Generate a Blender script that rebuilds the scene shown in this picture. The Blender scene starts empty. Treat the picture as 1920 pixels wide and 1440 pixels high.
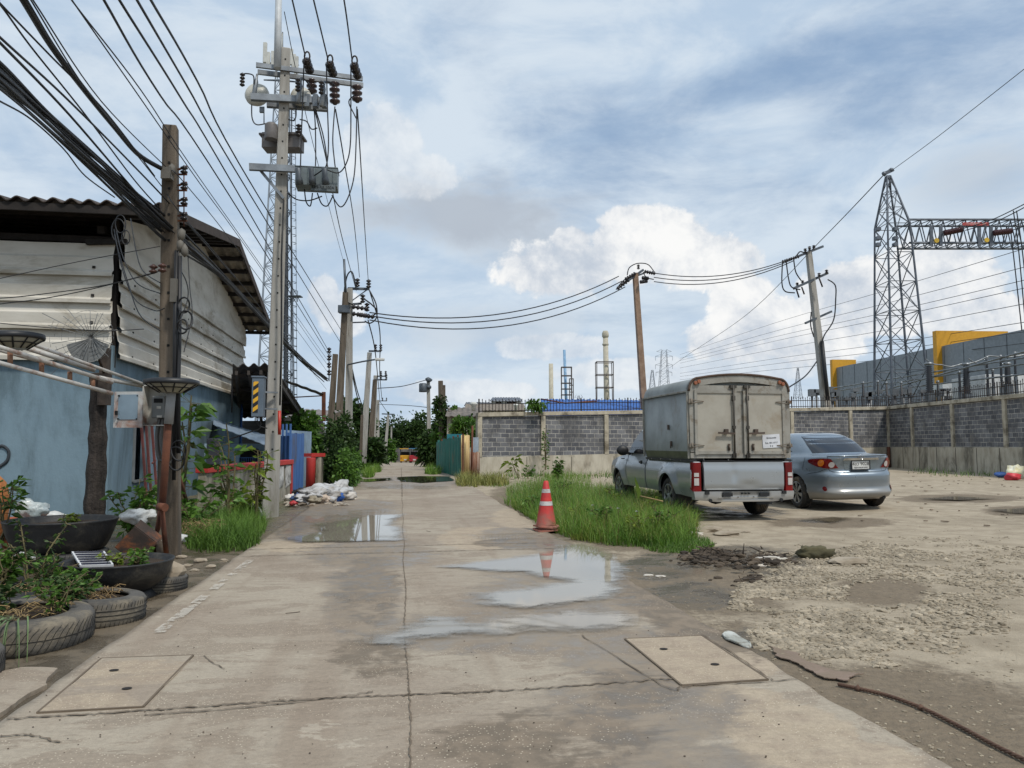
import bpy, bmesh, random
from math import *
from mathutils import Vector, Matrix, noise, geometry
V = Vector
SC = bpy.context.scene
COL = SC.collection
F = 1440.0
PITCH = atan(112 / F)
CH = 1.3
RA = atan(0.1444)
CA, SA = cos(RA), sin(RA)

def ray(px, py):
    xc = (px - 960) / F; yc = (720 - py) / F
    return V((xc, cos(PITCH) - sin(PITCH) * yc, sin(PITCH) + cos(PITCH) * yc))
def W(px, py, Y):
    r = ray(px, py); t = Y / r.y
    return V((r.x * t, Y, CH + r.z * t))
def G(px, py, z=0.0):
    r = ray(px, py); t = (z - CH) / r.z
    return V((r.x * t, r.y * t, z))
def proj(p):
    y = p[1]; z = p[2] - CH
    d = cos(PITCH) * y + sin(PITCH) * z
    if d < 0.05: return (-9e9, -9e9)
    return (960 + F * p[0] / d, 720 - F * (-sin(PITCH) * y + cos(PITCH) * z) / d)
def road_pt(v, u, z=0.0):
    return V((v * CA - u * SA, v * SA + u * CA, z))
def to_road(p):
    return (p[0] * CA + p[1] * SA, -p[0] * SA + p[1] * CA)
def sstep(a, b, x):
    t = min(1, max(0, (x - a) / (b - a))); return t * t * (3 - 2 * t)
def lerp(a, b, t): return a + (b - a) * t
def dip(x, y):
    d = -max(0, min(y, 105) - 30) * 0.0161
    return d * (1 - sstep(1.5, 7, x + 0.1444 * (y - 30) * 0.3))
def fbm(x, y, z=0.0, o=3):
    s = 0; a = 1; f = 1; t = 0
    for _ in range(o):
        s += a * noise.noise(V((x * f, y * f, z + f))); t += a; a *= .5; f *= 2.1
    return s / t
def gz(x, y):
    v, u = to_road((x, y))
    z = dip(x, y)
    if y > 60: return z - 0.02
    rough = sstep(2.0, 3.2, v)
    left = sstep(-1.9, -2.6, v)
    z += -0.012 - 0.03 * left - 0.02 * sstep(2.2, 1.9, v) * sstep(-2, -1.7, v)
    z += rough * (0.030 * fbm(x * .45, y * .45) + 0.016 * fbm(x * 2.2, y * 2.2, 5))
    z += left * 0.03 * fbm(x * 1.3, y * 1.3, 3)
    z += 0.035 * max(0, 1 - hypot(x - 7.4, y - 16.2) / 1.5)
    return z
def S(r, g, b):
    f = lambda c: (c / 255 / 12.92) if c / 255 <= .04045 else ((c / 255 + .055) / 1.055) ** 2.4
    return (f(r), f(g), f(b), 1)

# ---------------------------------------------------------------- node helper
class NB:
    def __init__(s, tree): s.t = tree
    def node(s, typ, ins=None, **props):
        n = s.t.nodes.new(typ)
        for k, v in props.items(): setattr(n, k, v)
        for k, v in (ins or {}).items(): s.set(n.inputs[k], v)
        return n
    def set(s, sock, v):
        if isinstance(v, bpy.types.NodeSocket): s.t.links.new(v, sock)
        else:
            if sock.type == 'VALUE' and hasattr(v, '__len__'): v = v[0]
            elif sock.type in ('RGBA',) and not hasattr(v, '__len__'): v = (v, v, v, 1)
            elif sock.type == 'RGBA' and len(v) == 3: v = tuple(v) + (1,)
            elif sock.type == 'VECTOR' and not hasattr(v, '__len__'): v = (v, v, v)
            elif sock.type == 'VECTOR': v = tuple(v)[:3]
            sock.default_value = v
    def m(s, op, a, b=0.0, c=0.0, clamp=False):
        n = s.node('ShaderNodeMath', {0: a, 1: b, 2: c}, operation=op, use_clamp=clamp); return n.outputs[0]
    def vm(s, op, a, b=(0, 0, 0)):
        n = s.node('ShaderNodeVectorMath', {0: a, 1: b}, operation=op)
        return n.outputs['Value'] if op in ('LENGTH', 'DOT_PRODUCT', 'DISTANCE') else n.outputs[0]
    def noise(s, vec, scale=1, detail=4, rough=.5, dist=0.0):
        return s.node('ShaderNodeTexNoise', {'Vector': vec, 'Scale': scale, 'Detail': detail, 'Roughness': rough, 'Distortion': dist}).outputs[0]
    def mix(s, fac, a, b, mode='MIX'):
        n = s.node('ShaderNodeMix', data_type='RGBA', blend_type=mode)
        s.set(n.inputs[0], fac); s.set(n.inputs[6], a); s.set(n.inputs[7], b)
        return n.outputs[2]
    def ss(s, x, a, b, lo=0.0, hi=1.0):
        n = s.node('ShaderNodeMapRange', {0: x, 1: a, 2: b, 3: lo, 4: hi}, interpolation_type='SMOOTHSTEP'); return n.outputs[0]
    def lin(s, x, a, b, lo=0.0, hi=1.0):
        n = s.node('ShaderNodeMapRange', {0: x, 1: a, 2: b, 3: lo, 4: hi}); return n.outputs[0]
    def scale(s, vec, sc): return s.vm('MULTIPLY', vec, sc)
    def bump(s, h, strength=.3, dist=.02):
        return s.node('ShaderNodeBump', {'Strength': strength, 'Distance': dist, 'Height': h}).outputs[0]
    def attr(s, name):
        return s.node('ShaderNodeAttribute', attribute_name=name).outputs['Fac']
    def obj(s): return s.node('ShaderNodeTexCoord').outputs['Object']

def newmat(name):
    m = bpy.data.materials.new(name); m.use_nodes = True
    m.node_tree.nodes.clear()
    nb = NB(m.node_tree)
    out = nb.node('ShaderNodeOutputMaterial')
    bs = nb.node('ShaderNodeBsdfPrincipled')
    m.node_tree.links.new(bs.outputs[0], out.inputs[0])
    nb.out = out; nb.bs = bs
    nb.i = lambda k, v: nb.set(bs.inputs[k], v)
    return m, nb
MATS = {}
def mat(name, col, rough=.6, metal=0.0, col2=None, var=.5, scale=3.0, streak=None, dirt=None, damt=.5, dscale=1.2, bump=.15, bscale=30, bdist=.01, spec=.5, coat=0.0, island=0.0, trans=0.0, rvar=.15):
    """weathered surface: two tones by noise, a dirt tone in patches, fine bump"""
    if name in MATS: return MATS[name]
    m, nb = newmat(name); o = nb.obj()
    vec = nb.scale(o, streak) if streak else o
    col2 = col2 or tuple(c * .72 for c in col[:3])
    n1 = nb.noise(vec, scale, 6, .62)
    c = nb.mix(nb.ss(n1, .5 - var * .4, .5 + var * .4), col, col2)
    if dirt:
        n2 = nb.noise(vec, dscale, 8, .7, .4)
        c = nb.mix(nb.m('MULTIPLY', nb.ss(n2, .62 - damt * .3, .72 - damt * .1), .85), c, dirt)
    if island:
        r = nb.node('ShaderNodeNewGeometry').outputs['Random Per Island']
        g = (.7, .5, .3) if trans else (.6, .6, .6)
        c = nb.mix(1.0, c, nb.node('ShaderNodeCombineColor', {k: nb.lin(r, 0, 1, 1 - island, 1 + island * g[k]) for k in range(3)}).outputs[0], 'MULTIPLY')
    nb.i('Base Color', c); nb.i('Metallic', metal)
    nb.i('Roughness', nb.lin(n1, .3, .7, max(.02, rough - rvar * .5), min(1, rough + rvar * .5)))
    nb.i('Specular IOR Level', spec); nb.i('Coat Weight', coat)
    if bump: nb.i('Normal', nb.bump(nb.noise(o, bscale, 4, .6), bump, bdist))
    if trans:
        tr = nb.node('ShaderNodeBsdfTranslucent', {'Color': c})
        mx = nb.node('ShaderNodeMixShader', {0: trans, 1: nb.bs.outputs[0], 2: tr.outputs[0]})
        m.node_tree.links.new(mx.outputs[0], nb.out.inputs[0])
    MATS[name] = m
    return m

# ---------------------------------------------------------------- mesh builder
class MB:
    def __init__(s): s.v = []; s.f = []; s.sm = []; s.mi = []; s.cur = 0
    def add(s, vs, fs, smooth=False, M=None):
        o = len(s.v)
        s.v += [(M @ V(p)) if M is not None else V(p) for p in vs]
        s.f += [tuple(i + o for i in f) for f in fs]
        s.sm += [smooth] * len(fs); s.mi += [s.cur] * len(fs)
        return s
    def box(s, c, d, R=None):
        c = V(c); h = V(d) * .5
        vs = [V((x * h.x, y * h.y, z * h.z)) for x in (-1, 1) for y in (-1, 1) for z in (-1, 1)]
        if R is not None: vs = [R @ p for p in vs]
        return s.add([c + p for p in vs], [(0, 1, 3, 2), (4, 6, 7, 5), (0, 4, 5, 1), (2, 3, 7, 6), (0, 2, 6, 4), (1, 5, 7, 3)])
    def box2(s, a, b):
        a = V(a); b = V(b); return s.box((a + b) / 2, [abs(x) for x in (b - a)])
    def beam(s, a, b, w, h=None, up=(0, 0, 1)):
        a = V(a); b = V(b); h = h or w; d = (b - a).normalized(); up = V(up)
        if abs(d.dot(up)) > .98: up = V((0, 1, 0))
        x = d.cross(up).normalized(); y = x.cross(d).normalized()
        vs = [p + x * (i * w / 2) + y * (j * h / 2) for p in (a, b) for i in (-1, 1) for j in (-1, 1)]
        return s.add(vs, [(0, 1, 3, 2), (4, 6, 7, 5), (0, 4, 5, 1), (2, 3, 7, 6), (0, 2, 6, 4), (1, 5, 7, 3)])
    def taper(s, a, b, w0, w1, up=(0, 1, 0), h0=None, h1=None):
        a = V(a); b = V(b); d = (b - a).normalized(); up = V(up); h0 = h0 or w0; h1 = h1 or w1
        x = d.cross(up).normalized(); y = x.cross(d).normalized()
        vs = [p + x * (i * w / 2) + y * (j * h / 2) for p, w, h in ((a, w0, h0), (b, w1, h1)) for i in (-1, 1) for j in (-1, 1)]
        return s.add(vs, [(0, 1, 3, 2), (4, 6, 7, 5), (0, 4, 5, 1), (2, 3, 7, 6), (0, 2, 6, 4), (1, 5, 7, 3)])
    def tube(s, pts, r, n=6, cap=True, smooth=True):
        pts = [V(p) for p in pts]
        rs = r if hasattr(r, '__len__') else [r] * len(pts)
        t0 = (pts[1] - pts[0]).normalized()
        a = V((0, 0, 1)) if abs(t0.z) < .9 else V((1, 0, 0))
        x = t0.cross(a).normalized()
        vs = []
        for i, p in enumerate(pts):
            t = (pts[min(i + 1, len(pts) - 1)] - pts[max(i - 1, 0)])
            t = t.normalized() if t.length > 1e-9 else t0
            x = (x - t * x.dot(t)); x = x.normalized() if x.length > 1e-6 else t.orthogonal().normalized()
            y = t.cross(x)
            vs += [p + (x * cos(2 * pi * k / n) + y * sin(2 * pi * k / n)) * rs[i] for k in range(n)]
        fs = [(i * n + k, i * n + (k + 1) % n, (i + 1) * n + (k + 1) % n, (i + 1) * n + k) for i in range(len(pts) - 1) for k in range(n)]
        s.add(vs, fs, smooth)
        if cap:
            o = len(s.v) - len(vs)
            s.f += [tuple(o + k for k in reversed(range(n))), tuple(o + len(vs) - n + k for k in range(n))]
            s.sm += [False] * 2; s.mi += [s.cur] * 2
        return s
    def lathe(s, prof, n=24, M=None, smooth=True, cap=True, wob=None):
        vs = []
        for (r, z) in prof:
            for k in range(n):
                a = 2 * pi * k / n
                rr = r * (wob(a, z) if wob else 1)
                vs.append(V((rr * cos(a), rr * sin(a), z)))
        fs = [(i * n + k, i * n + (k + 1) % n, (i + 1) * n + (k + 1) % n, (i + 1) * n + k) for i in range(len(prof) - 1) for k in range(n)]
        o = len(s.v)
        s.add(vs, fs, smooth, M)
        if cap:
            s.f += [tuple(o + k for k in reversed(range(n))), tuple(o + len(vs) - n + k for k in range(n))]
            s.sm += [False] * 2; s.mi += [s.cur] * 2
        return s
    def grid(s, fn, nu, nv, smooth=True, M=None):
        vs = [fn(i / nu, j / nv) for j in range(nv + 1) for i in range(nu + 1)]
        fs = [(j * (nu + 1) + i, j * (nu + 1) + i + 1, (j + 1) * (nu + 1) + i + 1, (j + 1) * (nu + 1) + i) for j in range(nv) for i in range(nu)]
        return s.add(vs, fs, smooth, M)
    def poly(s, pts): return s.add(pts, [tuple(range(len(pts)))])
    def prism(s, pts, d):
        """polygon extruded along vector d"""
        n = len(pts); d = V(d); pts = [V(p) for p in pts]
        return s.add(pts + [p + d for p in pts], [tuple(reversed(range(n))), tuple(range(n, 2 * n))] + [(i, (i + 1) % n, n + (i + 1) % n, n + i) for i in range(n)])
    def blob(s, c, r, seed=0, amp=.25, sub=2, M=None, f=1.3, smooth=True):
        vs, fs = ico(sub); c = V(c); r = V(r) if hasattr(r, '__len__') else V((r, r, r))
        out = []
        for p in vs:
            k = 1 + amp * noise.noise(p * f + V((seed * 3.7, seed * 1.3, seed * 7.1))) + amp * .5 * noise.noise(p * f * 2.7 + V((seed, 0, 3)))
            out.append(c + V((p.x * r.x * k, p.y * r.y * k, p.z * r.z * k)))
        return s.add(out, fs, smooth, M)
_ICO = {}
def ico(sub):
    if sub not in _ICO:
        b = bmesh.new(); bmesh.ops.create_icosphere(b, subdivisions=sub, radius=1.0)
        b.verts.ensure_lookup_table()
        _ICO[sub] = ([v.co.copy() for v in b.verts], [tuple(v.index for v in f.verts) for f in b.faces]); b.free()
    return _ICO[sub]

def link(name, mb, mats, parent=None, off=None, bevel=0.0, fixn=True):
    me = bpy.data.meshes.new(name)
    off = off or V((0, 0, 0))
    me.from_pydata([tuple(p - off) for p in mb.v], [], mb.f)
    me.polygons.foreach_set('use_smooth', mb.sm)
    if not isinstance(mats, (list, tuple)): mats = [mats]
    for m in mats: me.materials.append(m)
    if len(mats) > 1: me.polygons.foreach_set('material_index', mb.mi)
    if fixn:
        b = bmesh.new(); b.from_mesh(me); bmesh.ops.recalc_face_normals(b, faces=b.faces); b.to_mesh(me); b.free()
    me.update()
    o = bpy.data.objects.new(name, me); COL.objects.link(o)
    if parent: o.parent = parent
    if bevel:
        md = o.modifiers.new('bevel', 'BEVEL'); md.width = bevel; md.segments = 2; md.limit_method = 'ANGLE'; md.angle_limit = radians(40)
    return o

EACH = set('disc_cover shed_post insulator_spool cable_clamp strain_insulator hanging_insulator switch_insulator switch_body pin_insulator bushing porcelain_insulator insulator drop_fuse arcing_ring jumper_cable conduit_pipe red_pillar lifting_hole hanger_plate phase_disc insulator_string crossarm cable_coil bolt_hole foot_strut packing_block long_pipe cross_bar siding_bolt flaking_whitewash upright_bar lock_rod hinge marker_lamp bed_rail corner_panel cell_strip brace blue_conduit leaf_blade rail_bolt wall_post cladding_joint purlin rafter gate_bar top_crossarm middle_crossarm fence_post meter_cable girders_ frame_bars canopy_skirt reflective_band side_trim wire_clamp tube jumper sticker roof_post'.split())
def islands(mb):
    par = list(range(len(mb.v)))
    def find(i):
        while par[i] != i: par[i] = par[par[i]]; i = par[i]
        return i
    for f in mb.f:
        a = find(f[0])
        for j in f[1:]: par[find(j)] = a
    out = {}
    for f, sm, mi in zip(mb.f, mb.sm, mb.mi):
        out.setdefault(find(f[0]), []).append((f, sm, mi))
    res = []
    for fl in out.values():
        m = MB(); ix = {}
        for f, sm, mi in fl:
            for j in f:
                if j not in ix: ix[j] = len(m.v); m.v.append(mb.v[j])
            m.f.append(tuple(ix[j] for j in f)); m.sm.append(sm); m.mi.append(mi)
        res.append(m)
    return res if len(res) <= 100 else [mb]

class T:
    """a thing: an Empty at its base that parents its parts; vertices of the parts are given in world space (world=True) or in the thing's own space"""
    def __init__(s, name, label, cat, loc=(0, 0, 0), rz=0.0, group=None, world=True, kind=None):
        o = bpy.data.objects.new(name, None); COL.objects.link(o); o.empty_display_size = .2
        o.location = loc; o.rotation_euler = (0, 0, rz)
        o['label'] = label; o['category'] = cat
        if group: o['group'] = group
        if kind: o['kind'] = kind
        s.o = o; s.off = V(loc) if world else V((0, 0, 0))
    def part(s, name, mb, mats, parent=None, bevel=0.0, label=None, fixn=True, kind=None):
        if name in EACH:
            for q in islands(mb): p = link(name, q, mats, parent or s.o, s.off, bevel, fixn)
            return p
        p = link(name, mb, mats, parent or s.o, s.off, bevel, fixn)
        if label: p['label'] = label
        if kind: p['kind'] = kind
        return p
    def copy(s, loc, rz=None, label=None, group=None, scale=None):
        r = s.o.copy(); COL.objects.link(r); r.location = loc
        if rz is not None: r.rotation_euler = (0, 0, rz)
        if label: r['label'] = label
        if group: r['group'] = group
        if scale: r.scale = scale if hasattr(scale, '__len__') else (scale,) * 3
        for ch in list(s.o.children):
            c = ch.copy(); COL.objects.link(c); c.parent = r
            for g in ch.children:
                d = g.copy(); COL.objects.link(d); d.parent = c
        return r
def solo(name, mb, mats, label=None, cat=None, group=None, loc=None, kind=None, bevel=0.0, fixn=True):
    off = V(loc) if loc is not None else V((0, 0, 0))
    o = link(name, mb, mats, None, None, bevel, fixn)     # with loc the mesh is given round its own base
    o.location = off
    if label: o['label'] = label
    if cat: o['category'] = cat
    if group: o['group'] = group
    if kind: o['kind'] = kind
    return o
def cr(pts, n=8):
    """Catmull-Rom through points"""
    pts = [V(p) for p in pts]; out = []
    for i in range(len(pts) - 1):
        p0 = pts[max(i - 1, 0)]; p1 = pts[i]; p2 = pts[i + 1]; p3 = pts[min(i + 2, len(pts) - 1)]
        for k in range(n):
            t = k / n
            out.append(.5 * ((2 * p1) + (p2 - p0) * t + (2 * p0 - 5 * p1 + 4 * p2 - p3) * t * t + (3 * p1 - p0 - 3 * p2 + p3) * t ** 3))
    return out + [pts[-1]]
def sag(a, b, s, n=14):
    a = V(a); b = V(b)
    return [a.lerp(b, i / n) - V((0, 0, s * 4 * (i / n) * (1 - i / n))) for i in range(n + 1)]
def text_mb(txt, size, thick=.002, M=None, align='CENTER'):
    c = bpy.data.curves.new('lettering', 'FONT'); c.body = txt; c.size = size; c.extrude = thick; c.align_x = align; c.align_y = 'CENTER'
    o = bpy.data.objects.new('lettering', c); COL.objects.link(o)
    dg = bpy.context.evaluated_depsgraph_get()
    me = o.evaluated_get(dg).to_mesh()
    vs = [v.co.copy() for v in me.vertices]; fs = [tuple(p.vertices) for p in me.polygons]
    o.evaluated_get(dg).to_mesh_clear()
    bpy.data.objects.remove(o); bpy.data.curves.remove(c)
    return MB().add(vs, fs, False, M)
def patch(outline, fn, step, depth=0.0, nrm=None, off=0.0):
    """fill the 2-D outline with a triangulated net mapped through fn(a,b)->Vector; skirt goes back along -nrm"""
    pts = []
    n = len(outline)
    for i in range(n):
        a = V(outline[i]); b = V(outline[(i + 1) % n]); k = max(1, int((b - a).length / step))
        pts += [a.lerp(b, j / k) for j in range(k)]
    nb_ = len(pts)
    edges = [(i, (i + 1) % nb_) for i in range(nb_)]
    x0 = min(p.x for p in pts); x1 = max(p.x for p in pts); y0 = min(p.y for p in pts); y1 = max(p.y for p in pts)
    def inside(q):
        c = False
        for i in range(nb_):
            a, b = pts[i], pts[(i + 1) % nb_]
            if (a.y > q[1]) != (b.y > q[1]) and q[0] < (b.x - a.x) * (q[1] - a.y) / (b.y - a.y) + a.x: c = not c
        return c
    def near(q): return any((abs(p.x - q[0]) + abs(p.y - q[1])) < step * .6 for p in pts)
    inner = []
    ny = max(1, int((y1 - y0) / step)); nx = max(1, int((x1 - x0) / step))
    for j in range(1, ny):
        for i in range(1, nx):
            q = (x0 + (x1 - x0) * i / nx, y0 + (y1 - y0) * j / ny)
            if inside(q) and not near(q): inner.append(V(q))
    vs, _e, fs, *_ = geometry.delaunay_2d_cdt(pts + inner, edges, [], 1, 1e-6)
    nrm = V(nrm) if nrm is not None else None
    W3 = [fn(p.x, p.y) + (nrm * off if nrm is not None else V((0, 0, 0))) for p in vs]
    mb = MB().add(W3, [tuple(f) for f in fs], True)
    if depth and nrm is not None:
        ring = W3[:nb_]; back = [p - nrm * depth for p in ring]
        mb.add(ring + back, [(i, (i + 1) % nb_, nb_ + (i + 1) % nb_, nb_ + i) for i in range(nb_)], False)
    return mb
def rough_poly(pts, it=4, amp=.12, seed=1):
    rng = random.Random(seed); pts = [V(p) for p in pts]
    for _ in range(it):
        out = []
        for i in range(len(pts)):
            a, b = pts[i], pts[(i + 1) % len(pts)]; d = b - a
            out += [a, (a + b) / 2 + V((-d.y, d.x, 0)) * rng.uniform(-amp, amp)]
        pts = out
    return pts
# leaves -------------------------------------------------------------------
def leaf(mb, p, d, size, rng, w=.45, droop=.2):
    d = V(d).normalized(); s = d.orthogonal().normalized()
    a = rng.uniform(0, 2 * pi); s = Matrix.Rotation(a, 3, d) @ s
    nz = d.cross(s)
    tip = p + d * size - V((0, 0, size * droop)); m = p + d * size * .5 + nz * size * .08
    mb.add([p, m + s * size * w * .5, tip, m - s * size * w * .5], [(0, 1, 2, 3)], False)
def crown(mb, c, r, n, ls, rng, clumps=24, spread=.32, w=.5):
    c = V(c); r = V(r); cl = []
    for _ in range(clumps):
        while True:
            q = V((rng.uniform(-1, 1), rng.uniform(-1, 1), rng.uniform(-1, 1)))
            if .3 < q.length < 1: break
        q = q * (.62 + .3 * rng.random())
        cl.append((V((c.x + q.x * r.x, c.y + q.y * r.y, c.z + q.z * r.z)), rng.uniform(.6, 1.3), q))
    for _ in range(n):
        p0, k, q = rng.choice(cl)
        o = V((rng.gauss(0, 1), rng.gauss(0, 1), rng.gauss(0, .75))) * spread * .5 * k
        p = p0 + V((o.x * r.x, o.y * r.y, o.z * r.z))
        d = (o.normalized() * .8 + q * .5 + V((rng.uniform(-1, 1), rng.uniform(-1, 1), rng.uniform(-.7, .6))) * .8)
        leaf(mb, p, d, ls * rng.uniform(.6, 1.35), rng, w)
def blades(mb, p, h, rng, w=.012, lean=.5, seg=3):
    a = rng.uniform(0, 2 * pi); d = V((cos(a), sin(a), 0)); sd = V((-sin(a), cos(a), 0)) * w * .5
    L = lean * rng.uniform(.2, 1.3)
    vs = []
    for i in range(seg + 1):
        t = i / seg
        q = V(p) + V((0, 0, h * (t - .25 * L * t * t))) + d * (h * L * t * t)
        ww = (1 - t * .92)
        vs += [q - sd * ww, q + sd * ww]
    mb.add(vs, [(2 * i, 2 * i + 1, 2 * i + 3, 2 * i + 2) for i in range(seg)], True)
# ---------------------------------------------------------------- camera, light, sky
cam = bpy.data.cameras.new('camera'); co = bpy.data.objects.new('camera', cam); COL.objects.link(co)
co.location = (0, 0, CH); co.rotation_euler = (pi / 2 + PITCH, 0, 0)
cam.sensor_width = 36; cam.lens = 36 * F / 1920; cam.clip_end = 5000; cam.clip_start = .05
SC.camera = co
SUN_EL, SUN_AZ = radians(56), radians(140)     # azimuth clockwise from +Y
sd = V((sin(SUN_AZ) * cos(SUN_EL), cos(SUN_AZ) * cos(SUN_EL), sin(SUN_EL)))
sl = bpy.data.lights.new('sun', 'SUN'); sl.energy = 2.5; sl.angle = radians(7); sl.color = (1, .945, .86)
so = bpy.data.objects.new('sun', sl); COL.objects.link(so); so.rotation_euler = (-sd).to_track_quat('-Z', 'Y').to_euler()
SC.view_settings.view_transform = 'Standard'; SC.view_settings.look = 'None'; SC.view_settings.exposure = 0.12
SC.cycles.max_bounces = 6; SC.cycles.transparent_max_bounces = 12; SC.cycles.use_denoising = True

def make_world():
    w = bpy.data.worlds.new('World'); SC.world = w; w.use_nodes = True
    t = w.node_tree; t.nodes.clear(); nb = NB(t)
    out = nb.node('ShaderNodeOutputWorld'); bg = nb.node('ShaderNodeBackground')
    t.links.new(bg.outputs[0], out.inputs[0])
    sky = nb.node('ShaderNodeTexSky', sky_type='NISHITA', sun_disc=False, sun_elevation=SUN_EL, sun_rotation=SUN_AZ, air_density=1.0, dust_density=1.6, ozone_density=1.2)
    d = nb.vm('NORMALIZE', nb.node('ShaderNodeTexCoord').outputs['Generated'])
    sx = nb.node('ShaderNodeSeparateXYZ', {0: d})
    z = nb.m('MAXIMUM', sx.outputs[2], 0.0)
    K = 9.25                                  # cloud brightness is given for background strength 0.1
    def cl(r, g, b): c = S(r, g, b); return (c[0] * K, c[1] * K, c[2] * K, 1)
    den = nb.m('ADD', z, .12)
    uv = nb.node('ShaderNodeCombineXYZ', {0: nb.m('DIVIDE', sx.outputs[0], den), 1: nb.m('DIVIDE', sx.outputs[1], den), 2: 0.0}).outputs[0]
    # broad haze and high layer
    base = nb.mix(.72, sky.outputs[0], nb.mix(nb.ss(z, .0, .6), cl(192, 210, 228), cl(138, 170, 207)))
    n1 = nb.noise(nb.vm('ADD', uv, (3.1, 7.4, 0)), .8, 8, .6, .2)
    n2 = nb.noise(nb.vm('ADD', uv, (9.0, 1.0, 0)), 2.6, 9, .62, .35)
    n3 = nb.noise(nb.vm('MULTIPLY', d, (3.0, 3.0, 7.0)), 1.6, 6, .6, .4)
    n4 = nb.noise(nb.node('ShaderNodeMapping', {'Vector': uv, 'Rotation': (0, 0, .9), 'Scale': (1, 1.5, 1)}).outputs[0], 6.5, 9, .66, .3)
    cover = nb.m('ADD', nb.m('MULTIPLY', n1, .5), nb.m('ADD', nb.m('MULTIPLY', n2, .46), nb.m('MULTIPLY', n4, .14)))
    # more veil towards the left and near the horizon
    cover = nb.m('ADD', cover, nb.m('MULTIPLY', nb.ss(sx.outputs[0], .18, -.35), .13))
    cover = nb.m('ADD', cover, nb.ss(z, .42, .05, 0, .08))
    blue_c = nb.vm('NORMALIZE', (.16, .87, .42))
    def lobe(c, rx, rz):
        c = V(c).normalized()
        q = nb.vm('MULTIPLY', nb.vm('SUBTRACT', d, c), (1 / rx, 1 / rx, 1 / rz))
        return nb.m('SUBTRACT', 1.0, nb.vm('LENGTH', q))
    def pd(px, py): return ray(px, py).normalized()
    # the bluer, darker opening in the middle right
    for (px, py, rx, rz, a) in ((1180, 225, .24, .10, .09), (1010, 370, .16, .05, .09), (880, 90, .12, .06, .07), (1440, 170, .16, .06, .07), (1440, 395, .14, .05, .07), (1760, 170, .16, .07, .10)):
        cover = nb.m('SUBTRACT', cover, nb.m('MULTIPLY', nb.ss(lobe(pd(px, py), rx, rz), -.1, .8), a))
    for (px, py, rx, rz, a) in ((1230, 70, .22, .05, .20), (1420, 220, .10, .03, .12), (1700, 420, .2, .12, .10), (560, 160, .25, .16, .10), (800, 300, .2, .12, .06)):
        cover = nb.m('ADD', cover, nb.m('MULTIPLY', nb.ss(lobe(pd(px, py), rx, rz), -.1, .8), a))
    veil = nb.ss(cover, .36, .66)
    vcol = nb.mix(nb.ss(n3, .36, .62), cl(187, 207, 228), cl(217, 229, 240))
    c = nb.mix(nb.m('MULTIPLY', veil, .92), base, vcol)
    # dusky cloud undersides
    for (px, py, rx, rz, a) in ((850, 400, .20, .06, .85), (1000, 470, .16, .05, .4), (640, 420, .10, .05, .3), (1850, 330, .12, .06, .45), (900, 620, .22, .05, .3)):
        f = nb.ss(nb.m('ADD', lobe(pd(px, py), rx, rz), nb.m('MULTIPLY', nb.m('SUBTRACT', n3, .5), 2.0)), .15, .9)
        c = nb.mix(nb.m('MULTIPLY', f, a), c, cl(178, 187, 199))
    # cumulus heaps, each a few lobes roughened by noise
    b1 = nb.noise(d, 11.0, 9, .62, .25); b2 = nb.noise(d, 34.0, 8, .62, .2)
    bb = nb.m('ADD', nb.m('MULTIPLY', nb.m('SUBTRACT', b1, .5), 2.3), nb.m('MULTIPLY', nb.m('SUBTRACT', b2, .5), 1.1))
    heaps = (
        ((1050, 505, .085, .04), (1215, 465, .09, .05), (1330, 490, .07, .035), (1070, 450, .03, .02), (1190, 420, .05, .025)),
        ((1390, 560, .04, .035), (1450, 610, .075, .035), (1510, 630, .07, .045), (1380, 640, .07, .03)),
        ((1600, 540, .06, .035), (1760, 540, .07, .06), (1850, 600, .07, .03), (1640, 600, .07, .02)),
        ((606, 560, .024, .034), (640, 590, .03, .03)),
        ((720, 270, .05, .045), (760, 330, .07, .03)),
        ((1240, 700, .16, .022), (860, 735, .12, .018), (1420, 690, .09, .02), (1030, 650, .08, .02)))
    amts = (1.0, 1.0, .95, .75, .45, .55)
    for h, am in zip(heaps, amts):
        fld = None
        for (px, py, rx, rz) in h:
            l = lobe(pd(px, py), rx, rz)
            fld = l if fld is None else nb.m('SMOOTH_MAX', fld, l, .25)
        fz = nb.m('ADD', fld, nb.m('MULTIPLY', bb, .62))
        mk = nb.ss(fz, -.03, .2)
        lit = nb.ss(nb.m('ADD', nb.m('MULTIPLY', nb.m('SUBTRACT', b1, .5), 3.2), nb.m('MULTIPLY', nb.m('SUBTRACT', b2, .5), 1.4)), -.7, .55)
        cc = nb.mix(lit, cl(194, 204, 217), cl(250, 250, 249))
        c = nb.mix(nb.m('MULTIPLY', mk, am), c, cc)
    # below the horizon: dull ground colour
    c = nb.mix(nb.ss(sx.outputs[2], 0.0, -.03), c, (2.0, 1.9, 1.7, 1))
    t.links.new(c, bg.inputs[0]); bg.inputs[1].default_value = .1
make_world()

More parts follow.
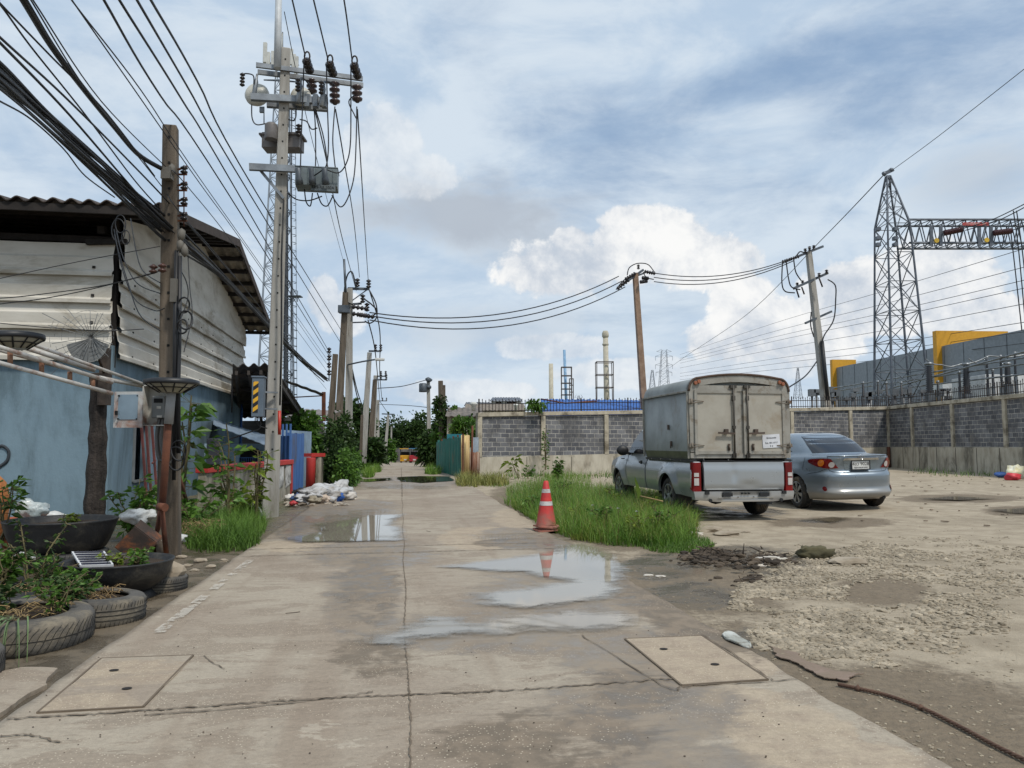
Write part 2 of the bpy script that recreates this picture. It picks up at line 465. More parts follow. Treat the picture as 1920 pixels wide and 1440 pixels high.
# ---------------------------------------------------------------- masks for the earth and the road, all from where the real patches lie
def ell(px, py, lst):
    m = -9.0
    for (cx, cy, rx, ry) in lst:
        m = max(m, 1 - sqrt(((px - cx) / rx) ** 2 + ((py - cy) / ry) ** 2))
    return m
DAMP = [(1290, 1100, 260, 75), (1420, 1230, 150, 60), (1180, 1000, 120, 45), (1330, 1060, 190, 45), (1620, 1340, 400, 120), (1800, 1420, 400, 100), (1560, 980, 150, 12), (1500, 1290, 160, 60), (1800, 935, 150, 10), (1900, 958, 70, 12), (950, 960, 50, 60), (1120, 925, 90, 14), (1650, 1110, 120, 34)]
MUD = [(1390, 1045, 130, 34), (1240, 1065, 110, 34), (1290, 1120, 120, 40), (1450, 1060, 90, 26), (1420, 1215, 90, 50), (1540, 976, 60, 6), (1370, 960, 130, 16)]
def ground():
    def axis(lo, hi, d, far0, far1):
        a = []; x = lo
        while x < hi: a.append(x); x += d
        st = d; y = hi; out = []
        while y < far1: out.append(y); st *= 1.22; y += st
        st = d; y = lo; pre = []
        while y > far0: st *= 1.22; y -= st; pre.append(y)
        return pre[::-1] + a + out
    xs = axis(-9.0, 12.0, .11, -900, 900); ys = axis(2.4, 20.0, .1, -40, 1500)
    vs = []; damp = []; mud = []; green = []
    for y in ys:
        for x in xs:
            z = gz(x, y); vs.append(V((x, y, z)))
            v, u = to_road((x, y)); px, py = proj((x, y, z))
            dm = mu = 0.0
            if y > 2 and y < 60:
                dm = sstep(-.15, .55, ell(px, py, DAMP)) if v > 1 else 0
                mu = sstep(-.1, .6, ell(px, py, MUD)) if v > 1 else 0
                dm = max(dm, sstep(3.3, 2.0, v) * .75 * sstep(16, 9, u))
                if v < 0: mu = .85 * sstep(-1.6, -1.9, v); dm = 1.0
            elif v < 0: dm = .8; mu = .3
            damp.append(dm); mud.append(mu)
            g = 0
            if u > 12 and v < -2.2: g = .6
            if y > 45 and abs(v) > 3: g = .9
            green.append(g)
    n = len(xs)
    mb = MB().add(vs, [(j * n + i, j * n + i + 1, (j + 1) * n + i + 1, (j + 1) * n + i) for j in range(len(ys) - 1) for i in range(n - 1)], True)
    m, nb = newmat('packed earth'); o = nb.obj()
    a1 = nb.noise(o, .35, 6, .6); a2 = nb.noise(o, 2.4, 8, .66, .3); a3 = nb.noise(o, 22, 6, .7); a4 = nb.noise(o, 90, 4, .6)
    sand = nb.mix(nb.ss(a2, .35, .68), S(171, 158, 137), S(146, 133, 113))
    sand = nb.mix(nb.ss(a1, .52, .66, 0, .7), sand, S(129, 117, 98))
    sand = nb.mix(nb.ss(a3, .55, .75, 0, .55), sand, S(187, 176, 154))
    sand = nb.mix(nb.ss(nb.noise(nb.scale(o, (1, 3.2, 1)), 7, 6, .7, .4), .60, .72, 0, .55), sand, S(109, 94, 75))
    wob = nb.m('ADD', nb.m('MULTIPLY', nb.m('SUBTRACT', a2, .5), 1.5), nb.m('MULTIPLY', nb.m('SUBTRACT', a3, .5), .8))
    dm = nb.ss(nb.m('ADD', nb.attr('damp'), wob), .18, .75)
    c = nb.mix(nb.m('MULTIPLY', dm, .85), sand, nb.mix(nb.ss(a3, .4, .65), S(118, 104, 85), S(98, 86, 70)))
    mu = nb.ss(nb.m('ADD', nb.attr('mud'), wob), .3, .8)
    c = nb.mix(nb.m('MULTIPLY', mu, .85), c, nb.mix(nb.ss(a2, .4, .6), S(106, 95, 78), S(84, 75, 61)))
    c = nb.mix(nb.m('MULTIPLY', nb.attr('green'), nb.ss(a2, .3, .6)), c, S(78, 88, 50))
    nb.i('Base Color', c)
    rg = nb.m('SUBTRACT', .95, nb.m('MULTIPLY', mu, nb.ss(a2, .42, .56, .1, .78)))
    nb.i('Roughness', rg)
    h = nb.m('ADD', nb.m('MULTIPLY', a3, .7), nb.m('ADD', nb.m('MULTIPLY', a4, .35), a2))
    nb.i('Normal', nb.bump(h, .75, .035))
    o_ = solo('ground', mb, m, kind='structure', fixn=False)
    for nm, dat in (('damp', damp), ('mud', mud), ('green', green)):
        at = o_.data.attributes.new(nm, 'FLOAT', 'POINT'); at.data.foreach_set('value', dat)
ground()

RW0, RW1 = -1.84, 2.17
RDAMP = [(620, 985, 150, 40), (690, 1040, 150, 34), (1040, 1015, 160, 24), (1040, 1140, 210, 90), (930, 1185, 280, 50), (1190, 1230, 190, 70), (1200, 1330, 230, 100), (1260, 1440, 200, 60), (745, 905, 140, 14), (650, 950, 120, 18), (680, 1130, 90, 90), (950, 1000, 60, 14)]
RCLEAN = [(1340, 1240, 150, 50), (1480, 1380, 150, 70), (1600, 1440, 150, 60), (1390, 1310, 90, 30), (1010, 970, 100, 30), (900, 1010, 90, 26), (560, 1025, 90, 14)]
def road_edge(u):
    """worn right and left edges"""
    return RW0 + .05 * fbm(u * .8, 1.0) + .02 * fbm(u * 4, 2.0), RW1 + .10 * fbm(u * .7, 9.0) + .05 * fbm(u * 3, 5.0)
RM = None
def road():
    global RM
    us = []; u = -3.0
    while u < 112: us.append(u); u += .055 if u < 14 else (.12 if u < 26 else .6)
    nv = 72; vs = []; wet = []; cln = []; mudv = []
    for u in us:
        e0, e1 = road_edge(u)
        for i in range(nv + 3):
            if i == 0 or i == nv + 2: v = e0 if i == 0 else e1
            else: v = lerp(e0, e1, (i - 1) / nv)
            p = road_pt(v, u); z = dip(p.x, p.y) + .012 + .004 * fbm(u * .5, v * .5, 2)
            if i == 0 or i == nv + 2: z -= .14
            p.z = z; vs.append(p)
            px, py = proj(p); w = c = m_ = 0.0
            if p.y > 2.4:
                w = sstep(-.2, .55, ell(px, py, RDAMP)); c = sstep(-.1, .5, ell(px, py, RCLEAN))
                m_ = max(sstep(1.5, 2.0, v) * sstep(3.9, 5.0, u) * sstep(12, 9.5, u), 1.1 * sstep(-.1, .5, ell(px, py, [(600, 985, 150, 34), (560, 950, 120, 34), (980, 1018, 120, 12)])), .72 * sstep(-.1, .6, ell(px, py, [(1040, 1390, 320, 100), (1180, 1290, 130, 70), (690, 1110, 90, 110), (700, 1230, 120, 60)])))
            wet.append(w); cln.append(c); mudv.append(m_)
    n = nv + 3
    mb = MB().add(vs, [(j * n + i, j * n + i + 1, (j + 1) * n + i + 1, (j + 1) * n + i) for j in range(len(us) - 1) for i in range(n - 1)], True)
    m, nb = newmat('worn concrete'); o = nb.obj()
    # rotate to road axes so brushing runs across the lane
    rp = nb.node('ShaderNodeMapping', {'Vector': o, 'Rotation': (0, 0, -RA)}).outputs[0]
    a1 = nb.noise(rp, .9, 7, .62, .3); a2 = nb.noise(rp, 5.5, 8, .68, .4); a3 = nb.noise(rp, 45, 5, .7); a4 = nb.noise(rp, 170, 3, .7)
    br = nb.noise(nb.scale(rp, (1.6, 9, 1)), 2.2, 9, .72, .5)
    trk = nb.noise(nb.scale(rp, (2.2, .14, 1)), 1.0, 4, .55)
    pe = nb.noise(nb.scale(rp, (1, 1.9, 1)), 1.25, 13, .74, .5)
    c = nb.mix(nb.ss(nb.noise(rp, .45, 4, .5), .38, .62), S(162, 151, 134), S(149, 136, 120))
    c = nb.mix(nb.ss(trk, .50, .64, 0, .5), c, S(134, 118, 101))
    worn = nb.ss(pe, .50, .535)
    c = nb.mix(nb.m('MULTIPLY', worn, .6), c, S(134, 120, 104))
    c = nb.mix(nb.m('MULTIPLY', nb.ss(pe, .40, .375), .6), c, S(176, 165, 148))
    c = nb.mix(nb.ss(nb.noise(nb.scale(rp, (1, 3.5, 1)), 4.0, 10, .74, .3), .60, .64, 0, .5), c, S(116, 103, 87))
    c = nb.mix(nb.ss(nb.m('ADD', nb.attr('clean'), nb.m('MULTIPLY', nb.m('SUBTRACT', pe, .5), 2.2)), .25, .5, 0, .7), c, nb.mix(nb.ss(a2, .4, .7), S(176, 160, 137), S(156, 139, 120)))
    gr = nb.m('MULTIPLY', nb.lin(a3, .25, .75, .82, 1.16), nb.m('MULTIPLY', nb.lin(a4, .25, .75, .82, 1.14), nb.lin(br, .3, .7, 1.07, .90)))
    c = nb.mix(1.0, c, nb.node('ShaderNodeCombineColor', {0: gr, 1: gr, 2: gr}).outputs[0], 'MULTIPLY')
    wob = nb.m('ADD', nb.m('MULTIPLY', nb.m('SUBTRACT', a1, .5), .9), nb.m('ADD', nb.m('MULTIPLY', nb.m('SUBTRACT', a2, .5), .9), nb.m('MULTIPLY', nb.m('SUBTRACT', br, .5), .8)))
    w = nb.ss(nb.m('ADD', nb.attr('wet'), wob), .25, .8)
    c = nb.mix(nb.m('MULTIPLY', w, .7), c, nb.mix(nb.ss(a2, .35, .65), S(132, 118, 101), S(112, 101, 88)))
    mu = nb.ss(nb.m('ADD', nb.attr('mudf'), nb.m('ADD', wob, nb.m('MULTIPLY', nb.m('SUBTRACT', pe, .5), 1.2))), .38, .7)
    c = nb.mix(nb.m('MULTIPLY', mu, .85), c, nb.mix(nb.ss(a2, .4, .6), S(126, 112, 95), S(104, 93, 79)))
    # grit and exposed aggregate
    vor = nb.node('ShaderNodeTexVoronoi', {'Vector': rp, 'Scale': 52, 'Randomness': 1}).outputs[0]
    c = nb.mix(nb.m('MULTIPLY', nb.m('MULTIPLY', nb.ss(vor, .24, .10), worn), .8), c, S(206, 194, 172))
    nb.i('Base Color', c)
    nb.i('Roughness', nb.m('SUBTRACT', .88, nb.m('MULTIPLY', w, nb.ss(nb.m('ADD', a2, nb.m('MULTIPLY', a1, .5)), .58, .95, .05, .6))))
    h = nb.m('ADD', nb.m('MULTIPLY', br, .6), nb.m('ADD', nb.m('MULTIPLY', a3, .5), nb.m('MULTIPLY', a2, .6)))
    nb.i('Normal', nb.bump(h, nb.m('SUBTRACT', .6, nb.m('MULTIPLY', w, .4)), .012))
    RM = m; r = solo('road', mb, m, kind='structure', fixn=False)
    for nm, dat in (('wet', wet), ('clean', cln), ('mudf', mudv)):
        at = r.data.attributes.new(nm, 'FLOAT', 'POINT'); at.data.foreach_set('value', dat)
    # joints and cracks between the slabs
    jm = mat('joint dirt', S(112, 99, 83), .95, bump=.4)
    jb = MB()
    def ribbon(pts, w, seed=0, jit=.02):
        rng = random.Random(seed); out = []
        pts = cr(pts, 10)
        for i, p in enumerate(pts):
            t = (pts[min(i + 1, len(pts) - 1)] - pts[max(i - 1, 0)]).normalized(); s_ = V((-t.y, t.x, 0))
            q = p + s_ * rng.uniform(-jit, jit) * .4; ww = w * rng.uniform(.25, 1.0)
            z = dip(q.x, q.y) + .019
            for k in (-1, 1):
                a = q + s_ * ww * k * .5; out.append(V((a.x, a.y, z)))
        n_ = len(pts)
        jb.add(out, [(2 * i, 2 * i + 1, 2 * i + 3, 2 * i + 2) for i in range(n_ - 1)])
    ribbon([road_pt(.05 + .01 * sin(u * 2), u) for u in [-2 + .35 * k for k in range(60)]], .011, 1, .012)
    ribbon([road_pt(.05, 19 + 2 * k) for k in range(20)], .035, 2)
    for (u0, w, s_) in ((4.02, .022, 3), (9.28, .03, 4), (9.85, .028, 5), (10.9, .016, 6), (13.3, .018, 7), (16.4, .018, 12), (20.6, .03, 8), (24.5, .03, 9)):
        ribbon([road_pt(v, u0 + (v + 1.8) * .035 + .02 * sin(v * 3 + s_)) for v in [RW0 + .03 + .2 * k for k in range(20)]], w, s_, .03)
    ribbon([G(x, y) for x, y in ((700, 1303), (640, 1312), (560, 1322), (400, 1338), (270, 1348))], .016, 21)
    ribbon([G(x, y) for x, y in ((1090, 1195), (1240, 1290), (1275, 1293))], .012, 22)
    ribbon([G(x, y) for x, y in ((380, 1235), (420, 1260))], .012, 23)
    ribbon([G(x, y) for x, y in ((1316, 1194), (1380, 1234), (1450, 1282))], .014, 25)
    ribbon([G(x, y) for x, y in ((1275, 1293), (1380, 1287), (1498, 1279))], .014, 26)
    ribbon([G(x, y) for x, y in ((0, 1387), (60, 1386), (110, 1400))], .014, 24)
    j = link('expansion_joint', jb, jm, r, V((0, 0, 0)), fixn=False)
road()

# puddles: still water lying in the hollows, its rim broken up by the grit
def water(name, col, wob=.22, holes=0.0, wid=.05):
    m, nb = newmat(name); o = nb.obj()
    nb.i('Base Color', S(*col)); nb.i('Roughness', .03); nb.i('Specular IOR Level', .85); nb.i('IOR', 1.4)
    nb.i('Normal', nb.bump(nb.noise(o, 9, 3, .5), .015, .004))
    a = nb.noise(nb.scale(nb.node('ShaderNodeMapping', {'Vector': o, 'Rotation': (0, 0, -RA)}).outputs[0], (1, 2.4, 1)), 5, 9, .68, .4); b = nb.noise(o, 1.5, 5, .55); g = nb.noise(o, 48, 4, .6)
    k = nb.m('ADD', nb.attr('depth'), nb.m('ADD', nb.m('MULTIPLY', nb.m('SUBTRACT', a, .5), wob), nb.m('MULTIPLY', nb.m('SUBTRACT', b, .5), wob)))
    k = nb.m('ADD', k, nb.m('MULTIPLY', nb.m('SUBTRACT', g, .55), wob * .35))
    f = nb.ss(k, -wid * .5, wid)
    if holes: f = nb.m('MULTIPLY', f, nb.ss(nb.m('ADD', nb.m('MULTIPLY', a, .6), nb.m('MULTIPLY', g, .5)), .40 + holes * .25, .34 + holes * .1, .12, 1.0))
    tr = nb.node('ShaderNodeBsdfTransparent')
    mx = nb.node('ShaderNodeMixShader', {0: nb.m('MULTIPLY', f, .97), 1: tr.outputs[0], 2: nb.bs.outputs[0]})
    m.node_tree.links.new(mx.outputs[0], nb.out.inputs[0])
    return m
WB = water('muddy lot water', (122, 110, 90), .5, 0, .2); WM = water('puddle water', (60, 54, 44), .1); WS = water('thin puddle water', (146, 138, 124), .36, 0, .17); WT = water('film of water', (128, 116, 98), .4, .5, .12)
def puddle(poly, m, lab, seed, amp=.11, z=.026, it=4):
    pts = rough_poly([G(x, y, 0) for x, y in poly], 2, amp, seed)
    x0, x1 = min(p.x for p in pts) - .2, max(p.x for p in pts) + .2; y0, y1 = min(p.y for p in pts) - .25, max(p.y for p in pts) + .25
    st = max(.035, (y1 - y0) * (x1 - x0) / 120); st = min(st, .12); nx, ny = int((x1 - x0) / st) + 1, int((y1 - y0) / st) + 1
    n = len(pts); vs = []; dep = []
    for j in range(ny + 1):
        for i in range(nx + 1):
            x, y = x0 + (x1 - x0) * i / nx, y0 + (y1 - y0) * j / ny; ins = False; d = 9e9
            for q in range(n):
                a, b = pts[q], pts[(q + 1) % n]; ex, ey = b.x - a.x, b.y - a.y; t_ = max(0, min(1, ((x - a.x) * ex + (y - a.y) * ey) / (ex * ex + ey * ey + 1e-12)))
                d = min(d, (x - a.x - ex * t_) ** 2 + (y - a.y - ey * t_) ** 2)
                if (a.y > y) != (b.y > y) and x < ex * (y - a.y) / ey + a.x: ins = not ins
            vs.append(V((x, y, (dip(x, y) if y < 60 else 0) + z))); dep.append(sqrt(d) * (1 if ins else -1))
    k = nx + 1; fs = []; 
    for j in range(ny):
        for i in range(nx):
            f = (j * k + i, j * k + i + 1, (j + 1) * k + i + 1, (j + 1) * k + i)
            if max(dep[q] for q in f) > -.22: fs.append(f)
    mb = MB().add(vs, fs, True)
    o = solo('puddle', mb, m, lab, 'puddle', 'rain puddles on the road and lot', kind='structure', fixn=False)
    at = o.data.attributes.new('depth', 'FLOAT', 'POINT'); at.data.foreach_set('value', dep)
puddle([(757, 966), (757, 1016), (640, 1019), (545, 1021), (535, 1012), (600, 1000), (590, 985), (650, 978), (690, 968)], WS, 'shallow puddle left of the centre joint reflecting the grey sky', 1, .05)
puddle([(830, 1066), (940, 1052), (1035, 1040), (1050, 1026), (1085, 1019), (1130, 1030), (1166, 1060), (1172, 1085), (1165, 1110), (1150, 1125), (1060, 1140), (980, 1146), (905, 1138), (890, 1118), (1000, 1105), (1060, 1094), (980, 1078), (900, 1074)], WS, 'large pale puddle in front of the traffic cone', 2, .1)
puddle([(680, 1210), (740, 1190), (800, 1162), (850, 1160), (890, 1170), (980, 1158), (1080, 1146), (1180, 1158), (1190, 1180), (1100, 1190), (1000, 1186), (900, 1198), (820, 1204), (770, 1206), (760, 1226)], WS, 'long thin puddle crossing the centre joint in the foreground', 3, .09)
puddle([(1000, 1146), (1120, 1120), (1190, 1165), (1120, 1180), (1040, 1170)], WT, 'film of gritty water between the two foreground puddles', 4, .12, .0235)
puddle([(745, 896), (790, 893), (846, 894), (850, 903), (790, 907), (750, 904)], WM, 'dark far puddle across the right lane by the green fence', 6, .06)
puddle([(668, 900), (735, 897), (740, 901), (690, 905), (660, 904)], WM, 'thin dark far puddle across the left lane', 7, .06)
puddle([(870, 1006), (960, 1000), (1010, 1003), (1000, 1013), (900, 1016)], WT, 'narrow wet strip beside the base of the traffic cone', 8, .08)
puddle([(1520, 974), (1560, 969), (1600, 974), (1560, 981)], WB, 'small dark puddle behind the silver sedan', 9, .08, .012)
puddle([(1720, 936), (1790, 931), (1870, 935), (1800, 939)], WB, 'long flat puddle on the lot right of the sedan', 10, .08, .012)
puddle([(1860, 956), (1930, 952), (1960, 964), (1890, 964)], WB, 'shallow puddle on the lot at the right edge', 11, .08, .012)
puddle([(1230, 1068), (1300, 1060), (1390, 1064), (1340, 1080), (1260, 1082)], WT, 'murky seep below the debris heap', 12, .1, .012)
puddle([(200, 1330), (300, 1240), (420, 1135), (400, 1130), (270, 1225), (150, 1290), (40, 1330), (60, 1345)], WT, 'wet muddy film in the gutter beside the tyre planters', 13, .05, -.012)
puddle([(640, 915), (760, 910), (850, 913), (840, 920), (740, 917), (650, 921)], WT, 'wet grey band across the far road', 14, .06, .0235)
puddle([(520, 985), (600, 962), (700, 955), (757, 960), (757, 968), (640, 980), (560, 1008), (530, 1012)], WT, 'wet film over the left lane by the concrete wall', 15, .08, .0215)

def cover(poly, lab, seed):
    t = T('drain_cover', lab, 'drain cover', G(*poly[0]), group='concrete drain covers in the road')
    P = [G(x, y, 0) for x, y in poly]
    pts = [V((p.x, p.y, .0135)) for p in rough_poly(P, 3, .012, seed)]
    sl_ = MB().prism(pts, (0, 0, .006))
    so_ = t.part('slab', sl_, RM)
    at = so_.data.attributes.new('clean', 'FLOAT', 'POINT'); at.data.foreach_set('value', [.9 if seed == 1 else .35] * len(so_.data.vertices))
    h = MB()
    for k in ((.3, .3), (.65, .68)):
        c = P[0].lerp(P[1], k[0]).lerp(P[3].lerp(P[2], k[0]), k[1])
        h.poly([V((c.x + .026 * cos(a), c.y + .022 * sin(a), .0235)) for a in [i * pi / 6 for i in range(12)]])
    t.part('lifting_hole', h, mat('hole dark', S(36, 31, 26), .9))
    g = MB()
    n = len(P)
    for i in range(n):
        a, b = P[i], P[(i + 1) % n]
        g.beam(V((a.x, a.y, .0165)), V((b.x, b.y, .0165)), .011, .009)
    t.part('joint_gap', g, mat('joint dirt', S(112, 99, 83), .95))
cover([(1172, 1203), (1316, 1197), (1440, 1280), (1278, 1291)], 'pale concrete drain cover at the right edge of the road', 1)
cover([(190, 1240), (362, 1234), (268, 1332), (70, 1343)], 'grey concrete drain cover at the left edge of the road', 2)

# worn edge line and a broken apron at the left
pm, nb = newmat('worn road paint'); o = nb.obj(); nb.i('Base Color', S(206, 200, 188)); nb.i('Roughness', .85)
tr = nb.node('ShaderNodeBsdfTransparent'); k = nb.m('ADD', nb.m('MULTIPLY', nb.noise(o, 3.5, 6, .65), .6), nb.m('MULTIPLY', nb.noise(o, 22, 5, .7), .45))
mx = nb.node('ShaderNodeMixShader', {0: nb.ss(k, .51, .58, 0, .5), 1: tr.outputs[0], 2: nb.bs.outputs[0]}); pm.node_tree.links.new(mx.outputs[0], nb.out.inputs[0])
a_, b_ = [to_road(G(*q)) for q in ((474, 1050), (296, 1192))]
m = MB().grid(lambda u, v: road_pt(lerp(a_[0], b_[0], v) + (u - .5) * .085, lerp(a_[1], b_[1], v), .0225), 1, 30)
solo('road_line', m, pm, kind='structure', fixn=False)
m = MB().prism([V((p.x, p.y, -.05)) for p in rough_poly([G(-60, 1275, 0), G(40, 1252, 0), G(108, 1254, 0), G(88, 1285, 0), G(20, 1325, 0), G(-60, 1370, 0)], 3, .06, 2)], (0, 0, .055))
solo('pavement', m, RM, kind='structure')
# ---------------------------------------------------------------- shared materials
M_CONC = mat('weathered concrete', S(168, 163, 152), .9, col2=S(140, 134, 122), dirt=S(92, 86, 74), damt=.5, dscale=1.5, bump=.3, bscale=40)
M_POLE = mat('pole concrete', S(166, 163, 156), .88, col2=S(144, 141, 134), dirt=S(112, 104, 92), damt=.4, streak=(3, 3, .4), bump=.2, bscale=50)
M_OLDPOLE = mat('old pole concrete', S(112, 101, 88), .95, col2=S(80, 71, 60), dirt=S(62, 56, 48), damt=.6, streak=(4, 4, .35), bump=.5, bscale=40)
M_BLACK = mat('black cable sheath', S(26, 27, 30), .55, bump=0, var=.2)
M_IRON = mat('black iron', S(34, 34, 36), .6, metal=.3, col2=S(58, 44, 34), bump=.1)
M_GALV = mat('galvanised steel', S(150, 154, 156), .45, metal=.75, col2=S(112, 116, 120), bump=.1, dirt=S(96, 88, 76), damt=.35)
M_GALVD = mat('dull grey steel', S(98, 104, 110), .55, metal=.5, col2=S(72, 78, 84), bump=.05)
M_RUST = mat('rusty steel', S(104, 62, 42), .9, col2=S(74, 46, 36), dirt=S(138, 84, 50), damt=.5, bump=.4, bscale=60)
M_PORC = mat('brown porcelain', S(42, 36, 36), .2, col2=S(32, 28, 29), bump=0, spec=.6)
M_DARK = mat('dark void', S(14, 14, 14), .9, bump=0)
M_RUBBER = mat('weathered rubber', S(92, 89, 84), .85, col2=S(66, 64, 61), dirt=S(132, 122, 104), damt=.55, dscale=2.5, bump=.5, bscale=45)
M_BLKRUB = mat('black rubber', S(34, 35, 37), .55, col2=S(24, 25, 27), dirt=S(70, 66, 58), damt=.35, dscale=4, bump=.4, bscale=30)
M_SOIL = mat('dark soil', S(70, 56, 42), 1, col2=S(48, 38, 29), bump=1.0, bscale=25, bdist=.03)
M_LEAF = mat('fresh leaves', S(92, 130, 52), .5, col2=S(68, 104, 40), island=.45, bump=0, trans=.25, spec=.35)
M_LEAFD = mat('dark tree leaves', S(66, 92, 44), .55, col2=S(44, 68, 34), island=.5, bump=0, trans=.2, spec=.3)
M_LEAFY = mat('yellow green leaves', S(132, 150, 58), .5, col2=S(98, 124, 46), island=.4, bump=0, trans=.3, spec=.35)
M_GRASS = mat('grass blades', S(104, 138, 58), .55, col2=S(80, 116, 46), island=.45, bump=0, trans=.3, spec=.3, scale=1.2)
M_DRY = mat('dry straw', S(172, 148, 104), .9, col2=S(120, 96, 64), island=.5, bump=0)
M_STEM = mat('green brown stems', S(104, 96, 62), .8, col2=S(78, 70, 46), bump=.2)
M_BARK = mat('grey brown bark', S(92, 80, 66), .95, col2=S(62, 52, 42), streak=(3, 3, .5), bump=.7, bscale=18, bdist=.03)
M_WHITEP = mat('white plastic sack', S(214, 214, 210), .5, col2=S(176, 176, 172), bump=.5, bscale=12, bdist=.02, scale=5)

# ---------------------------------------------------------------- the corrugated warehouse
def warehouse():
    N = V((-7.32, 14.0, 0)); Fr = V((-9.33, 26.4, 0))
    dv = (Fr - N).normalized(); fv = V((dv.y, -dv.x, 0))      # along the side, and to the right (towards the road)
    L = (Fr - N).length
    def P(a, u, z): return N + dv * u + fv * a + V((0, 0, z))  # a: right of the side wall
    t = T('warehouse', 'corrugated warehouse with pale sheet siding over a blue plaster base', 'warehouse', N)
    wall = mat('blue plaster', S(124, 146, 158), .85, col2=S(100, 123, 137), var=.7, scale=.5, dirt=S(80, 98, 106), damt=.7, dscale=.7, streak=(1.3, 1.3, .5), bump=.35, bscale=14, bdist=.012)
    sid = mat('pale fibre sheet', S(204, 200, 190), .85, col2=S(184, 179, 167), streak=(.5, .5, 1.5), scale=1.5, dirt=S(138, 128, 110), damt=.45, dscale=.9, bump=.1)
    roofm = mat('old roof sheet', S(92, 82, 76), .9, col2=S(62, 56, 52), dirt=S(44, 40, 38), damt=.5, bump=.3)
    under = mat('roof sheet underside', S(150, 142, 128), .9, col2=S(118, 110, 98), dirt=S(84, 76, 66), damt=.5, bump=.15)
    timber = mat('black timber', S(44, 38, 34), .9, col2=S(28, 25, 23), bump=.3)
    WX = 9.0; RZ = 6.75; EF = 5.55; EB = 5.3; OH = .95
    b = MB()
    def slab(p0, p1, z0, z1, th, inward):
        q = V(inward) * th
        b.prism([p0 + V((0, 0, z0)), p1 + V((0, 0, z0)), p1 + V((0, 0, z1)), p0 + V((0, 0, z1))], q)
    # side wall with a window hole near its front end (between u0 and u1)
    wu0, wu1, wz0, wz1 = 1.35, 2.35, .55, 1.95
    slab(P(0, .18, 0), P(0, wu0, 0), -.2, 3.1, .16, -fv); slab(P(0, wu1, 0), P(0, L - .18, 0), -.2, 3.1, .16, -fv)
    slab(P(0, wu0, 0), P(0, wu1, 0), -.2, wz0, .16, -fv); slab(P(0, wu0, 0), P(0, wu1, 0), wz1, 3.1, .16, -fv)
    slab(P(0, 0, 0), P(-WX, 0, 0), -.2, 3.1, .16, dv); slab(P(0, L, 0), P(-WX, L, 0), -.2, 5.2, .16, -dv)
    slab(P(-WX, .2, 0), P(-WX, L - .2, 0), -.2, 5.4, .16, fv)
    t.part('plaster_wall', b, wall)
    # window: recess of darkness and its frame
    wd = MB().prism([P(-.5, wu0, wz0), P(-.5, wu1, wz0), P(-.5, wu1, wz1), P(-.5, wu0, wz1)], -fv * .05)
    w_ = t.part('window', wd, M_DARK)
    fr = MB()
    for a, c in (((wu0, wz0), (wu1, wz0)), ((wu1, wz0), (wu1, wz1)), ((wu1, wz1), (wu0, wz1)), ((wu0, wz1), (wu0, wz0))):
        fr.beam(P(.012, *a), P(.012, *c), .05, .05)
    t.part('window_frame', fr, mat('grey frame', S(120, 126, 128), .8), w_)
    # siding: lapped, trapezoid courses tilted outward at their foot
    def course(p0, p1, z0, z1, out, jag, seed, topcut=None, fold=.1):
        m = MB(); n = 46; rng = random.Random(seed)
        prof = [(0, 0.105), (.12, .108), (.2, .07), (.55, .075), (.62, .04), (1.0, .012)]
        rows = []
        for (k, o) in prof:
            row = []
            for i in range(n + 1):
                s_ = i / n; p = p0.lerp(p1, s_)
                z = z0 + (z1 - z0) * k + .012 * noise.noise(V((s_ * 9, seed, k)))
                e = .05 * jag * noise.noise(V((k * 4, seed * 2.2, 5))) if i == 0 else 0
                if topcut: z = min(z, topcut(s_))
                row.append(p + V(out) * (o + .012 * noise.noise(V((s_ * 6, seed, 1)))) + (p1 - p0).normalized() * e + V((0, 0, z)))
            rows.append(row)
        vs = [q for r in rows for q in r]
        m.add(vs, [(j * (n + 1) + i, j * (n + 1) + i + 1, (j + 1) * (n + 1) + i + 1, (j + 1) * (n + 1) + i) for j in range(len(prof) - 1) for i in range(n)], False)
        m.add(rows[0] + [q - V(out) * .06 for q in rows[0]], [(i, i + 1, n + 2 + i, n + 1 + i) for i in range(n)])
        return m
    def gable(s_):
        u = s_ * L; h = L * .5
        return (EF + (RZ - EF) * u / h if u < h else RZ - (RZ - EB) * (u - h) / h) - .08
    sm = MB()
    zs = [2.86, 3.34, 3.80, 4.24, 4.66, 7.0]
    for k in range(5):
        c = course(P(.02, .02, 0), P(.02, L, 0), zs[k], zs[k + 1] + (.06 if k < 4 else 0), fv, 1, 3 + k, gable)
        sm.add(c.v, c.f)
    t.part('side_siding', sm, sid)
    sm = MB()
    zs = [2.80, 3.36, 3.86, 4.36, 4.92]
    for k in range(4):
        c = course(P(-.03, -.02, 0), P(-WX, -.02, 0), zs[k], zs[k + 1] + .05, -dv, 1, 13 + k)
        sm.add(c.v, c.f)
    t.part('front_siding', sm, sid)
    bt = MB()
    rng = random.Random(5)
    for k in range(5):
        for i in range(9):
            s_ = (i + .5) / 9; p = P(.085, .1 + s_ * (L - .3), [2.95, 3.43, 3.9, 4.34, 4.9][k] + rng.uniform(0, .03)); bt.box(p, (.035, .035, .035))
    for k in range(4):
        for i in range(4): bt.box(P(-.35 - i * 1.75, -.1, [2.98, 3.5, 4.0, 4.52][k]), (.045, .045, .045))
    t.part('siding_bolt', bt, timber)
    # corner post seen in the ragged gap
    cp = MB().beam(P(-.05, .10, 2.7), P(-.05, .10, 5.5), .1, .1); cp.beam(P(-.5, -.1, 4.98), P(.2, -.1, 5.02), .09, .09)
    t.part('corner_post', cp, timber)
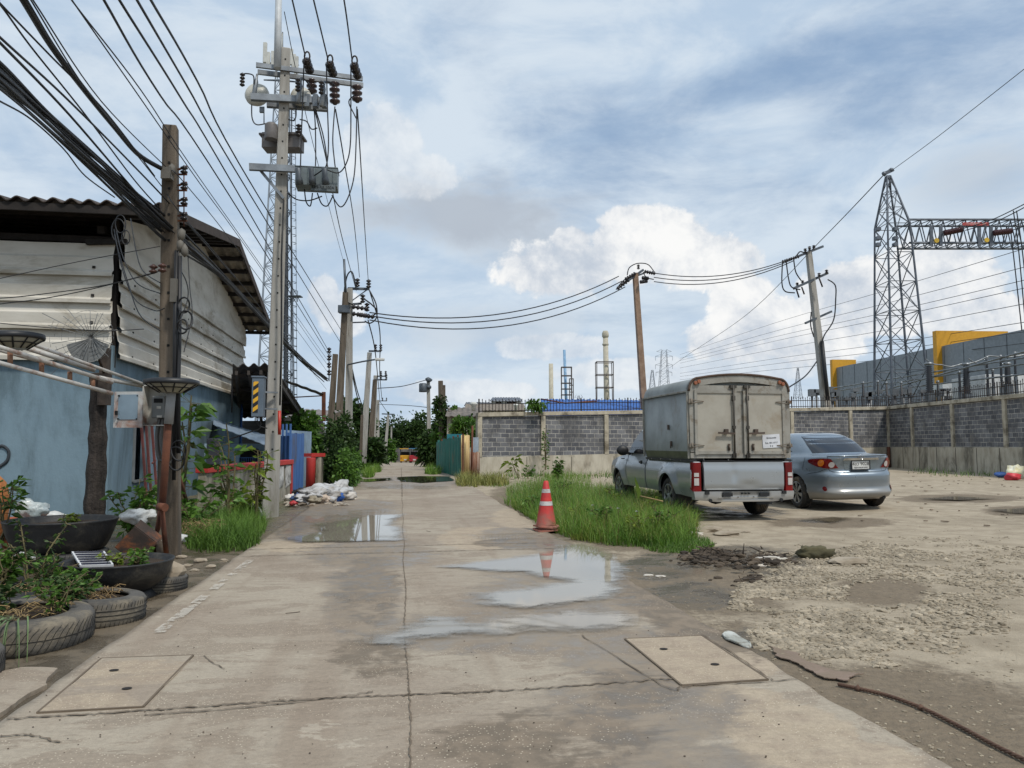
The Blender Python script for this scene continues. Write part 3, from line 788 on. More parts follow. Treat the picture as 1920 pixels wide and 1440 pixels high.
    # roof: corrugated front and back slopes
    def slope(u0, z0, u1, z1, th):
        m = MB(); n = int((WX + OH) / .035)
        def f(off):
            rows = []
            for (u, z) in ((u0, z0), (u1, z1)):
                rows.append([P(OH - (WX + OH) * i / n, u, z + off + .04 * cos(2 * pi * i / n * (WX + OH) / .29)) for i in range(n + 1)])
            return rows
        a, c = f(0), f(-th)
        vs = a[0] + a[1] + c[0] + c[1]; k = n + 1
        m.add(vs, [(i, i + 1, k + i + 1, k + i) for i in range(n)], True)
        m.add(vs, [(2 * k + i, 3 * k + i, 3 * k + i + 1, 2 * k + i + 1) for i in range(n)], True)
        m.add(vs, [(i, 2 * k + i, 2 * k + i + 1, i + 1) for i in range(n)] + [(k + i, k + i + 1, 3 * k + i + 1, 3 * k + i) for i in range(n)])
        m.add([vs[0], vs[k], vs[3 * k], vs[2 * k]], [(0, 1, 2, 3)])
        return m
    h = L * .5
    rf = slope(-.85, EF - .02, h, RZ, .02); r = t.part('roof', rf, roofm)
    rb = slope(h, RZ, L + .25, EB - .05, .02); t.part('back_slope', rb, under, r)
    pu = MB()
    for k in range(9):
        s_ = k / 8; u = h + s_ * (L + .2 - h); z = RZ + (EB - RZ) * s_ - .12
        pu.beam(P(OH - .02, u, z), P(-WX, u, z), .09, .11)
        u = -.7 + s_ * (h + .7); z = EF + (RZ - EF) * s_ - .12
        pu.beam(P(OH - .02, u, z), P(-WX, u, z), .09, .11)
    t.part('purlin', pu, timber, r)
    ba = MB()
    ba.beam(P(OH + .03, -.88, EF - .10), P(OH + .03, h, RZ - .05), .03, .2); ba.beam(P(OH + .03, h, RZ - .05), P(OH + .03, L + .27, EB - .12), .03, .2)
    pu2 = MB().beam(P(OH, -.78, EF - .15), P(-WX, -.78, EF - .15), .05, .14); t.part('fascia', pu2, timber, r)
    t.part('barge_board', ba, mat('weathered board', S(70, 60, 54), .9, bump=.3), r)
    tr = MB()
    for a in (-.3, -3, -6): tr.beam(P(a, 0, EF - .3), P(a, h, RZ - .3), .12, .14)
    for a in (-1.5, -4): tr.beam(P(a, 1, 5.0), P(a, 6, 6.0), .08)
    tr.beam(P(0, .2, 5.1), P(-WX, .2, 5.1), .12, .12)
    t.part('rafter', tr, timber, r)
    # blue conduit down the far front corner and the little black dado window
    cd = MB().tube([P(.05, 4.2, .1), P(.05, 4.2, 2.9)], .03, 6); cd.tube([P(.05, L - .1, .1), P(.05, L - .1, 2.9)], .04, 6)
    t.part('blue_conduit', cd, mat('blue pipe', S(52, 96, 158), .5, bump=0))
    hook = MB().tube(cr([P(-1.98, -.012, 1.12), P(-1.88, -.012, 1.22), P(-1.76, -.012, 1.26), P(-1.66, -.012, 1.16), P(-1.68, -.012, 1.0), P(-1.82, -.012, .88)], 6), .028, 5)
    t.part('painted_curl', hook, mat('black spray paint', S(60, 66, 72), .9, bump=0))
    return P, fv, dv
WP, WFV, WDV = warehouse()
# metal frames leaning in the warehouse window
t = T('iron_bars', 'rust red iron bars leaning in the dark window of the blue wall', 'iron bars', WP(.1, 1.9, .5))
m = MB()
for k, o in enumerate((0, .12, .3)):
    m.beam(WP(.20 + .06 * k, 1.7 + o, .02), WP(.10 + .03 * k, 1.2 + o * 1.6 + .2, 1.9), .045, .03)
m.beam(WP(.24, 1.8, .9), WP(.22, 2.1, .95), .03); m.beam(WP(.14, 1.5, 1.7), WP(.14, 1.95, 1.75), .03)
t.part('frame_bars', m, mat('faded red oxide', S(132, 76, 72), .8, col2=S(92, 60, 58)))
t = T('leaning_pole', 'thin brown pole propped diagonally behind the old utility pole', 'pole', W(352, 950, 11.5))
t.part('shaft', MB().tube([W(352, 948, 11.5), W(330, 872, 11.0)], .03, 6), M_RUST)

# ---------------------------------------------------------------- utility poles
def insul_spool(mb, p, h=.16, r=.05, ax=(0, 0, 1), n=10, discs=3):
    """a stack of porcelain discs"""
    ax = V(ax).normalized(); q = V((0, 0, 1)).rotation_difference(ax).to_matrix().to_4x4()
    prof = [(r * .35, 0)]
    for k in range(discs):
        z = h * (k + .1) / discs; dz = h / discs
        prof += [(r * .5, z), (r, z + dz * .25), (r * .95, z + dz * .5), (r * .45, z + dz * .75)]
    prof.append((r * .35, h))
    mb.lathe(prof, n, Matrix.Translation(V(p)) @ q)
def square_pole(name, lab, base, top, w0, w1, m, group=None, holes=True, up=None):
    t = T(name, lab, 'utility pole', base, group=group)
    up = up or V((SA, -CA, 0))
    mb = MB(); d = (top - base)
    mb.taper(base - d.normalized() * .25, top, w0, w1, up)
    t.part('shaft', mb, m, bevel=.02)
    if holes:
        hb = MB(); n = up.normalized(); x = d.normalized().cross(n).normalized()
        L = d.length
        for k in range(int(L / .32)):
            p = base + d.normalized() * (1.2 + k * .32)
            if (p - base).length > L - .1: break
            w = lerp(w0, w1, (p - base).length / L)
            R = Matrix((x, n, d.normalized())).transposed()
            hb.box(p - n * 0 + V((0, -w * .5 - .001, 0)) * 0 + n * (w * .5), (.028, .012, .028), R)
        t.part('bolt_hole', hb, M_DARK)
    return t
# the old pole by the planters
ob, ot = G(317, 1036), W(320, 237, 9.2)
OP = square_pole('utility_pole', 'old grey concrete pole crowded with cables beside the tyre planters', ob, ot, .25, .165, M_OLDPOLE, up=V((.25, -1, 0)))
m = MB(); k_ = MB()
for y in (318, 348, 377, 405):
    p = W(334, y, 9.2); q = W(345, y + 1, 9.15)
    k_.beam(p, W(350, y - 6, 9.15), .02); k_.beam(W(334, y + 9, 9.2), W(350, y + 9, 9.15), .02)
    insul_spool(m, W(345, y + 8, 9.15), .10, .045, discs=2)
k_.tube([W(345, 310, 9.15), W(345, 425, 9.15)], .008, 5)
OP.part('insulator_spool', m, M_PORC); OP.part('insulator_rack', k_, M_RUST)
m = MB()
for (x, y) in ((287, 507), (304, 505)): insul_spool(m, W(x, y + 6, 9.0), .11, .05, discs=2)
OP.part('porcelain_insulator', m, mat('red brown porcelain', S(86, 56, 46), .3, bump=0))
m = MB(); m.tube([W(331, 470, 9.05), W(328, 620, 9.0), W(326, 900, 9.0)], .022, 6); m.tube([W(337, 480, 9.05), W(336, 640, 9.05), W(334, 720, 9.0), W(335, 850, 9.0)], .026, 6)
OP.part('conduit_pipe', m, M_BLACK)
m = MB()
for (cx, cy, r, s_) in ((345, 572, 13, 1), (348, 600, 16, 2), (342, 612, 12, 3), (330, 860, 20, 6), (335, 845, 17, 7)):
    m.tube([W(cx + r * cos(a) * .8, cy + r * sin(a) * 1.1, 8.95 + .03 * sin(a * 2 + s_)) for a in [2 * pi * i / 20 for i in range(21)]], .011, 5, False)
OP.part('cable_coil', m, M_BLACK)
m = MB()
for (x, y) in ((322, 318), (338, 460), (346, 470), (340, 440)):
    m.blob(W(x, y, 9.05), (.05, .05, .09), x, .3, 1)
m.box(W(327, 545, 9.02), (.07, .08, .28)); m.box(W(314, 326, 9.05), (.12, .1, .14))
OP.part('cable_clamp', m, mat('grey clamp', S(104, 100, 92), .7))

# big concrete pole
mb_, mt_ = G(507, 966), W(536, 92, 14.1)
def MPt(t_): return mb_.lerp(mt_, t_)
MP = square_pole('utility_pole', 'tall pale concrete pole carrying a transformer and switchgear', mb_, mt_, .29, .17, M_POLE, up=V((.28, -1, 0)))
m = MB()
m.beam(W(480, 122, 13.85), W(680, 148, 14.45), .06, .085); m.beam(W(483, 135, 14.05), W(681, 160, 14.65), .06, .085)
MP.part('top_crossarm', m, M_GALV)
m = MB().beam(W(470, 182, 13.8), W(615, 190, 14.2), .1, .12); m.beam(W(500, 196, 14.1), W(615, 204, 14.4), .1, .1)
MP.part('middle_crossarm', m, M_GALV)
m = MB().beam(W(467, 313, 13.75), W(633, 321, 14.2), .09, .12)
MP.part('lower_crossarm', m, M_GALV)
m = MB().beam(W(487, 318, 13.9), W(532, 372, 14.0), .03, .05); MP.part('brace', m, M_GALV)
m = MB().tube([W(520, 128, 13.85), W(523, -30, 13.9)], [.07, .06], 6); MP.part('lightning_mast', m, mat('pale mast', S(200, 204, 206), .5, bump=.05))
m = MB(); Q = MB()
for (x0, y0, x1, y1) in ((574, 118, 582, 136), (617, 124, 626, 142), (663, 126, 672, 146)):
    a = W(x0, y0 - 6, 13.6); b = W(x1, y1, 14.0)
    insul_spool(m, a, (b - a).length, .085, b - a, 12, 3)
    Q.tube([W(x0 + 2 + 5 * cos(u), y0 - 12 + 9 * sin(u), 13.55) for u in [2 * pi * i / 14 for i in range(15)]], .016, 5, False)
MP.part('strain_insulator', m, M_PORC); MP.part('arcing_ring', Q, M_IRON)
m = MB()
for (x, y0, y1) in ((584, 148, 176), (627, 153, 196), (669, 159, 192)):
    a = W(x, y0, 14.4); b = W(x + 1, y1, 14.4); insul_spool(m, a, (b - a).length, .105, b - a, 12, 3 if x != 627 else 4)
MP.part('hanging_insulator', m, mat('dusky porcelain', S(74, 58, 56), .25, bump=0))
# switch bodies on the middle arm
m = MB()
for (x, y) in ((475, 165), (558, 172), (602, 178)):
    m.lathe([(.03, 0), (.045, .02), (.045, .34), (.025, .40), (.02, .5)], 8, Matrix.Translation(W(x, y + 22, 13.9)) @ Matrix.Rotation(.12, 4, 'Y'))
for x in (577, 592, 608): m.box(W(x, 190, 14.1), (.09, .12, .24))
MP.part('switch_body', m, M_GALV)
m = MB()
for (x, y) in ((454, 140), (558, 150), (602, 155)): insul_spool(m, W(x, y + 22, 13.85), .26, .05, (0, 0, 1), 10, 4)
MP.part('switch_insulator', m, M_PORC)
m = MB()
for (x, y, r) in ((482, 178, .23), (564, 182, .2)):
    m.lathe([(r * .3, -.12), (r * .8, -.10), (r, -.03), (r, .03), (r * .8, .1), (r * .3, .12)], 20, Matrix.Translation(W(x, y, 14.25)) @ Matrix.Rotation(pi / 2 - .2, 4, 'X'))
MP.part('disc_cover', m, mat('cream enamel', S(206, 204, 192), .45, bump=0))
# voltage transformer boxes
m = MB().box(W(531, 268, 14.35), (.72, .34, .30)); m.box(W(531, 258, 14.35), (.82, .4, .04)); m.lathe([(.12, 0), (.12, .28), (.08, .32)], 12, Matrix.Translation(W(508, 262, 14.0)))
x_ = MP.part('metering_box', m, mat('taupe enamel', S(118, 114, 112), .5, dirt=S(90, 84, 80)), bevel=.01)
m = MB()
for (x, y) in ((509, 252), (560, 256)): insul_spool(m, W(x, y, 14.1), .24, .06, (0, 0, 1), 10, 4)
MP.part('bushing', m, M_PORC, x_)
# transformer / load switch
c = W(595, 338, 14.05)
R = Matrix.Rotation(.16, 3, 'Z')
m = MB().box(c, (.76, .42, .34), R); m.box(c + V((0, 0, .18)), (.78, .44, .02), R)
for k in range(5): m.box(c + R @ V((-.3 + k * .15, -.215, 0)), (.02, .02, .3), R)
tr = MP.part('transformer', m, mat('grey green enamel', S(112, 122, 124), .5, col2=S(94, 104, 106), bump=.05), bevel=.012)
m = MB()
for x in (562, 586, 611): m.lathe([(.07, 0), (.06, .12), (.045, .14), (.05, .3)], 10, Matrix.Translation(W(x, 346, 13.75)) @ Matrix.Rotation(.5, 4, 'X'))
MP.part('bushing', m, M_GALVD, tr)
sg = c + R @ V((.13, -.225, -.21)); m = MB().box(sg, (.44, .02, .13), R)
MP.part('name_board', m, mat('board grey', S(104, 114, 118), .6, bump=0), tr)
tm = text_mb('LBS-RF 100A', .075, .002, Matrix.Translation(sg + R @ V((0, -.013, 0))) @ R.to_4x4() @ Matrix.Rotation(pi / 2, 4, 'X'))
MP.part('lettering', tm, mat('board letters', S(44, 52, 58), .6, bump=0), tr)
# jumper leads
m = MB()
J = [[(570, 113, 13.6), (568, 180, 13.75), (565, 260, 13.8), (563, 330, 13.75)],
     [(612, 122, 13.6), (614, 200, 13.7), (616, 270, 13.7), (612, 310, 13.7), (600, 322, 13.7), (588, 330, 13.75)],
     [(658, 126, 13.7), (658, 200, 13.8), (657, 270, 13.8), (650, 305, 13.8), (635, 324, 13.8), (612, 318, 13.75)],
     [(586, 182, 14.3), (591, 230, 14.25), (592, 300, 14.2), (590, 322, 14.1)],
     [(628, 200, 14.4), (624, 260, 14.3), (627, 300, 14.2), (630, 322, 14.1)],
     [(590, 200, 14.3), (605, 250, 14.2), (612, 290, 14.2), (614, 316, 14.1)],
     [(669, 200, 14.4), (668, 260, 14.4), (664, 330, 14.3), (652, 372, 14.2), (638, 388, 14.2), (622, 366, 14.1)],
     [(571, 355, 14.0), (574, 378, 14.0), (582, 386, 14.0), (586, 362, 14.0)],
     [(595, 362, 14.0), (603, 382, 14.0), (614, 386, 14.0), (623, 370, 14.0)],
     [(540, 362, 14.0), (556, 374, 14.0), (580, 376, 14.0), (604, 368, 14.0)],
     [(454, 140, 13.8), (462, 138, 13.8), (475, 142, 13.8), (476, 158, 13.85)],
     [(472, 196, 13.9), (473, 222, 13.9), (482, 234, 13.9), (505, 230, 14.0)],
     [(555, 200, 14.0), (555, 218, 14.0), (550, 226, 14.0), (541, 224, 14.0)],
     [(562, 224, 14.1), (575, 228, 14.1), (584, 242, 14.1), (595, 240, 14.1)],
     [(560, 150, 14.0), (566, 146, 14.0), (574, 152, 14.0), (583, 165, 14.2)],
     [(600, 160, 14.0), (606, 154, 14.0), (618, 154, 14.0), (628, 160, 14.2)],
     [(669, 176, 14.4), (654, 190, 14.4), (664, 214, 14.4), (668, 222, 14.4)]]
for q in J: m.tube(cr([W(*p) for p in q], 6), .0125, 5)
MP.part('jumper_cable', m, M_BLACK)
m = MB().tube([W(532, 375, 13.9), W(528, 480, 13.85), W(528, 640, 13.85), W(525, 760, 13.85)], .018, 5)
MP.part('earth_cable', m, M_BLACK)
# rods near the foot
m = MB().tube([W(524, 770, 13.8), W(524, 815, 13.8)], .03, 6); MP.part('red_marker', m, mat('red reflective', S(200, 62, 44), .4, bump=0))
# grey equipment cabinet with hazard stripes
cc = W(485, 745, 13.7)
EC = T('equipment_cabinet', 'blue grey cabinet with black and yellow hazard stripes on the tall pole', 'cabinet', cc)
R = Matrix.Rotation(.12, 3, 'Z')
m = MB().box(cc, (.20, .22, .70), R); m.box(cc + V((0, 0, .36)), (.23, .25, .03), R)
EC.part('case', m, mat('blue grey enamel', S(98, 110, 122), .5, col2=S(84, 96, 108), bump=.05), bevel=.008)
hz, nb = newmat('hazard stripe'); o = nb.obj(); s_ = nb.node('ShaderNodeSeparateXYZ', {0: o})
w_ = nb.m('FRACT', nb.m('MULTIPLY', nb.m('ADD', s_.outputs[2], nb.m('MULTIPLY', s_.outputs[0], -.75)), 6.6))
nb.i('Base Color', nb.mix(nb.m('GREATER_THAN', w_, .5), S(30, 30, 32), S(222, 168, 40))); nb.i('Roughness', .5)
m = MB().box(cc + R @ V((-.03, -.114, 0)), (.085, .006, .55), R); EC.part('hazard_sticker', m, hz)
m = MB().tube(cr([cc + V((.03, 0, -.36)), cc + V((.03, .02, -.55)), cc + V((-.15, .02, -.62)), cc + V((-.55, .1, -.75))], 6), .012, 5); m.tube(cr([cc + V((0, 0, -.36)), cc + V((.0, .02, -.5)), cc + V((.16, .02, -.55))], 6), .012, 5)
EC.part('cable_tail', m, M_BLACK)
m = MB().beam(cc + V((.05, .05, .1)), cc + V((.25, .25, .1)), .05, .03); m.beam(cc + V((.05, .05, -.2)), cc + V((.25, .25, -.2)), .05, .03); EC.part('bracket', m, M_GALV)

# ---------------------------------------------------------------- meter box on the old pole
mc = W(291, 760, 9.0)
MX = T('meter_box', 'open rusty white meter box with its door swung left', 'meter box', mc)
white = mat('chalky white paint', S(200, 198, 190), .7, col2=S(170, 168, 160), dirt=S(126, 74, 44), damt=.35, dscale=3, bump=.1)
m = MB()
hw, hh, dp = .155, .24, .16
for a, b_ in (((-hw, 0, -hh), (-hw + .012, dp, hh)), ((hw - .012, 0, -hh), (hw, dp, hh)), ((-hw, 0, hh - .012), (hw, dp, hh)), ((-hw, 0, -hh), (hw, dp, -hh + .012)), ((-hw, dp - .012, -hh), (hw, dp, hh))):
    m.box2(mc + V(a), mc + V(b_))
MX.part('case', m, white)
dcn = W(241, 768, 8.95)
m = MB().box(dcn, (.35, .02, .42), Matrix.Rotation(-.1, 3, 'Z')); d_ = MX.part('door', m, mat('rust edged white paint', S(196, 198, 196), .7, col2=S(166, 166, 162), dirt=S(140, 78, 40), damt=.6, dscale=2.6, bump=.15))
m = MB().box(dcn + V((.0, -.015, .03)), (.24, .006, .29), Matrix.Rotation(-.1, 3, 'Z')); MX.part('glass_pane', m, mat('pale dusty glass', S(132, 152, 166), .25, bump=0), d_)
m = MB().box(dcn + V((-.13, -.025, -.04)), (.02, .03, .05)); 
for sx_ in (-.11, .11):
    for sz_ in (-.11, .16): m.box(dcn + V((sx_, -.02, sz_)), (.014, .02, .018))
MX.part('latch', m, M_DARK, d_)
mm = mc + V((.035, .05, -.02))
m = MB().box(mm, (.16, .1, .26)); mt2 = MX.part('meter', m, mat('meter grey', S(118, 120, 118), .5, bump=.05), bevel=.012)
m = MB().box(mm + V((0, -.053, .075)), (.10, .006, .05)); MX.part('display', m, M_DARK, mt2)
m = MB().box(mm + V((0.01, -.053, -.005)), (.05, .006, .03)); m.box(mm + V((0.02, -.053, -.11)), (.06, .006, .025)); MX.part('sticker', m, white, mt2)
m = MB().tube(cr([mm + V((0, 0, -.13)), mm + V((-.02, -.02, -.35)), mm + V((.03, -.05, -.6)), mm + V((.1, -.04, -.62))], 6), .02, 6); m.tube(cr([mm + V((.04, 0, -.13)), mm + V((.03, -.02, -.4)), mm + V((.12, -.05, -.66)), mm + V((.2, 0, -.6))], 6), .02, 6)
MX.part('meter_cable', m, mat('grey flex', S(90, 88, 84), .6, bump=0))

# ---------------------------------------------------------------- round solar lamps
def disc_lamp(name, lab, c, r, foot=None, tilt=0.0):
    t = T(name, lab, 'lamp', foot if foot is not None else c)
    M = Matrix.Translation(c) @ Matrix.Rotation(tilt, 4, 'Y')
    m = MB().lathe([(r * .2, .05), (r * .8, .045), (r, .03), (r * 1.02, 0), (r, -.02), (r * .94, -.02)], 36, M)
    t.part('lamp_head', m, mat('black lamp plastic', S(36, 38, 42), .45, bump=0))
    m = MB().lathe([(r * .94, -.015), (r * .7, -.055), (r * .46, -.10), (r * .4, -.11)], 36, M); t.part('diffuser', m, mat('ribbed lamp lens', S(170, 166, 150), .35, col2=S(130, 126, 110), bump=0))
    m = MB()
    for k in range(12):
        a = 2 * pi * k / 12
        m.tube([M @ V((r * .95 * cos(a), r * .95 * sin(a), -.018)), M @ V((r * .45 * cos(a), r * .45 * sin(a), -.108))], .008, 4)
    m.tube([M @ V((r * .7 * cos(a), r * .7 * sin(a), -.058)) for a in [2 * pi * i / 30 for i in range(31)]], .007, 4, False)
    t.part('lens_rib', m, M_BLACK)
    return t
lf = G(297, 1034); lc = W(322, 718, 8.75)
SL = disc_lamp('solar_lamp', 'round flat solar lamp on a rusty pipe leaning by the old pole', lc, .295, lf)
m = MB().tube([lc - V((0, 0, .08)), W(316, 795, 8.75)], .05, 12); SL.part('neck_pipe', m, mat('grey painted pipe', S(150, 150, 148), .6, bump=.1))
m = MB().tube([W(316, 780, 8.75), W(308, 900, 8.9), lf], .042, 12); SL.part('post', m, M_RUST)
m = MB().tube([W(303, 950, 8.95), G(312, 1040)], .03, 8); m.tube([W(303, 950, 8.95), G(288, 1034)], .03, 8)
m.tube([W(298, 950, 8.9), W(310, 952, 8.85)], .047, 10)
SL.part('foot_strut', m, M_RUST)
disc_lamp('solar_lamp', 'second round lamp head lying on the white pipe frame at the left edge', W(26, 634, 7.6), .27, None, -.06)

# ---------------------------------------------------------------- white pipe frame on a charred post
PF = T('pipe_frame', 'rust speckled white pipe trusses sloping down to the charred post', 'pipe frame', W(150, 700, 8.2))
wp = mat('rusting white pipe', S(198, 196, 190), .6, col2=S(160, 154, 146), dirt=S(128, 84, 56), damt=.45, dscale=5, bump=.15)
m = MB()
for (x0, y0, d0, x1, y1, d1, r) in ((-60, 632, 7.0, 211, 717, 8.3, .022), (-60, 664, 7.0, 211, 738, 8.3, .022), (-60, 617, 8.0, 178, 694, 9.0, .028), (52, 642, 8.0, 282, 725, 9.6, .02), (186, 708, 8.9, 276, 725, 9.6, .026), (-60, 640, 7.8, 120, 690, 8.7, .02)):
    m.tube([W(x0, y0, d0), W(x1, y1, d1)], r, 8)
PF.part('long_pipe', m, wp)
m = MB()
for (x, y0, y1, d) in ((19, 660, 684, 7.4), (78, 680, 702, 7.68), (131, 697, 716, 7.93), (174, 710, 728, 8.12)):
    m.tube([W(x, y0, d), W(x, y1, d)], .024, 8)
PF.part('cross_bar', m, mat('rusted cross bar', S(150, 116, 90), .8, dirt=S(112, 62, 40), damt=.8, dscale=6))
WPo = T('wooden_post', 'charred black wooden post in front of the blue wall', 'post', G(180, 972))
rng = random.Random(4); m = MB()
pts = [V((p.x + .03 * noise.noise(V((i, 0, 0))), p.y, p.z)) for i, p in enumerate([W(180, 985, 12.2), W(178, 940, 12.2), W(183, 850, 12.2), W(184, 780, 12.2), W(183, 700, 12.2)])]
m.tube(cr(pts, 5), [.17 - .003 * i + .012 * sin(i * 1.7) for i in range(21)], 9)
WPo.part('trunk', m, mat('charred wood', S(64, 56, 50), 1, col2=S(34, 30, 28), streak=(5, 5, .5), bump=.9, bscale=14, bdist=.04))
m = MB().box(W(196, 730, 12.1), (.15, .14, .5)); m.box(W(197, 682, 12.2), (.12, .12, .5))
WPo.part('packing_block', m, mat('dark timber block', S(76, 66, 58), .95, col2=S(44, 38, 34), bump=.5))
# ragged wire umbrella dish
WD = T('wire_dish', 'tattered wire mesh dish in front of the siding corner', 'wire dish', W(172, 633, 11.6))
m = MB(); rng = random.Random(9)
hub = W(172, 633, 11.7)
for k in range(26):
    a = 2 * pi * k / 26 + rng.uniform(-.05, .05); Lr = rng.uniform(.42, .68) * (1.15 if 2.6 < a < 4.2 else .75)
    e = hub + V((cos(a) * Lr, -.22 * Lr / .6, sin(a) * Lr)); m.tube([hub, hub.lerp(e, .5) + V((0, -.02, 0)), e], .0045, 4)
for rr in (.12, .2, .28, .36, .44, .5):
    for k in range(40):
        if rng.random() < .28: continue
        a0, a1 = 2 * pi * k / 40, 2 * pi * (k + 1) / 40
        R_ = rr * (1.1 if 2.6 < a0 < 4.2 else .8)
        m.tube([hub + V((cos(a) * R_, -.3 * R_, sin(a) * R_)) for a in (a0, a1)], .003, 3)
WD.part('wire_mesh', m, mat('dull wire', S(136, 138, 138), .5, metal=.5, bump=0))
m = MB().grid(lambda u, v: hub + V((cos(pi * 1.1 + u * pi * .8) * .34 * v, -.3 * .34 * v, sin(pi * 1.1 + u * pi * .8) * .40 * v)), 20, 4)
WD.part('torn_panel', m, mat('grey gauze', S(122, 124, 122), .8, col2=S(96, 98, 98), bump=.2))
m = MB().tube([hub, W(195, 700, 11.9)], .02, 6); WD.part('stalk', m, M_IRON)

# ---------------------------------------------------------------- tyres, bowls and pots
def tyre(name, lab, c, R, h, tilt=(0, 0), m=None, tread=1, soil=True, seed=1, group='old tyres used as planters', hole=.62):
    t = T(name, lab, 'tyre planter', c, group=group)
    M = Matrix.Translation(V(c)) @ Matrix.Rotation(tilt[0], 4, 'X') @ Matrix.Rotation(tilt[1], 4, 'Y')
    rng = random.Random(seed); n = 96
    prof = [(hole, .02), (hole + .03, 0), (.82, 0), (.93, .04), (.985, .16), (1.0, .34), (1.005, .5), (1.0, .66), (.985, .84), (.93, .95), (.82, 1.0), (hole + .04, 1.0), (hole, .95), (hole + .02, .9)]
    vs = []
    for (r, z) in prof:
        for k in range(n):
            a = 2 * pi * k / n; rr = R * r
            if .1 < z < .9 and r > .95:
                if tread == 1: rr -= .004 * (((k + int(z * 14)) % 4) == 0) + (.004 if abs(z - .5) < .02 else 0)
                elif tread == 2: rr -= .005 * (k % 3 == 0 and (z < .3 or z > .7)) + .004 * (abs(z - .5) < .17)
            vs.append(M @ V((rr * cos(a), rr * sin(a), h * z)))
    np_ = len(prof)
    b = MB().add(vs, [(i * n + k, i * n + (k + 1) % n, (i + 1) * n + (k + 1) % n, (i + 1) * n + k) for i in range(np_ - 1) for k in range(n)], True)
    t.part('tyre_body', b, m or M_RUBBER)
    if tread:
        g = MB()
        for z in ((.34, .5, .66) if tread == 2 else (.5,)):
            g.tube([M @ V((R * 1.002 * cos(a), R * 1.002 * sin(a), h * z)) for a in [2 * pi * i / 64 for i in range(65)]], .0022, 4, False)
        if tread == 1:
            for k in range(60):
                a = 2 * pi * k / 60
                g.tube([M @ V((R * 1.002 * cos(a + d_), R * 1.002 * sin(a + d_), h * z)) for d_, z in ((0, .52), (.05, .7), (.13, .86))], .0016, 3)
                g.tube([M @ V((R * 1.002 * cos(a + d_), R * 1.002 * sin(a + d_), h * z)) for d_, z in ((0, .48), (-.05, .3), (-.1, .16))], .0016, 3)
        else:
            for k in range(70):
                a = 2 * pi * k / 70
                for z0, z1 in ((.1, .27), (.73, .9)):
                    g.tube([M @ V((R * 1.0 * cos(a + d_), R * 1.0 * sin(a + d_), h * z)) for d_, z in ((0, z0), (.02, z1))], .002, 3)
        t.part('tread_groove', g, mat('tread groove', S(34, 33, 31), .95, bump=0))
    if soil:
        s_ = MB().grid(lambda u, v: M @ V((R * (hole + .02) * v * cos(2 * pi * u), R * (hole + .02) * v * sin(2 * pi * u), h * (.8 + .12 * noise.noise(V((u * 5, v * 4, seed)))))), 32, 6)
        t.part('soil', s_, M_SOIL)
    return t
def bowl(name, lab, c, R, h, seed=1, pf=(.66, .70, .84, .93, .97)):
    """a truck tyre turned inside out into a bowl"""
    t = T(name, lab, 'tyre planter', c, group='old tyres used as planters')
    M = Matrix.Translation(V(c))
    prof = [(.58, 0), (pf[0], .02), (pf[1], .10), (pf[2], .3), (pf[3], .55), (pf[4], .8), (.985, .92), (1.0, .96), (1.0, 1.0), (.95, 1.0), (.93, .94), (.88, .7), (.6, .55)]
    b = MB().lathe([(r * R, z * h) for r, z in prof], 72, M, cap=False, wob=lambda a, z: 1 + .012 * noise.noise(V((cos(a) * 2, sin(a) * 2, seed))) + .006 * sin(a * 31) * (z > .9 * h))
    t.part('bowl_body', b, M_BLKRUB)
    b = MB().lathe([(.45 * R, -.07), (.66 * R, -.08), (.70 * R, -.06), (.52 * R, .02)], 40, M); t.part('flared_foot', b, M_BLKRUB)
    s_ = MB().grid(lambda u, v: M @ V((R * .93 * v * cos(2 * pi * u), R * .93 * v * sin(2 * pi * u), h * (.80 + .08 * noise.noise(V((u * 6, v * 5, seed)))))), 40, 8)
    t.part('soil', s_, M_SOIL)
    return t
PL = {}
def gl(px, py, z=None): p = G(px, py); p.z = gz(p.x, p.y) if z is None else z; return p
c1 = V((-3.27, 5.25, -.03)); tyre('tyre_planter', 'large tyre planter with trailing grass nearest the road at left', c1, .42, .22, (.03, .04), tread=1, seed=1)
c2 = V((-3.13, 5.88, -.03)); tyre('tyre_planter', 'tyre planter with fine tread ribs full of dead twigs', c2, .345, .205, (-.02, .05), tread=2, seed=2)
c3 = V((-3.22, 7.1, -.03)); tyre('tyre_planter', 'small tyre with a pale rock on it under the bowl planter', c3, .25, .15, (0, .05), tread=2, seed=3, soil=False)
c4 = V((-4.97, 8.6, -.04)); tyre('tyre_planter', 'dark tyre lying under the tall black bowl', c4, .46, .18, (0, 0), tread=2, seed=4, soil=False, m=M_BLKRUB)
c5 = V((-3.19, 4.4, -.03)); tyre('tyre_planter', 'dusty tyre cut off by the left edge of the photo', c5, .3, .18, (0, 0), tread=1, seed=5, soil=False)
c6 = V((-3.85, 6.2, -.03)); tyre('tyre_planter', 'dark flattened tyre with scraps between the bowls and the front tyre', c6, .4, .2, (0, 0), tread=0, seed=6, m=M_BLKRUB)
b1 = V((-3.41, 6.75, .05)); bowl('tyre_planter', 'wide black bowl planter holding a small solar panel', b1, .45, .25, 1)
b2 = V((-4.99, 8.6, .13)); bowl('tyre_planter', 'tall black bowl planter standing on a tyre before the blue wall', b2, .565, .34, 2, (.74, .80, .86, .92, .97))
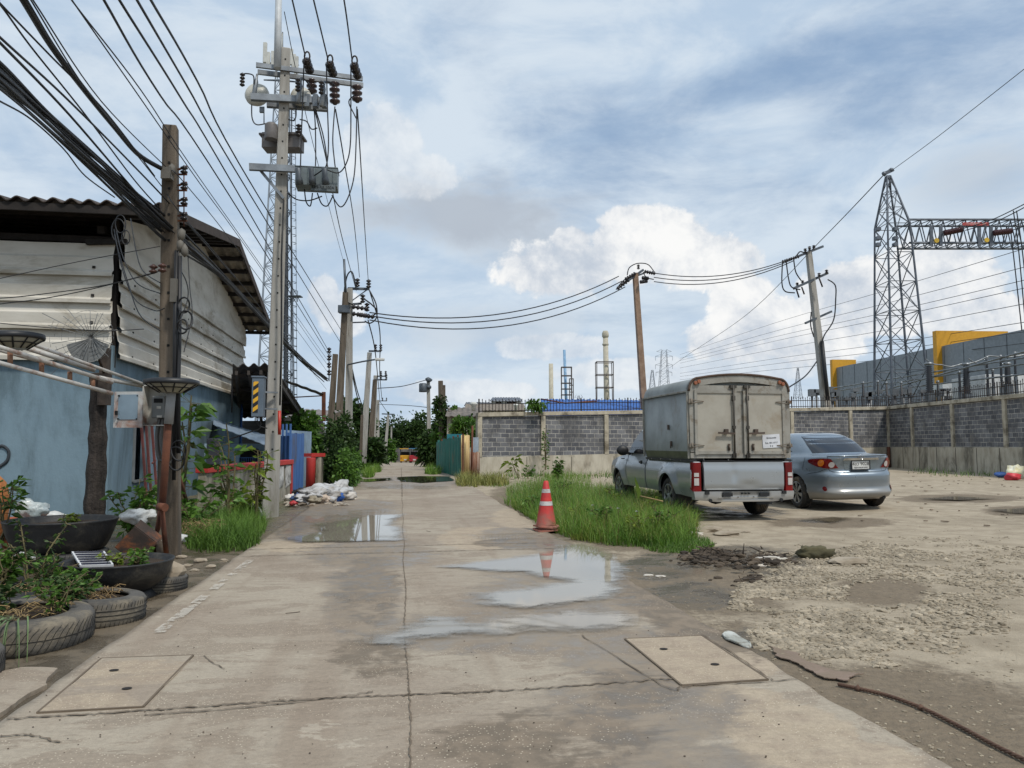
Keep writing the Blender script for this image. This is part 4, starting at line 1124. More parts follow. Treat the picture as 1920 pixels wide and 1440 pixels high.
# rock on small tyre, loose stones
rk = mat('pale rubble stone', S(166, 154, 136), .95, col2=S(132, 120, 103), bump=.6, bscale=20)
def stone(p, r, lab, seed, m=None):
    solo('stone', MB().blob(V((0, 0, r[2] * .45)), r, seed, .38, 2, f=1.5, smooth=False), m or rk, lab, 'stone', 'loose stones and rubble', p)
stone(c3 + V((.12, -.02, .13)), (.12, .11, .10), 'pale block of stone resting on the small tyre', 1)
for i, (x, y, s_) in enumerate(((352, 1058, .06), (375, 1050, .08), (396, 1062, .06), (340, 1040, .07), (420, 1050, .05), (365, 1068, .05), (288, 1050, .06))):
    stone(gl(x, y), (s_ * .95, s_ * .7, s_ * .4), ('flat pale stone at the muddy edge below the old pole', 'grey rubble lump by the foot of the old pole')[i % 2], 10 + i)
# solar panel
sp = [W(134, 1034, 6.95), W(196, 1033, 7.0), W(213, 1058, 6.62), W(150, 1060, 6.6)]
SPn = T('solar_module', 'small white framed solar panel lying on the bowl planter', 'solar panel', sp[3])
n_ = (sp[1] - sp[0]).cross(sp[3] - sp[0]).normalized(); n_ = n_ if n_.z > 0 else -n_
m = MB().prism(sp, -n_ * .02); SPn.part('frame', m, mat('white aluminium', S(214, 216, 218), .4, bump=0))
m = MB()
for k in range(6):
    a, b_ = (k + .22) / 6, (k + .85) / 6
    l = lambda s_, u: sp[0].lerp(sp[3], s_).lerp(sp[1].lerp(sp[2], s_), u) + n_ * .004
    m.poly([l(a, .06), l(a, .94), l(b_, .94), l(b_, .06)])
SPn.part('cell_strip', m, mat('solar cell', S(30, 34, 58), .15, bump=0))
# tall orange jar and red pot at the left edge
J_ = gl(-22, 1045)
m = MB().lathe([(.16, 0), (.24, .1), (.30, .3), (.33, .55), (.32, .72), (.28, .86), (.20, .95), (.08, 1.0), (.02, 1.01)], 32, None, wob=lambda a, z: 1 + .03 * noise.noise(V((cos(a) * 2, sin(a) * 2, z * 4))))
solo('orange_sack', m, mat('orange tarpaulin', S(184, 118, 62), .75, col2=S(150, 92, 48), scale=4, bump=.6, bscale=8, bdist=.03), 'tall bulging orange covered sack at the left edge of the photo', 'sack', None, J_ + V((-.66, .75, 0)))
m = MB().lathe([(.20, 0), (.27, .12), (.31, .3), (.30, .42), (.33, .45), (.33, .49), (.27, .49), (.25, .40)], 32)
solo('clay_pot', m, mat('terracotta', S(166, 96, 70), .85, col2=S(140, 80, 60), bump=.2), 'terracotta pot behind the tall black bowl', 'pot', None, V((W(52, 985, 10.2).x, 10.2, -.16)))
m = MB().lathe([(.10, 0), (.15, .05), (.17, .2), (.16, .26), (.145, .25)], 24)
solo('clay_pot', m, mat('grey pot', S(110, 110, 108), .8), 'grey stone pot at the left edge behind the front tyre', 'pot', None, gl(10, 1092))
m = MB().blob((0, 0, .1), (.19, .14, .12), 3, .5, 3, f=2.2); m.blob((-.1, .0, .19), (.11, .09, .07), 5, .5, 2, f=2.6)
solo('plastic_bag', m, mat('clear crumpled plastic', S(206, 212, 210), .25, col2=S(160, 172, 170), bump=.8, bscale=9, bdist=.03), 'crumpled clear plastic bag on top of the terracotta pot', 'bag', None, W(62, 972, 10.1))
for i, (x, y, d, r, lab) in enumerate(((262, 968, 10.6, .17, 'white plastic sack in the weeds behind the old pole'), (102, 973, 11, .15, 'white sheet scrap on the rim behind the black bowl'), (45, 1046, 8.0, .09, 'white and green plastic scrap in the shade of the planters'), (330, 1010, 9.8, .10, 'torn white bag at the foot of the old pole'))):
    m = MB().blob((0, 0, r * .5), (r * 1.2, r, r * .6), i + 3, .6, 3, f=2)
    solo('plastic_bag', m, M_WHITEP, lab, 'bag', None, W(x, y, d) - V((0, 0, r * .5)))
# rusted box
rb_ = T('rusty_box', 'dark rusted metal box tipped against the old pole', 'box', gl(262, 1040))
P0 = W(255, 1022, 8.6)
R = Matrix.Rotation(.75, 3, 'Y') @ Matrix.Rotation(.3, 3, 'Z')
m = MB()
m.box(P0, (.30, .02, .30), R); m.box(P0 + R @ V((.15, .12, 0)), (.02, .24, .30), R); m.box(P0 + R @ V((0, .12, .15)), (.30, .24, .02), R); m.box(P0 + R @ V((0, .12, -.15)), (.30, .24, .02), R)
rb_.part('shell', m, mat('charcoal rust', S(70, 56, 48), .9, col2=S(46, 40, 37), dirt=S(132, 78, 44), damt=.5, dscale=4, bump=.3))
# ---------------------------------------------------------------- overhead cables
def cable(pts, r, lab, grp, n=7, name='power_cable'):
    solo(name, MB().tube(cr([W(*p) for p in pts], n), r, 5, False), M_BLACK, lab, 'cable', grp, fixn=False)
GA = 'overhead conductors on the left'
for i, (x0, x1, y1, x2, y2, x3, y3) in enumerate(((195, 300, 178, 426, 360, 620, 672), (224, 340, 185, 445, 360, 622, 668), (257, 350, 160, 466, 360, 640, 645), (283, 370, 152, 480, 360, 645, 628))):
    cable([(x0 - 60, -105, 4.6), (x0, 0, 5.4), (x1, y1, 8.0), (x2, y2, 13), (x3, y3, 33)], .011, 'thick parallel conductor crossing the sky left of the tall pole', GA)
for (q, lab) in (([(90, -70, 4.4), (135, 0, 5), (250, 165, 6.6), (372, 340, 9.2), (480, 490, 15), (618, 690, 30)], 'thin wire passing just right of the old pole top'),
                 ([(93, -60, 4.4), (138, 5, 5), (265, 170, 6.6), (352, 302, 9.2), (470, 470, 15), (616, 678, 30)], 'thin wire to the uppermost spool of the old pole'),
                 ([(20, -60, 4.4), (62, 0, 5), (190, 190, 6.8), (310, 312, 9.1), (350, 348, 9.2), (470, 500, 15), (616, 700, 30)], 'thin wire to the second spool of the old pole'),
                 ([(10, -75, 4.4), (58, 0, 5), (170, 180, 6.8), (300, 345, 9.1), (345, 408, 9.2), (450, 530, 14), (612, 730, 30)], 'thin wire to the lowest spool of the old pole')):
    cable(q, .006, lab, GA)
cable([(-40, -140, 4.2), (45, 0, 5.0), (100, 90, 5.8), (160, 170, 6.8), (215, 238, 7.8), (260, 290, 8.6), (306, 318, 9.05)], .028, 'thick twisted cable bundle ending at the top of the old pole', GA, name='cable_bundle')
GB = 'bundled telephone cables sagging over the warehouse roof'
rng = random.Random(21)
main = [(-80, 90, 4.4), (0, 142, 5.0), (90, 225, 6.2), (180, 310, 7.6), (250, 372, 8.6), (330, 442, 9.4), (420, 522, 12.5), (500, 606, 17), (560, 668, 22), (612, 712, 30)]
for k in range(20):
    dx, dy = rng.uniform(-13, 13), rng.uniform(-22, 24); ph = rng.uniform(0, 6)
    q = [(x + dx * (.6 if i < 6 else .25) + 3 * sin(ph + i * 1.9), y + dy * (1.0 if i < 2 else .75 if i < 6 else .12) + (5 if i < 6 else 2) * sin(ph * 2 + i * 1.3), d + .12 * sin(ph + i)) for i, (x, y, d) in enumerate(main)]
    cable(q, rng.choice((.006, .008, .011, .014)), 'one of the black cables bunched from the upper left to the far poles', GB)
cable([(p[0] + 2, p[1] + 2, p[2]) for p in main[4:]], .028, 'lashed core of the cable bunch running under the roof edge', GB, name='cable_bundle')
for q, r, lab in (([(-60, 10, 4.4), (0, 70, 5), (120, 180, 6.3), (240, 300, 8), (330, 395, 9.4), (440, 520, 13)], .010, 'single cable above the bunch from the left edge'),
                  ([(-60, 20, 4.4), (0, 80, 5), (130, 215, 6.5), (255, 360, 8.6), (330, 438, 9.3), (420, 520, 12)], .011, 'second single cable above the bunch from the left edge'),
                  ([(-50, -50, 4.4), (0, 6, 5), (100, 110, 6), (200, 212, 7.3), (290, 330, 9)], .008, 'cable dropping from the top left corner to the old pole'),
                  ([(-50, -45, 4.4), (0, 8, 5), (60, 90, 5.8), (160, 215, 6.8), (250, 335, 8.3), (300, 392, 9)], .008, 'lower cable dropping from the top left corner to the old pole'),
                  ([(-60, 160, 4.6), (0, 190, 5), (60, 225, 6), (120, 280, 6.8), (160, 330, 7.5), (215, 370, 8.2)], .007, 'loose cable hanging below the bunch at the left edge'),
                  ([(-60, 585, 7.5), (0, 570, 8), (80, 560, 8.4), (180, 540, 8.8), (300, 508, 9.0)], .006, 'thin wire strung along the siding to the brown insulators'),
                  ([(-60, 555, 7.5), (0, 559, 8), (90, 550, 8.4), (200, 534, 8.8), (290, 512, 9.0)], .006, 'second thin wire strung along the siding to the brown insulators'),
                  ([(-60, 536, 8), (0, 522, 8.2), (150, 490, 8.6), (300, 462, 9.0)], .005, 'thin wire rising along the front siding to the old pole'),
                  ([(-60, 600, 8), (0, 606, 8.2), (100, 615, 8.6), (200, 620, 8.8), (270, 617, 9.0)], .005, 'thin wire sagging in front of the wire dish')):
    cable(q, r, lab, 'loose wires near the old pole')
# drop wires looping on the siding corner
for k, q in enumerate(([(215, 440, 10.5), (222, 470, 10.2), (240, 530, 9.8), (262, 590, 9.4), (300, 620, 9.1)], [(214, 430, 10.5), (228, 500, 10), (252, 560, 9.6), (290, 582, 9.2), (308, 578, 9.1)],
                       [(216, 420, 10.6), (230, 480, 10), (256, 530, 9.6), (300, 550, 9.1)], [(245, 410, 10.5), (255, 470, 10), (268, 508, 9.6), (300, 530, 9.1)], [(352, 470, 10), (356, 540, 9.8), (360, 590, 9.6), (345, 660, 9.3)],
                       [(335, 500, 9.2), (350, 530, 9.3), (352, 560, 9.3), (338, 600, 9.1)])):
    cable(q, .007, 'black drop wire looping between the siding corner and the old pole', 'drop wires on the siding')
m = MB()
for (cx, cy, r) in ((226, 420, 14), (236, 445, 11), (222, 432, 18)):
    m.tube([W(cx + r * cos(a) * .7, cy + r * sin(a) * 1.2, 10.4) for a in [2 * pi * i / 20 for i in range(21)]], .008, 5, False)
solo('wire_coil', m, M_BLACK, 'coils of black wire hung at the siding corner', 'wire coil')
# three high lines to the tall pole and on to the far poles
GC = 'high voltage lines of the tall pole'
for i, (x0, x1, y1, x2, y2) in enumerate(((548, 572, 104, 690, 530), (588, 615, 112, 668, 545), (645, 660, 112, 690, 535))):
    cable([(x0 - 22, -90, 9.0), (x0, 0, 10.8), (x1, y1, 13.6)], .013, ('left', 'middle', 'right')[i] + ' one of three lines arriving at the tall pole from above', GC)
for i, q in enumerate(([(590, 205, 14.4), (612, 300, 17), (640, 440, 25), (668, 545, 36)], [(629, 205, 14.5), (645, 300, 17), (664, 420, 25), (674, 520, 36)], [(670, 205, 14.5), (676, 300, 17), (684, 430, 25), (691, 535, 36)], [(533, 22, 14.1), (570, 200, 17), (620, 400, 25), (644, 490, 36)])):
    cable(q, .014 if i < 3 else .008, ('line leaving the tall pole towards the lamp lit street poles, innermost', 'line leaving the tall pole to the street poles, middle', 'line leaving the tall pole to the street poles, outermost', 'thin earth wire from the tall mast to the next mast')[i], GC)
for i, (y0, y1, s_) in enumerate(((586, 540, 20), (592, 545, 22), (600, 552, 23))):
    a, b = W(693, y0, 36), W(1160 + i * 6, y1 - 22 + i * 4, 45)
    solo('power_cable', MB().tube(sag(a, b, 1.1 + .08 * i, 18), .03, 5, False), M_BLACK, 'heavy line slung over the lot between the street pole and the brown pole', 'cable', 'lines slung across the lot', fixn=False)
    a, b = W(1226, 512 + i * 8, 45), W(1478 + i * 5, 487 + i * 1, 45)
    solo('power_cable', MB().tube(sag(a, b, .55 + .05 * i, 14), .028, 5, False), M_BLACK, 'heavy line slung between the brown pole and the leaning concrete pole', 'cable', 'lines slung across the lot', fixn=False)

# ---------------------------------------------------------------- red topped wall, gate and the heap of sacks
A, B = V((-5.22, 13.2, 0)), V((-5.42, 19.0, 0))
RWt = T('garden_wall', 'stained concrete garden wall with a red painted coping', 'wall', A)
stn = mat('stained plaster', S(182, 176, 160), .95, col2=S(150, 142, 124), dirt=S(58, 54, 44), damt=.75, dscale=1.6, streak=(1.3, 1.3, .45), bump=.3)
red = mat('red paint', S(188, 52, 46), .6, col2=S(164, 48, 44), dirt=S(110, 50, 46), damt=.3, bump=.1)
m = MB().prism([A + V((0, 0, -.2)), B + V((0, 0, -.2)), B + V((0, 0, .80)), A + V((0, 0, .80))], (-.14, 0, 0)); RWt.part('wall_body', m, stn)
m = MB().beam(A + V((-.07, -.03, .855)), B + V((-.07, .03, .855)), .22, .11); RWt.part('coping', m, red, bevel=.01)
m = MB()
for s_ in (.72, 1.0): p = A.lerp(B, s_); m.box2(p + V((-.10, -.1, -.1)), p + V((.03, .02, .80)))
RWt.part('red_pillar', m, red)
m = MB()
for s_ in (.78, .90): p = A.lerp(B, s_); m.prism([p + V((.006, 0, .25)), p + V((.006, .45, .35)), p + V((.006, .42, .77)), p + V((.006, -.05, .78))], (.004, 0, 0))
RWt.part('flaking_whitewash', m, mat('flaking whitewash', S(212, 210, 204), .9, col2=S(150, 146, 138), dirt=S(66, 62, 56), damt=.7, dscale=4))
g0, g1 = W(538, 915, 20.0), W(566, 912, 21.5)
GT = T('metal_gate', 'blue sheet metal gate standing open behind the red topped wall', 'gate', V((g0.x, g0.y, 0)))
bl = mat('blue painted steel', S(72, 112, 168), .55, col2=S(58, 94, 148), dirt=S(84, 84, 92), damt=.35, streak=(2, 2, .5), bump=.08)
def zz(p, z): return V((p.x, p.y, z))
h0 = 1.55
m = MB().prism([zz(g0, .08), zz(g1, .08), zz(g1, h0), zz(g0, h0)], (.03, .03, 0)); GT.part('sheet', m, bl)
m = MB()
for s_ in (0, .5, 1): p = g0.lerp(g1, s_); m.beam(zz(p, .03), zz(p, h0 + .04), .06)
for z in (.1, .8, h0): m.beam(zz(g0, z), zz(g1, z), .05)
GT.part('gate_frame', m, bl)
g2, g3 = V((-6.3, 20.2, 0)), V((-5.55, 19.3, 0))
G2 = T('metal_gate', 'second blue gate leaf with upright bars beside the orange marker', 'gate', g2)
m = MB().prism([g2 + V((0, 0, .1)), g3 + V((0, 0, .1)), g3 + V((0, 0, 1.5)), g2 + V((0, 0, 1.5))], (.02, .03, 0)); G2.part('sheet', m, bl)
m = MB()
for k in range(6): p = g2.lerp(g3, k / 5); m.beam(p + V((0, -.02, 0)), p + V((0, -.02, 1.8)), .04)
G2.part('upright_bar', m, bl)
c = W(582, 915, 22.5); c.z = 0
PC = T('gate_pillar', 'round red gate pillar with a red cap beside the blue gate', 'pillar', c)
PC.part('column', MB().lathe([(.135, -.1), (.135, .88), (.13, .9)], 20, Matrix.Translation(c)), red)
PC.part('cap', MB().beam(c + V((-.1, 0, .97)), c + V((.18, .5, .97)), .3, .1), red)
m = MB().box2(c + V((.10, .2, -.1)), c + V((.24, .5, .90))); PC.part('plaster_pier', m, stn)
# heap
hp = G(600, 925)
HT = [(604, 922, 17.6, (.52, .8, .25), 'big dirty white tarpaulin slumped over the rubbish heap'), (634, 918, 18.6, (.30, .7, .26), 'white woven sack bulging at the right end of the heap'), (580, 930, 17.2, (.34, .45, .16), 'grey white sheet folded at the front of the heap')]
for i, (x, y, d, r, lab) in enumerate(HT):
    p = W(x, y, d); p.z = 0
    solo('tarpaulin', MB().blob((0, 0, r[2] * .45), r, i + 31, .55, 4, f=2.6), mat('dirty tarpaulin', S(196, 196, 196), .6, col2=S(160, 160, 160), dirt=S(128, 118, 104), damt=.35, dscale=3, bump=.9, bscale=6, bdist=.05), lab, 'tarpaulin', None, p)
BG = [(560, 930, 17.0, .20, S(70, 92, 132), 'navy blue bag in the heap below the red wall'), (632, 928, 17.4, .20, S(48, 98, 178), 'bright blue bag at the roadside edge of the heap'), (550, 938, 16.3, .10, S(190, 64, 66), 'red printed packet lowest at the left of the heap'), (608, 934, 16.9, .18, S(196, 178, 160), 'pale beige bag at the front of the heap'), (622, 933, 17.0, .10, S(202, 130, 92), 'orange wrapper beside the bright blue bag'), (655, 926, 17.8, .2, S(206, 200, 192), 'cream scraps at the right tip of the heap'), (545, 926, 17.2, .18, S(216, 214, 208), 'white bag against the foot of the red pillar'), (590, 938, 16.7, .17, S(150, 140, 120), 'muddy bag on the ground before the heap'), (566, 918, 18.2, .26, S(38, 38, 40), 'black bag behind the white sheet')]
for i, (x, y, d, r, c_, lab) in enumerate(BG):
    p = W(x, y, d); p.z = 0
    solo('rubbish_bag', MB().blob((0, 0, r * .5), (r * .8, r * .7, r * .5), i + 51, .6, 3, f=2.4), mat('bag colour %d' % i, c_, .5, bump=.7, bscale=14, bdist=.02), lab, 'bag', 'rubbish heap at the roadside', p)
rng = random.Random(77); m = MB()
for k in range(70):
    p = G(rng.uniform(535, 660), rng.uniform(925, 950)); s_ = rng.uniform(.03, .09); p.z = .015
    m.blob(p, (s_ * 1.4, s_, s_ * .4), k, .6, 1, smooth=False)
solo('litter', m, mat('litter scraps', S(190, 182, 168), .8, col2=S(120, 104, 86), island=.5, bump=0), 'small scraps of litter strewn round the heap', 'litter', kind='stuff')
m = MB().tube(cr([W(440, 995, 13.3), W(470, 985, 13.2), W(489, 968, 13.2), W(487, 955, 13.3), W(478, 950, 13.5)], 8), .02, 6)
solo('hose', m, mat('pale hose', S(168, 170, 160), .5, bump=0), 'pale curved hose at the foot of the tall pole', 'hose')

# ---------------------------------------------------------------- sheds and houses behind the wall
SH = T('open_shed', 'open shed with a corrugated lean-to roof behind the tall pole', 'shed', V((-8.6, 24, 0)))
a, b_, c_, d_ = W(436, 685, 21.5), W(512, 683, 21.5), W(574, 779, 29), W(436, 779, 29)
def corr(p00, p10, p01, p11, n, amp, per, th=.02):
    """corrugated sheet: p00->p10 across the waves, p01/p11 the other end"""
    nrm = (p10 - p00).cross(p01 - p00).normalized(); nrm = nrm if nrm.z >= 0 else -nrm
    rows = []
    for o in (0, -th):
        for (s_, e) in ((p00, p10), (p01, p11)):
            Lw = (p10 - p00).length
            rows.append([s_.lerp(e, i / n) + nrm * (o + amp * cos(2 * pi * i / n * Lw / per)) for i in range(n + 1)])
    vs = [q for r in rows for q in r]; k = n + 1
    m = MB().add(vs, [(i, i + 1, k + i + 1, k + i) for i in range(n)] + [(2 * k + i, 3 * k + i, 3 * k + i + 1, 2 * k + i + 1) for i in range(n)], True)
    m.add(vs, [(i, 2 * k + i, 2 * k + i + 1, i + 1) for i in range(n)] + [(k + i, k + i + 1, 3 * k + i + 1, 3 * k + i) for i in range(n)])
    m.add([vs[0], vs[k], vs[3 * k], vs[2 * k]], [(0, 1, 2, 3)]); m.add([vs[n], vs[k + n], vs[3 * k + n], vs[2 * k + n]], [(0, 1, 2, 3)])
    return m
SH.part('roof', corr(a, b_, d_, c_, 60, .05, .3), mat('dark old sheet', S(86, 80, 76), .9, col2=S(58, 54, 52), dirt=S(110, 92, 76), damt=.3, bump=.2))
m = MB()
for s_ in (.1, .35, .6, .85): m.beam(a.lerp(d_, s_) - V((0, 0, .12)), b_.lerp(c_, s_) - V((0, 0, .12)), .08, .1)
for s_ in (.1, .4, .7, .98): m.beam(a.lerp(b_, s_) - V((0, 0, .22)), d_.lerp(c_, s_) - V((0, 0, .22)), .07, .12)
for k in range(7): m.beam(a.lerp(d_, k / 7) - V((0, 0, .25)), a.lerp(d_, (k + .5) / 7) - V((0, 0, .8)), .04); m.beam(a.lerp(d_, (k + .5) / 7) - V((0, 0, .8)), a.lerp(d_, (k + 1) / 7) - V((0, 0, .25)), .04)
SH.part('roof_frame', m, mat('dark truss', S(66, 60, 56), .8, bump=.1))
m = MB()
for p in (c_, d_.lerp(c_, .5)): m.beam(V((p.x, p.y, -.3)), p - V((0, 0, .1)), .12)
SH.part('shed_post', m, M_GALVD)
m = MB().box2((d_.x - 3, 30.2, -.4), (c_.x + .3, 30.4, 2.2)); SH.part('back_wall', m, mat('shed slats', S(52, 50, 48), .9, col2=S(96, 92, 88), streak=(.3, .3, 14), scale=1, bump=0))
# pale blue cottage
CT = T('cottage', 'small pale blue cottage with a light sheet roof behind the wall', 'house', V((-7.5, 21.5, 0)))
pb = mat('pale blue plaster', S(160, 184, 204), .85, dirt=S(120, 130, 136), damt=.3, bump=.1)
p0, p1 = W(440, 880, 21.5), W(502, 880, 21.0)
m = MB().box2((p0.x - 1.5, 21.3, -.2), (p1.x, 21.5, W(470, 832, 21.5).z)); m.box2((p1.x - .15, 21.55, -.2), (p1.x, 25.5, 1.7))
CT.part('plaster_wall', m, pb)
CT.part('roof', corr(W(400, 795, 20.6), W(508, 838, 20.4), W(400, 786, 23), W(520, 822, 23), 120, .006, .2), mat('pale blue sheet', S(150, 168, 186), .5, metal=.2, bump=.05))
wc = W(470, 858, 21.25); m = MB().prism([wc + V((.30 * cos(k_), 0, .28 * sin(k_))) for k_ in [pi * i / 10 for i in range(11)]] + [wc + V((-.3, 0, -.2)), wc + V((.3, 0, -.2))], (0, .04, 0))
CT.part('arched_window', m, M_DARK)
m = MB()
for k in range(12): m.beam(wc + V((-.3 + .05 * k, -.02, -.2)), wc + V((-.3 + .05 * k, -.02, 0)), .012)
m.beam(wc + V((-.3, -.02, 0)), wc + V((.3, -.02, 0)), .02); CT.part('window_grille', m, bl)
m = MB().box2(W(386, 872, 15.5), W(414, 822, 15.6)); solo('crate', m, mat('dark crate', S(64, 66, 74), .8, bump=.3), 'dark box standing on the garden wall behind the weeds', 'box', bevel=.02)
# beige house with long eaves
HS = T('sheet_house', 'house of pale corrugated sheet with a dark gable behind the hedge', 'house', V((-11, 37, 0)))
rs = mat('pale wall sheet', S(186, 190, 190), .6, col2=S(160, 164, 166), streak=(9, 9, .3), scale=1, metal=.1, bump=0)
q0, q1 = W(505, 880, 34), W(612, 880, 37)
def wallp(x0, y0, x1, y1, d0, d1, th=.15):
    a_, b2 = W(x0, y1, d0), W(x1, y1, d1); za, zb = W(x0, y0, d0).z, W(x1, y0, d1).z
    return MB().prism([a_, b2, V((b2.x, b2.y, zb)), V((a_.x, a_.y, za))], (0, th, 0))
HS.part('wall', wallp(500, 792, 606, 890, 30, 35), mat('cream plaster', S(196, 186, 158), .9, dirt=S(150, 136, 110), bump=.1))
HS.part('upper_wall', wallp(500, 782, 600, 812, 29.8, 34.6), rs)
HS.part('roof', corr(W(440, 783, 27), W(612, 779, 31), W(470, 762, 31), W(640, 770, 36), 40, .03, .3), mat('grey brown sheet', S(130, 124, 120), .8, bump=.1))
m = wallp(622, 800, 655, 890, 36, 40); HS.part('side_wing', m, mat('dark teal sheet', S(54, 78, 78), .8))
HS.part('side_roof', corr(W(560, 818, 34), W(668, 812, 36), W(560, 800, 38), W(660, 798, 40), 30, .03, .3), rs)
EV = T('tilted_eave', 'ragged eave on a post beside the lattice tower', 'eave', W(540, 720, 26))
EV.part('sheet', corr(W(536, 712, 24), W(608, 738, 28), W(536, 716, 25), W(606, 742, 29), 24, .008, .2), mat('dark sheet edge', S(84, 84, 82), .8))
m = MB().beam(W(607, 735, 28), W(607, 790, 28), .12); m.beam(W(550, 745, 26), W(605, 742, 28), .04); EV.part('post', m, M_RUST)

# ---------------------------------------------------------------- telecom tower
def lattice(mb, base, top, n, r, diag=True):
    """base/top: equal lists of corner points"""
    k = len(base)
    for a_, b2 in zip(base, top): mb.tube([a_, b2], [r * 1.5, r], 5, False)
    for i in range(n):
        for j in range(k):
            a0, a1 = base[j].lerp(top[j], i / n), base[j].lerp(top[j], (i + 1) / n)
            c0, c1 = base[(j + 1) % k].lerp(top[(j + 1) % k], i / n), base[(j + 1) % k].lerp(top[(j + 1) % k], (i + 1) / n)
            mb.tube([a0, c1], r * .55, 3, False)
            if diag: mb.tube([c0, a1], r * .55, 3, False)
            mb.tube([a1, c1], r * .5, 3, False)
TD = 40.0
TW = T('telecom_tower', 'grey lattice telecom tower with antenna panels behind the tall pole', 'tower', V((W(514, 832, TD).x, TD, -.2)))
bz = [W(476, 840, TD), W(552, 840, TD), W(514, 840, TD + 2.2)]
tz = [W(519, 104, TD), W(541, 104, TD), W(530, 104, TD + .7)]
m = MB(); lattice(m, bz, tz, 22, .042); TW.part('lattice_mast', m, mat('pale tower steel', S(146, 156, 166), .6, metal=.1, bump=0))
m = MB(); a_, b2 = W(541, 760, TD - .2), W(543, 190, TD - .2)
for o in (-.12, .12): m.tube([a_ + V((o, 0, 0)), b2 + V((o, 0, 0))], .03, 4, False)
m.tube([W(536, 760, TD + .1), W(536, 300, TD + .1)], .13, 6, False)
TW.part('cable_ladder', m, mat('cable ladder', S(70, 74, 80), .7, bump=0))
m = MB()
for k in range(40):
    s_ = k / 39; p = W(549, 770, TD - .3).lerp(W(546, 195, TD - .3), s_); m.tube([p + V((.2 * cos(u) + .02, .25 * sin(u), 0)) for u in [pi * i / 6 - pi / 2 for i in range(7)]], .018, 3, False)
for o in (0, .22): m.tube([W(549, 770, TD - .3) + V((o, 0, 0)), W(546, 195, TD - .3) + V((o, 0, 0))], .016, 3, False)
TW.part('climbing_cage', m, M_GALVD)
m = MB().box(W(553, 556, TD), (.7, .5, .05)); m.tube([W(545, 556, TD), W(545, 568, TD)], .03, 4)
for x_ in (545, 551, 558): m.tube([W(x_, 545, TD - .2), W(x_, 566, TD - .2)], .02, 4)
TW.part('rest_platform', m, M_GALVD)
pan = mat('antenna white', S(206, 206, 198), .5, bump=0)
for (x_, y0, y1) in ((497, 80, 118), (503, 98, 122), (526, 62, 98), (546, 92, 122), (551, 102, 132), (556, 106, 140), (512, 96, 124)):
    p, q = W(x_, y0, TD - 1), W(x_, y1, TD - 1); m = MB().box((p + q) / 2, (.19, .14, (p - q).length)); m.tube([p + V((0, .15, .1)), q + V((0, .15, -.1))], .04, 5)
    TW.part('antenna_panel', m, pan, bevel=.02)
m = MB()
for y_ in (118, 150): m.tube([W(495, y_, TD - .7), W(560, y_ + 4, TD - .7)], .035, 4); m.tube([W(495, y_, TD - .7), W(530, y_, TD + 1.5)], .035, 4); m.tube([W(560, y_ + 4, TD - .7), W(530, y_, TD + 1.5)], .035, 4)
m.tube([W(530, 104, TD), W(530, 60, TD)], .03, 4); m.box(W(491, 206, TD), (.22, .15, .3)); m.tube([W(495, 200, TD), W(495, 232, TD)], .03, 4)
TW.part('antenna_frame', m, M_GALVD)

# ---------------------------------------------------------------- street poles along the road
def small_arm(t, p, ln, z, name='crossarm', ins=True, ang=0.1, Y=None):
    m = MB(); d = V((cos(ang), sin(ang), 0)); a_ = p + V((0, 0, z)); m.beam(a_ - d * ln * .08, a_ + d * ln, .09, .09)
    t.part(name, m, M_GALVD)
    if ins:
        k = MB()
        for s_ in (.5, .95): insul_spool(k, a_ + d * ln * s_, .38, .09, (0, 0, 1), 8, 3)
        t.part('pin_insulator', k, M_PORC)
def roadz(px, Y):
    x = (px - 960) / F * Y; return V((x, Y, dip(x, Y)))
SP = []
def street_pole(lab, bx, tx, ty, Y, w0, w1, m=M_POLE):
    t = square_pole('utility_pole', lab, roadz(bx, Y), W(tx, ty, Y), w0, w1, m, group='utility poles along the road', holes=False); return t
p = street_pole('short old pole nearest the hedge with side insulators', 615, 629, 664, 30, .27, .2, M_OLDPOLE)
m = MB()
for y_ in (662, 676, 690, 704): insul_spool(m, W(617, y_, 29.9), .22, .09, discs=2)
m.tube([W(617, 655, 29.9), W(617, 715, 29.9)], .02, 4); p.part('insulator_spool', m, M_PORC)
p = street_pole('leaning brown pole crowded against the grey pole', 632, 648, 548, 36.5, .36, .26, M_OLDPOLE)
m = MB().tube([W(648, 548, 36.4), W(645, 486, 36.4)], .06, 5); p.part('lightning_mast', m, M_GALVD)
m = MB().box(W(645, 580, 36.3), (.5, .4, .35)); p.part('junction_box', m, M_GALVD)
p = street_pole('grey pole with stepped crossarms and strain insulators beside the leaning brown pole', 655, 656, 541, 37, .38, .27)
p0 = W(656, 541, 37)
m = MB().beam(W(652, 541, 36.9), W(693, 542, 37.2), .10, .12); m.beam(W(657, 566, 36.9), W(690, 542, 37.1), .05); m.beam(W(655, 571, 36.9), W(678, 569, 37.1), .1); m.beam(W(655, 605, 36.9), W(685, 604, 37.1), .06)
p.part('crossarm', m, M_GALVD)
m = MB()
for (x_, y_) in ((670, 538), (691, 540), (680, 568), (688, 584)): insul_spool(m, W(x_, y_, 36.9), .42, .13, (0, 0, 1), 8, 3)
for (x_, y_, e) in ((660, 575, 0), (660, 588, 1), (672, 590, 1)): insul_spool(m, W(x_, y_, 36.8), .8, .12, (1, 0, -.15), 8, 4)
p.part('strain_insulator', m, M_PORC)
m = MB()
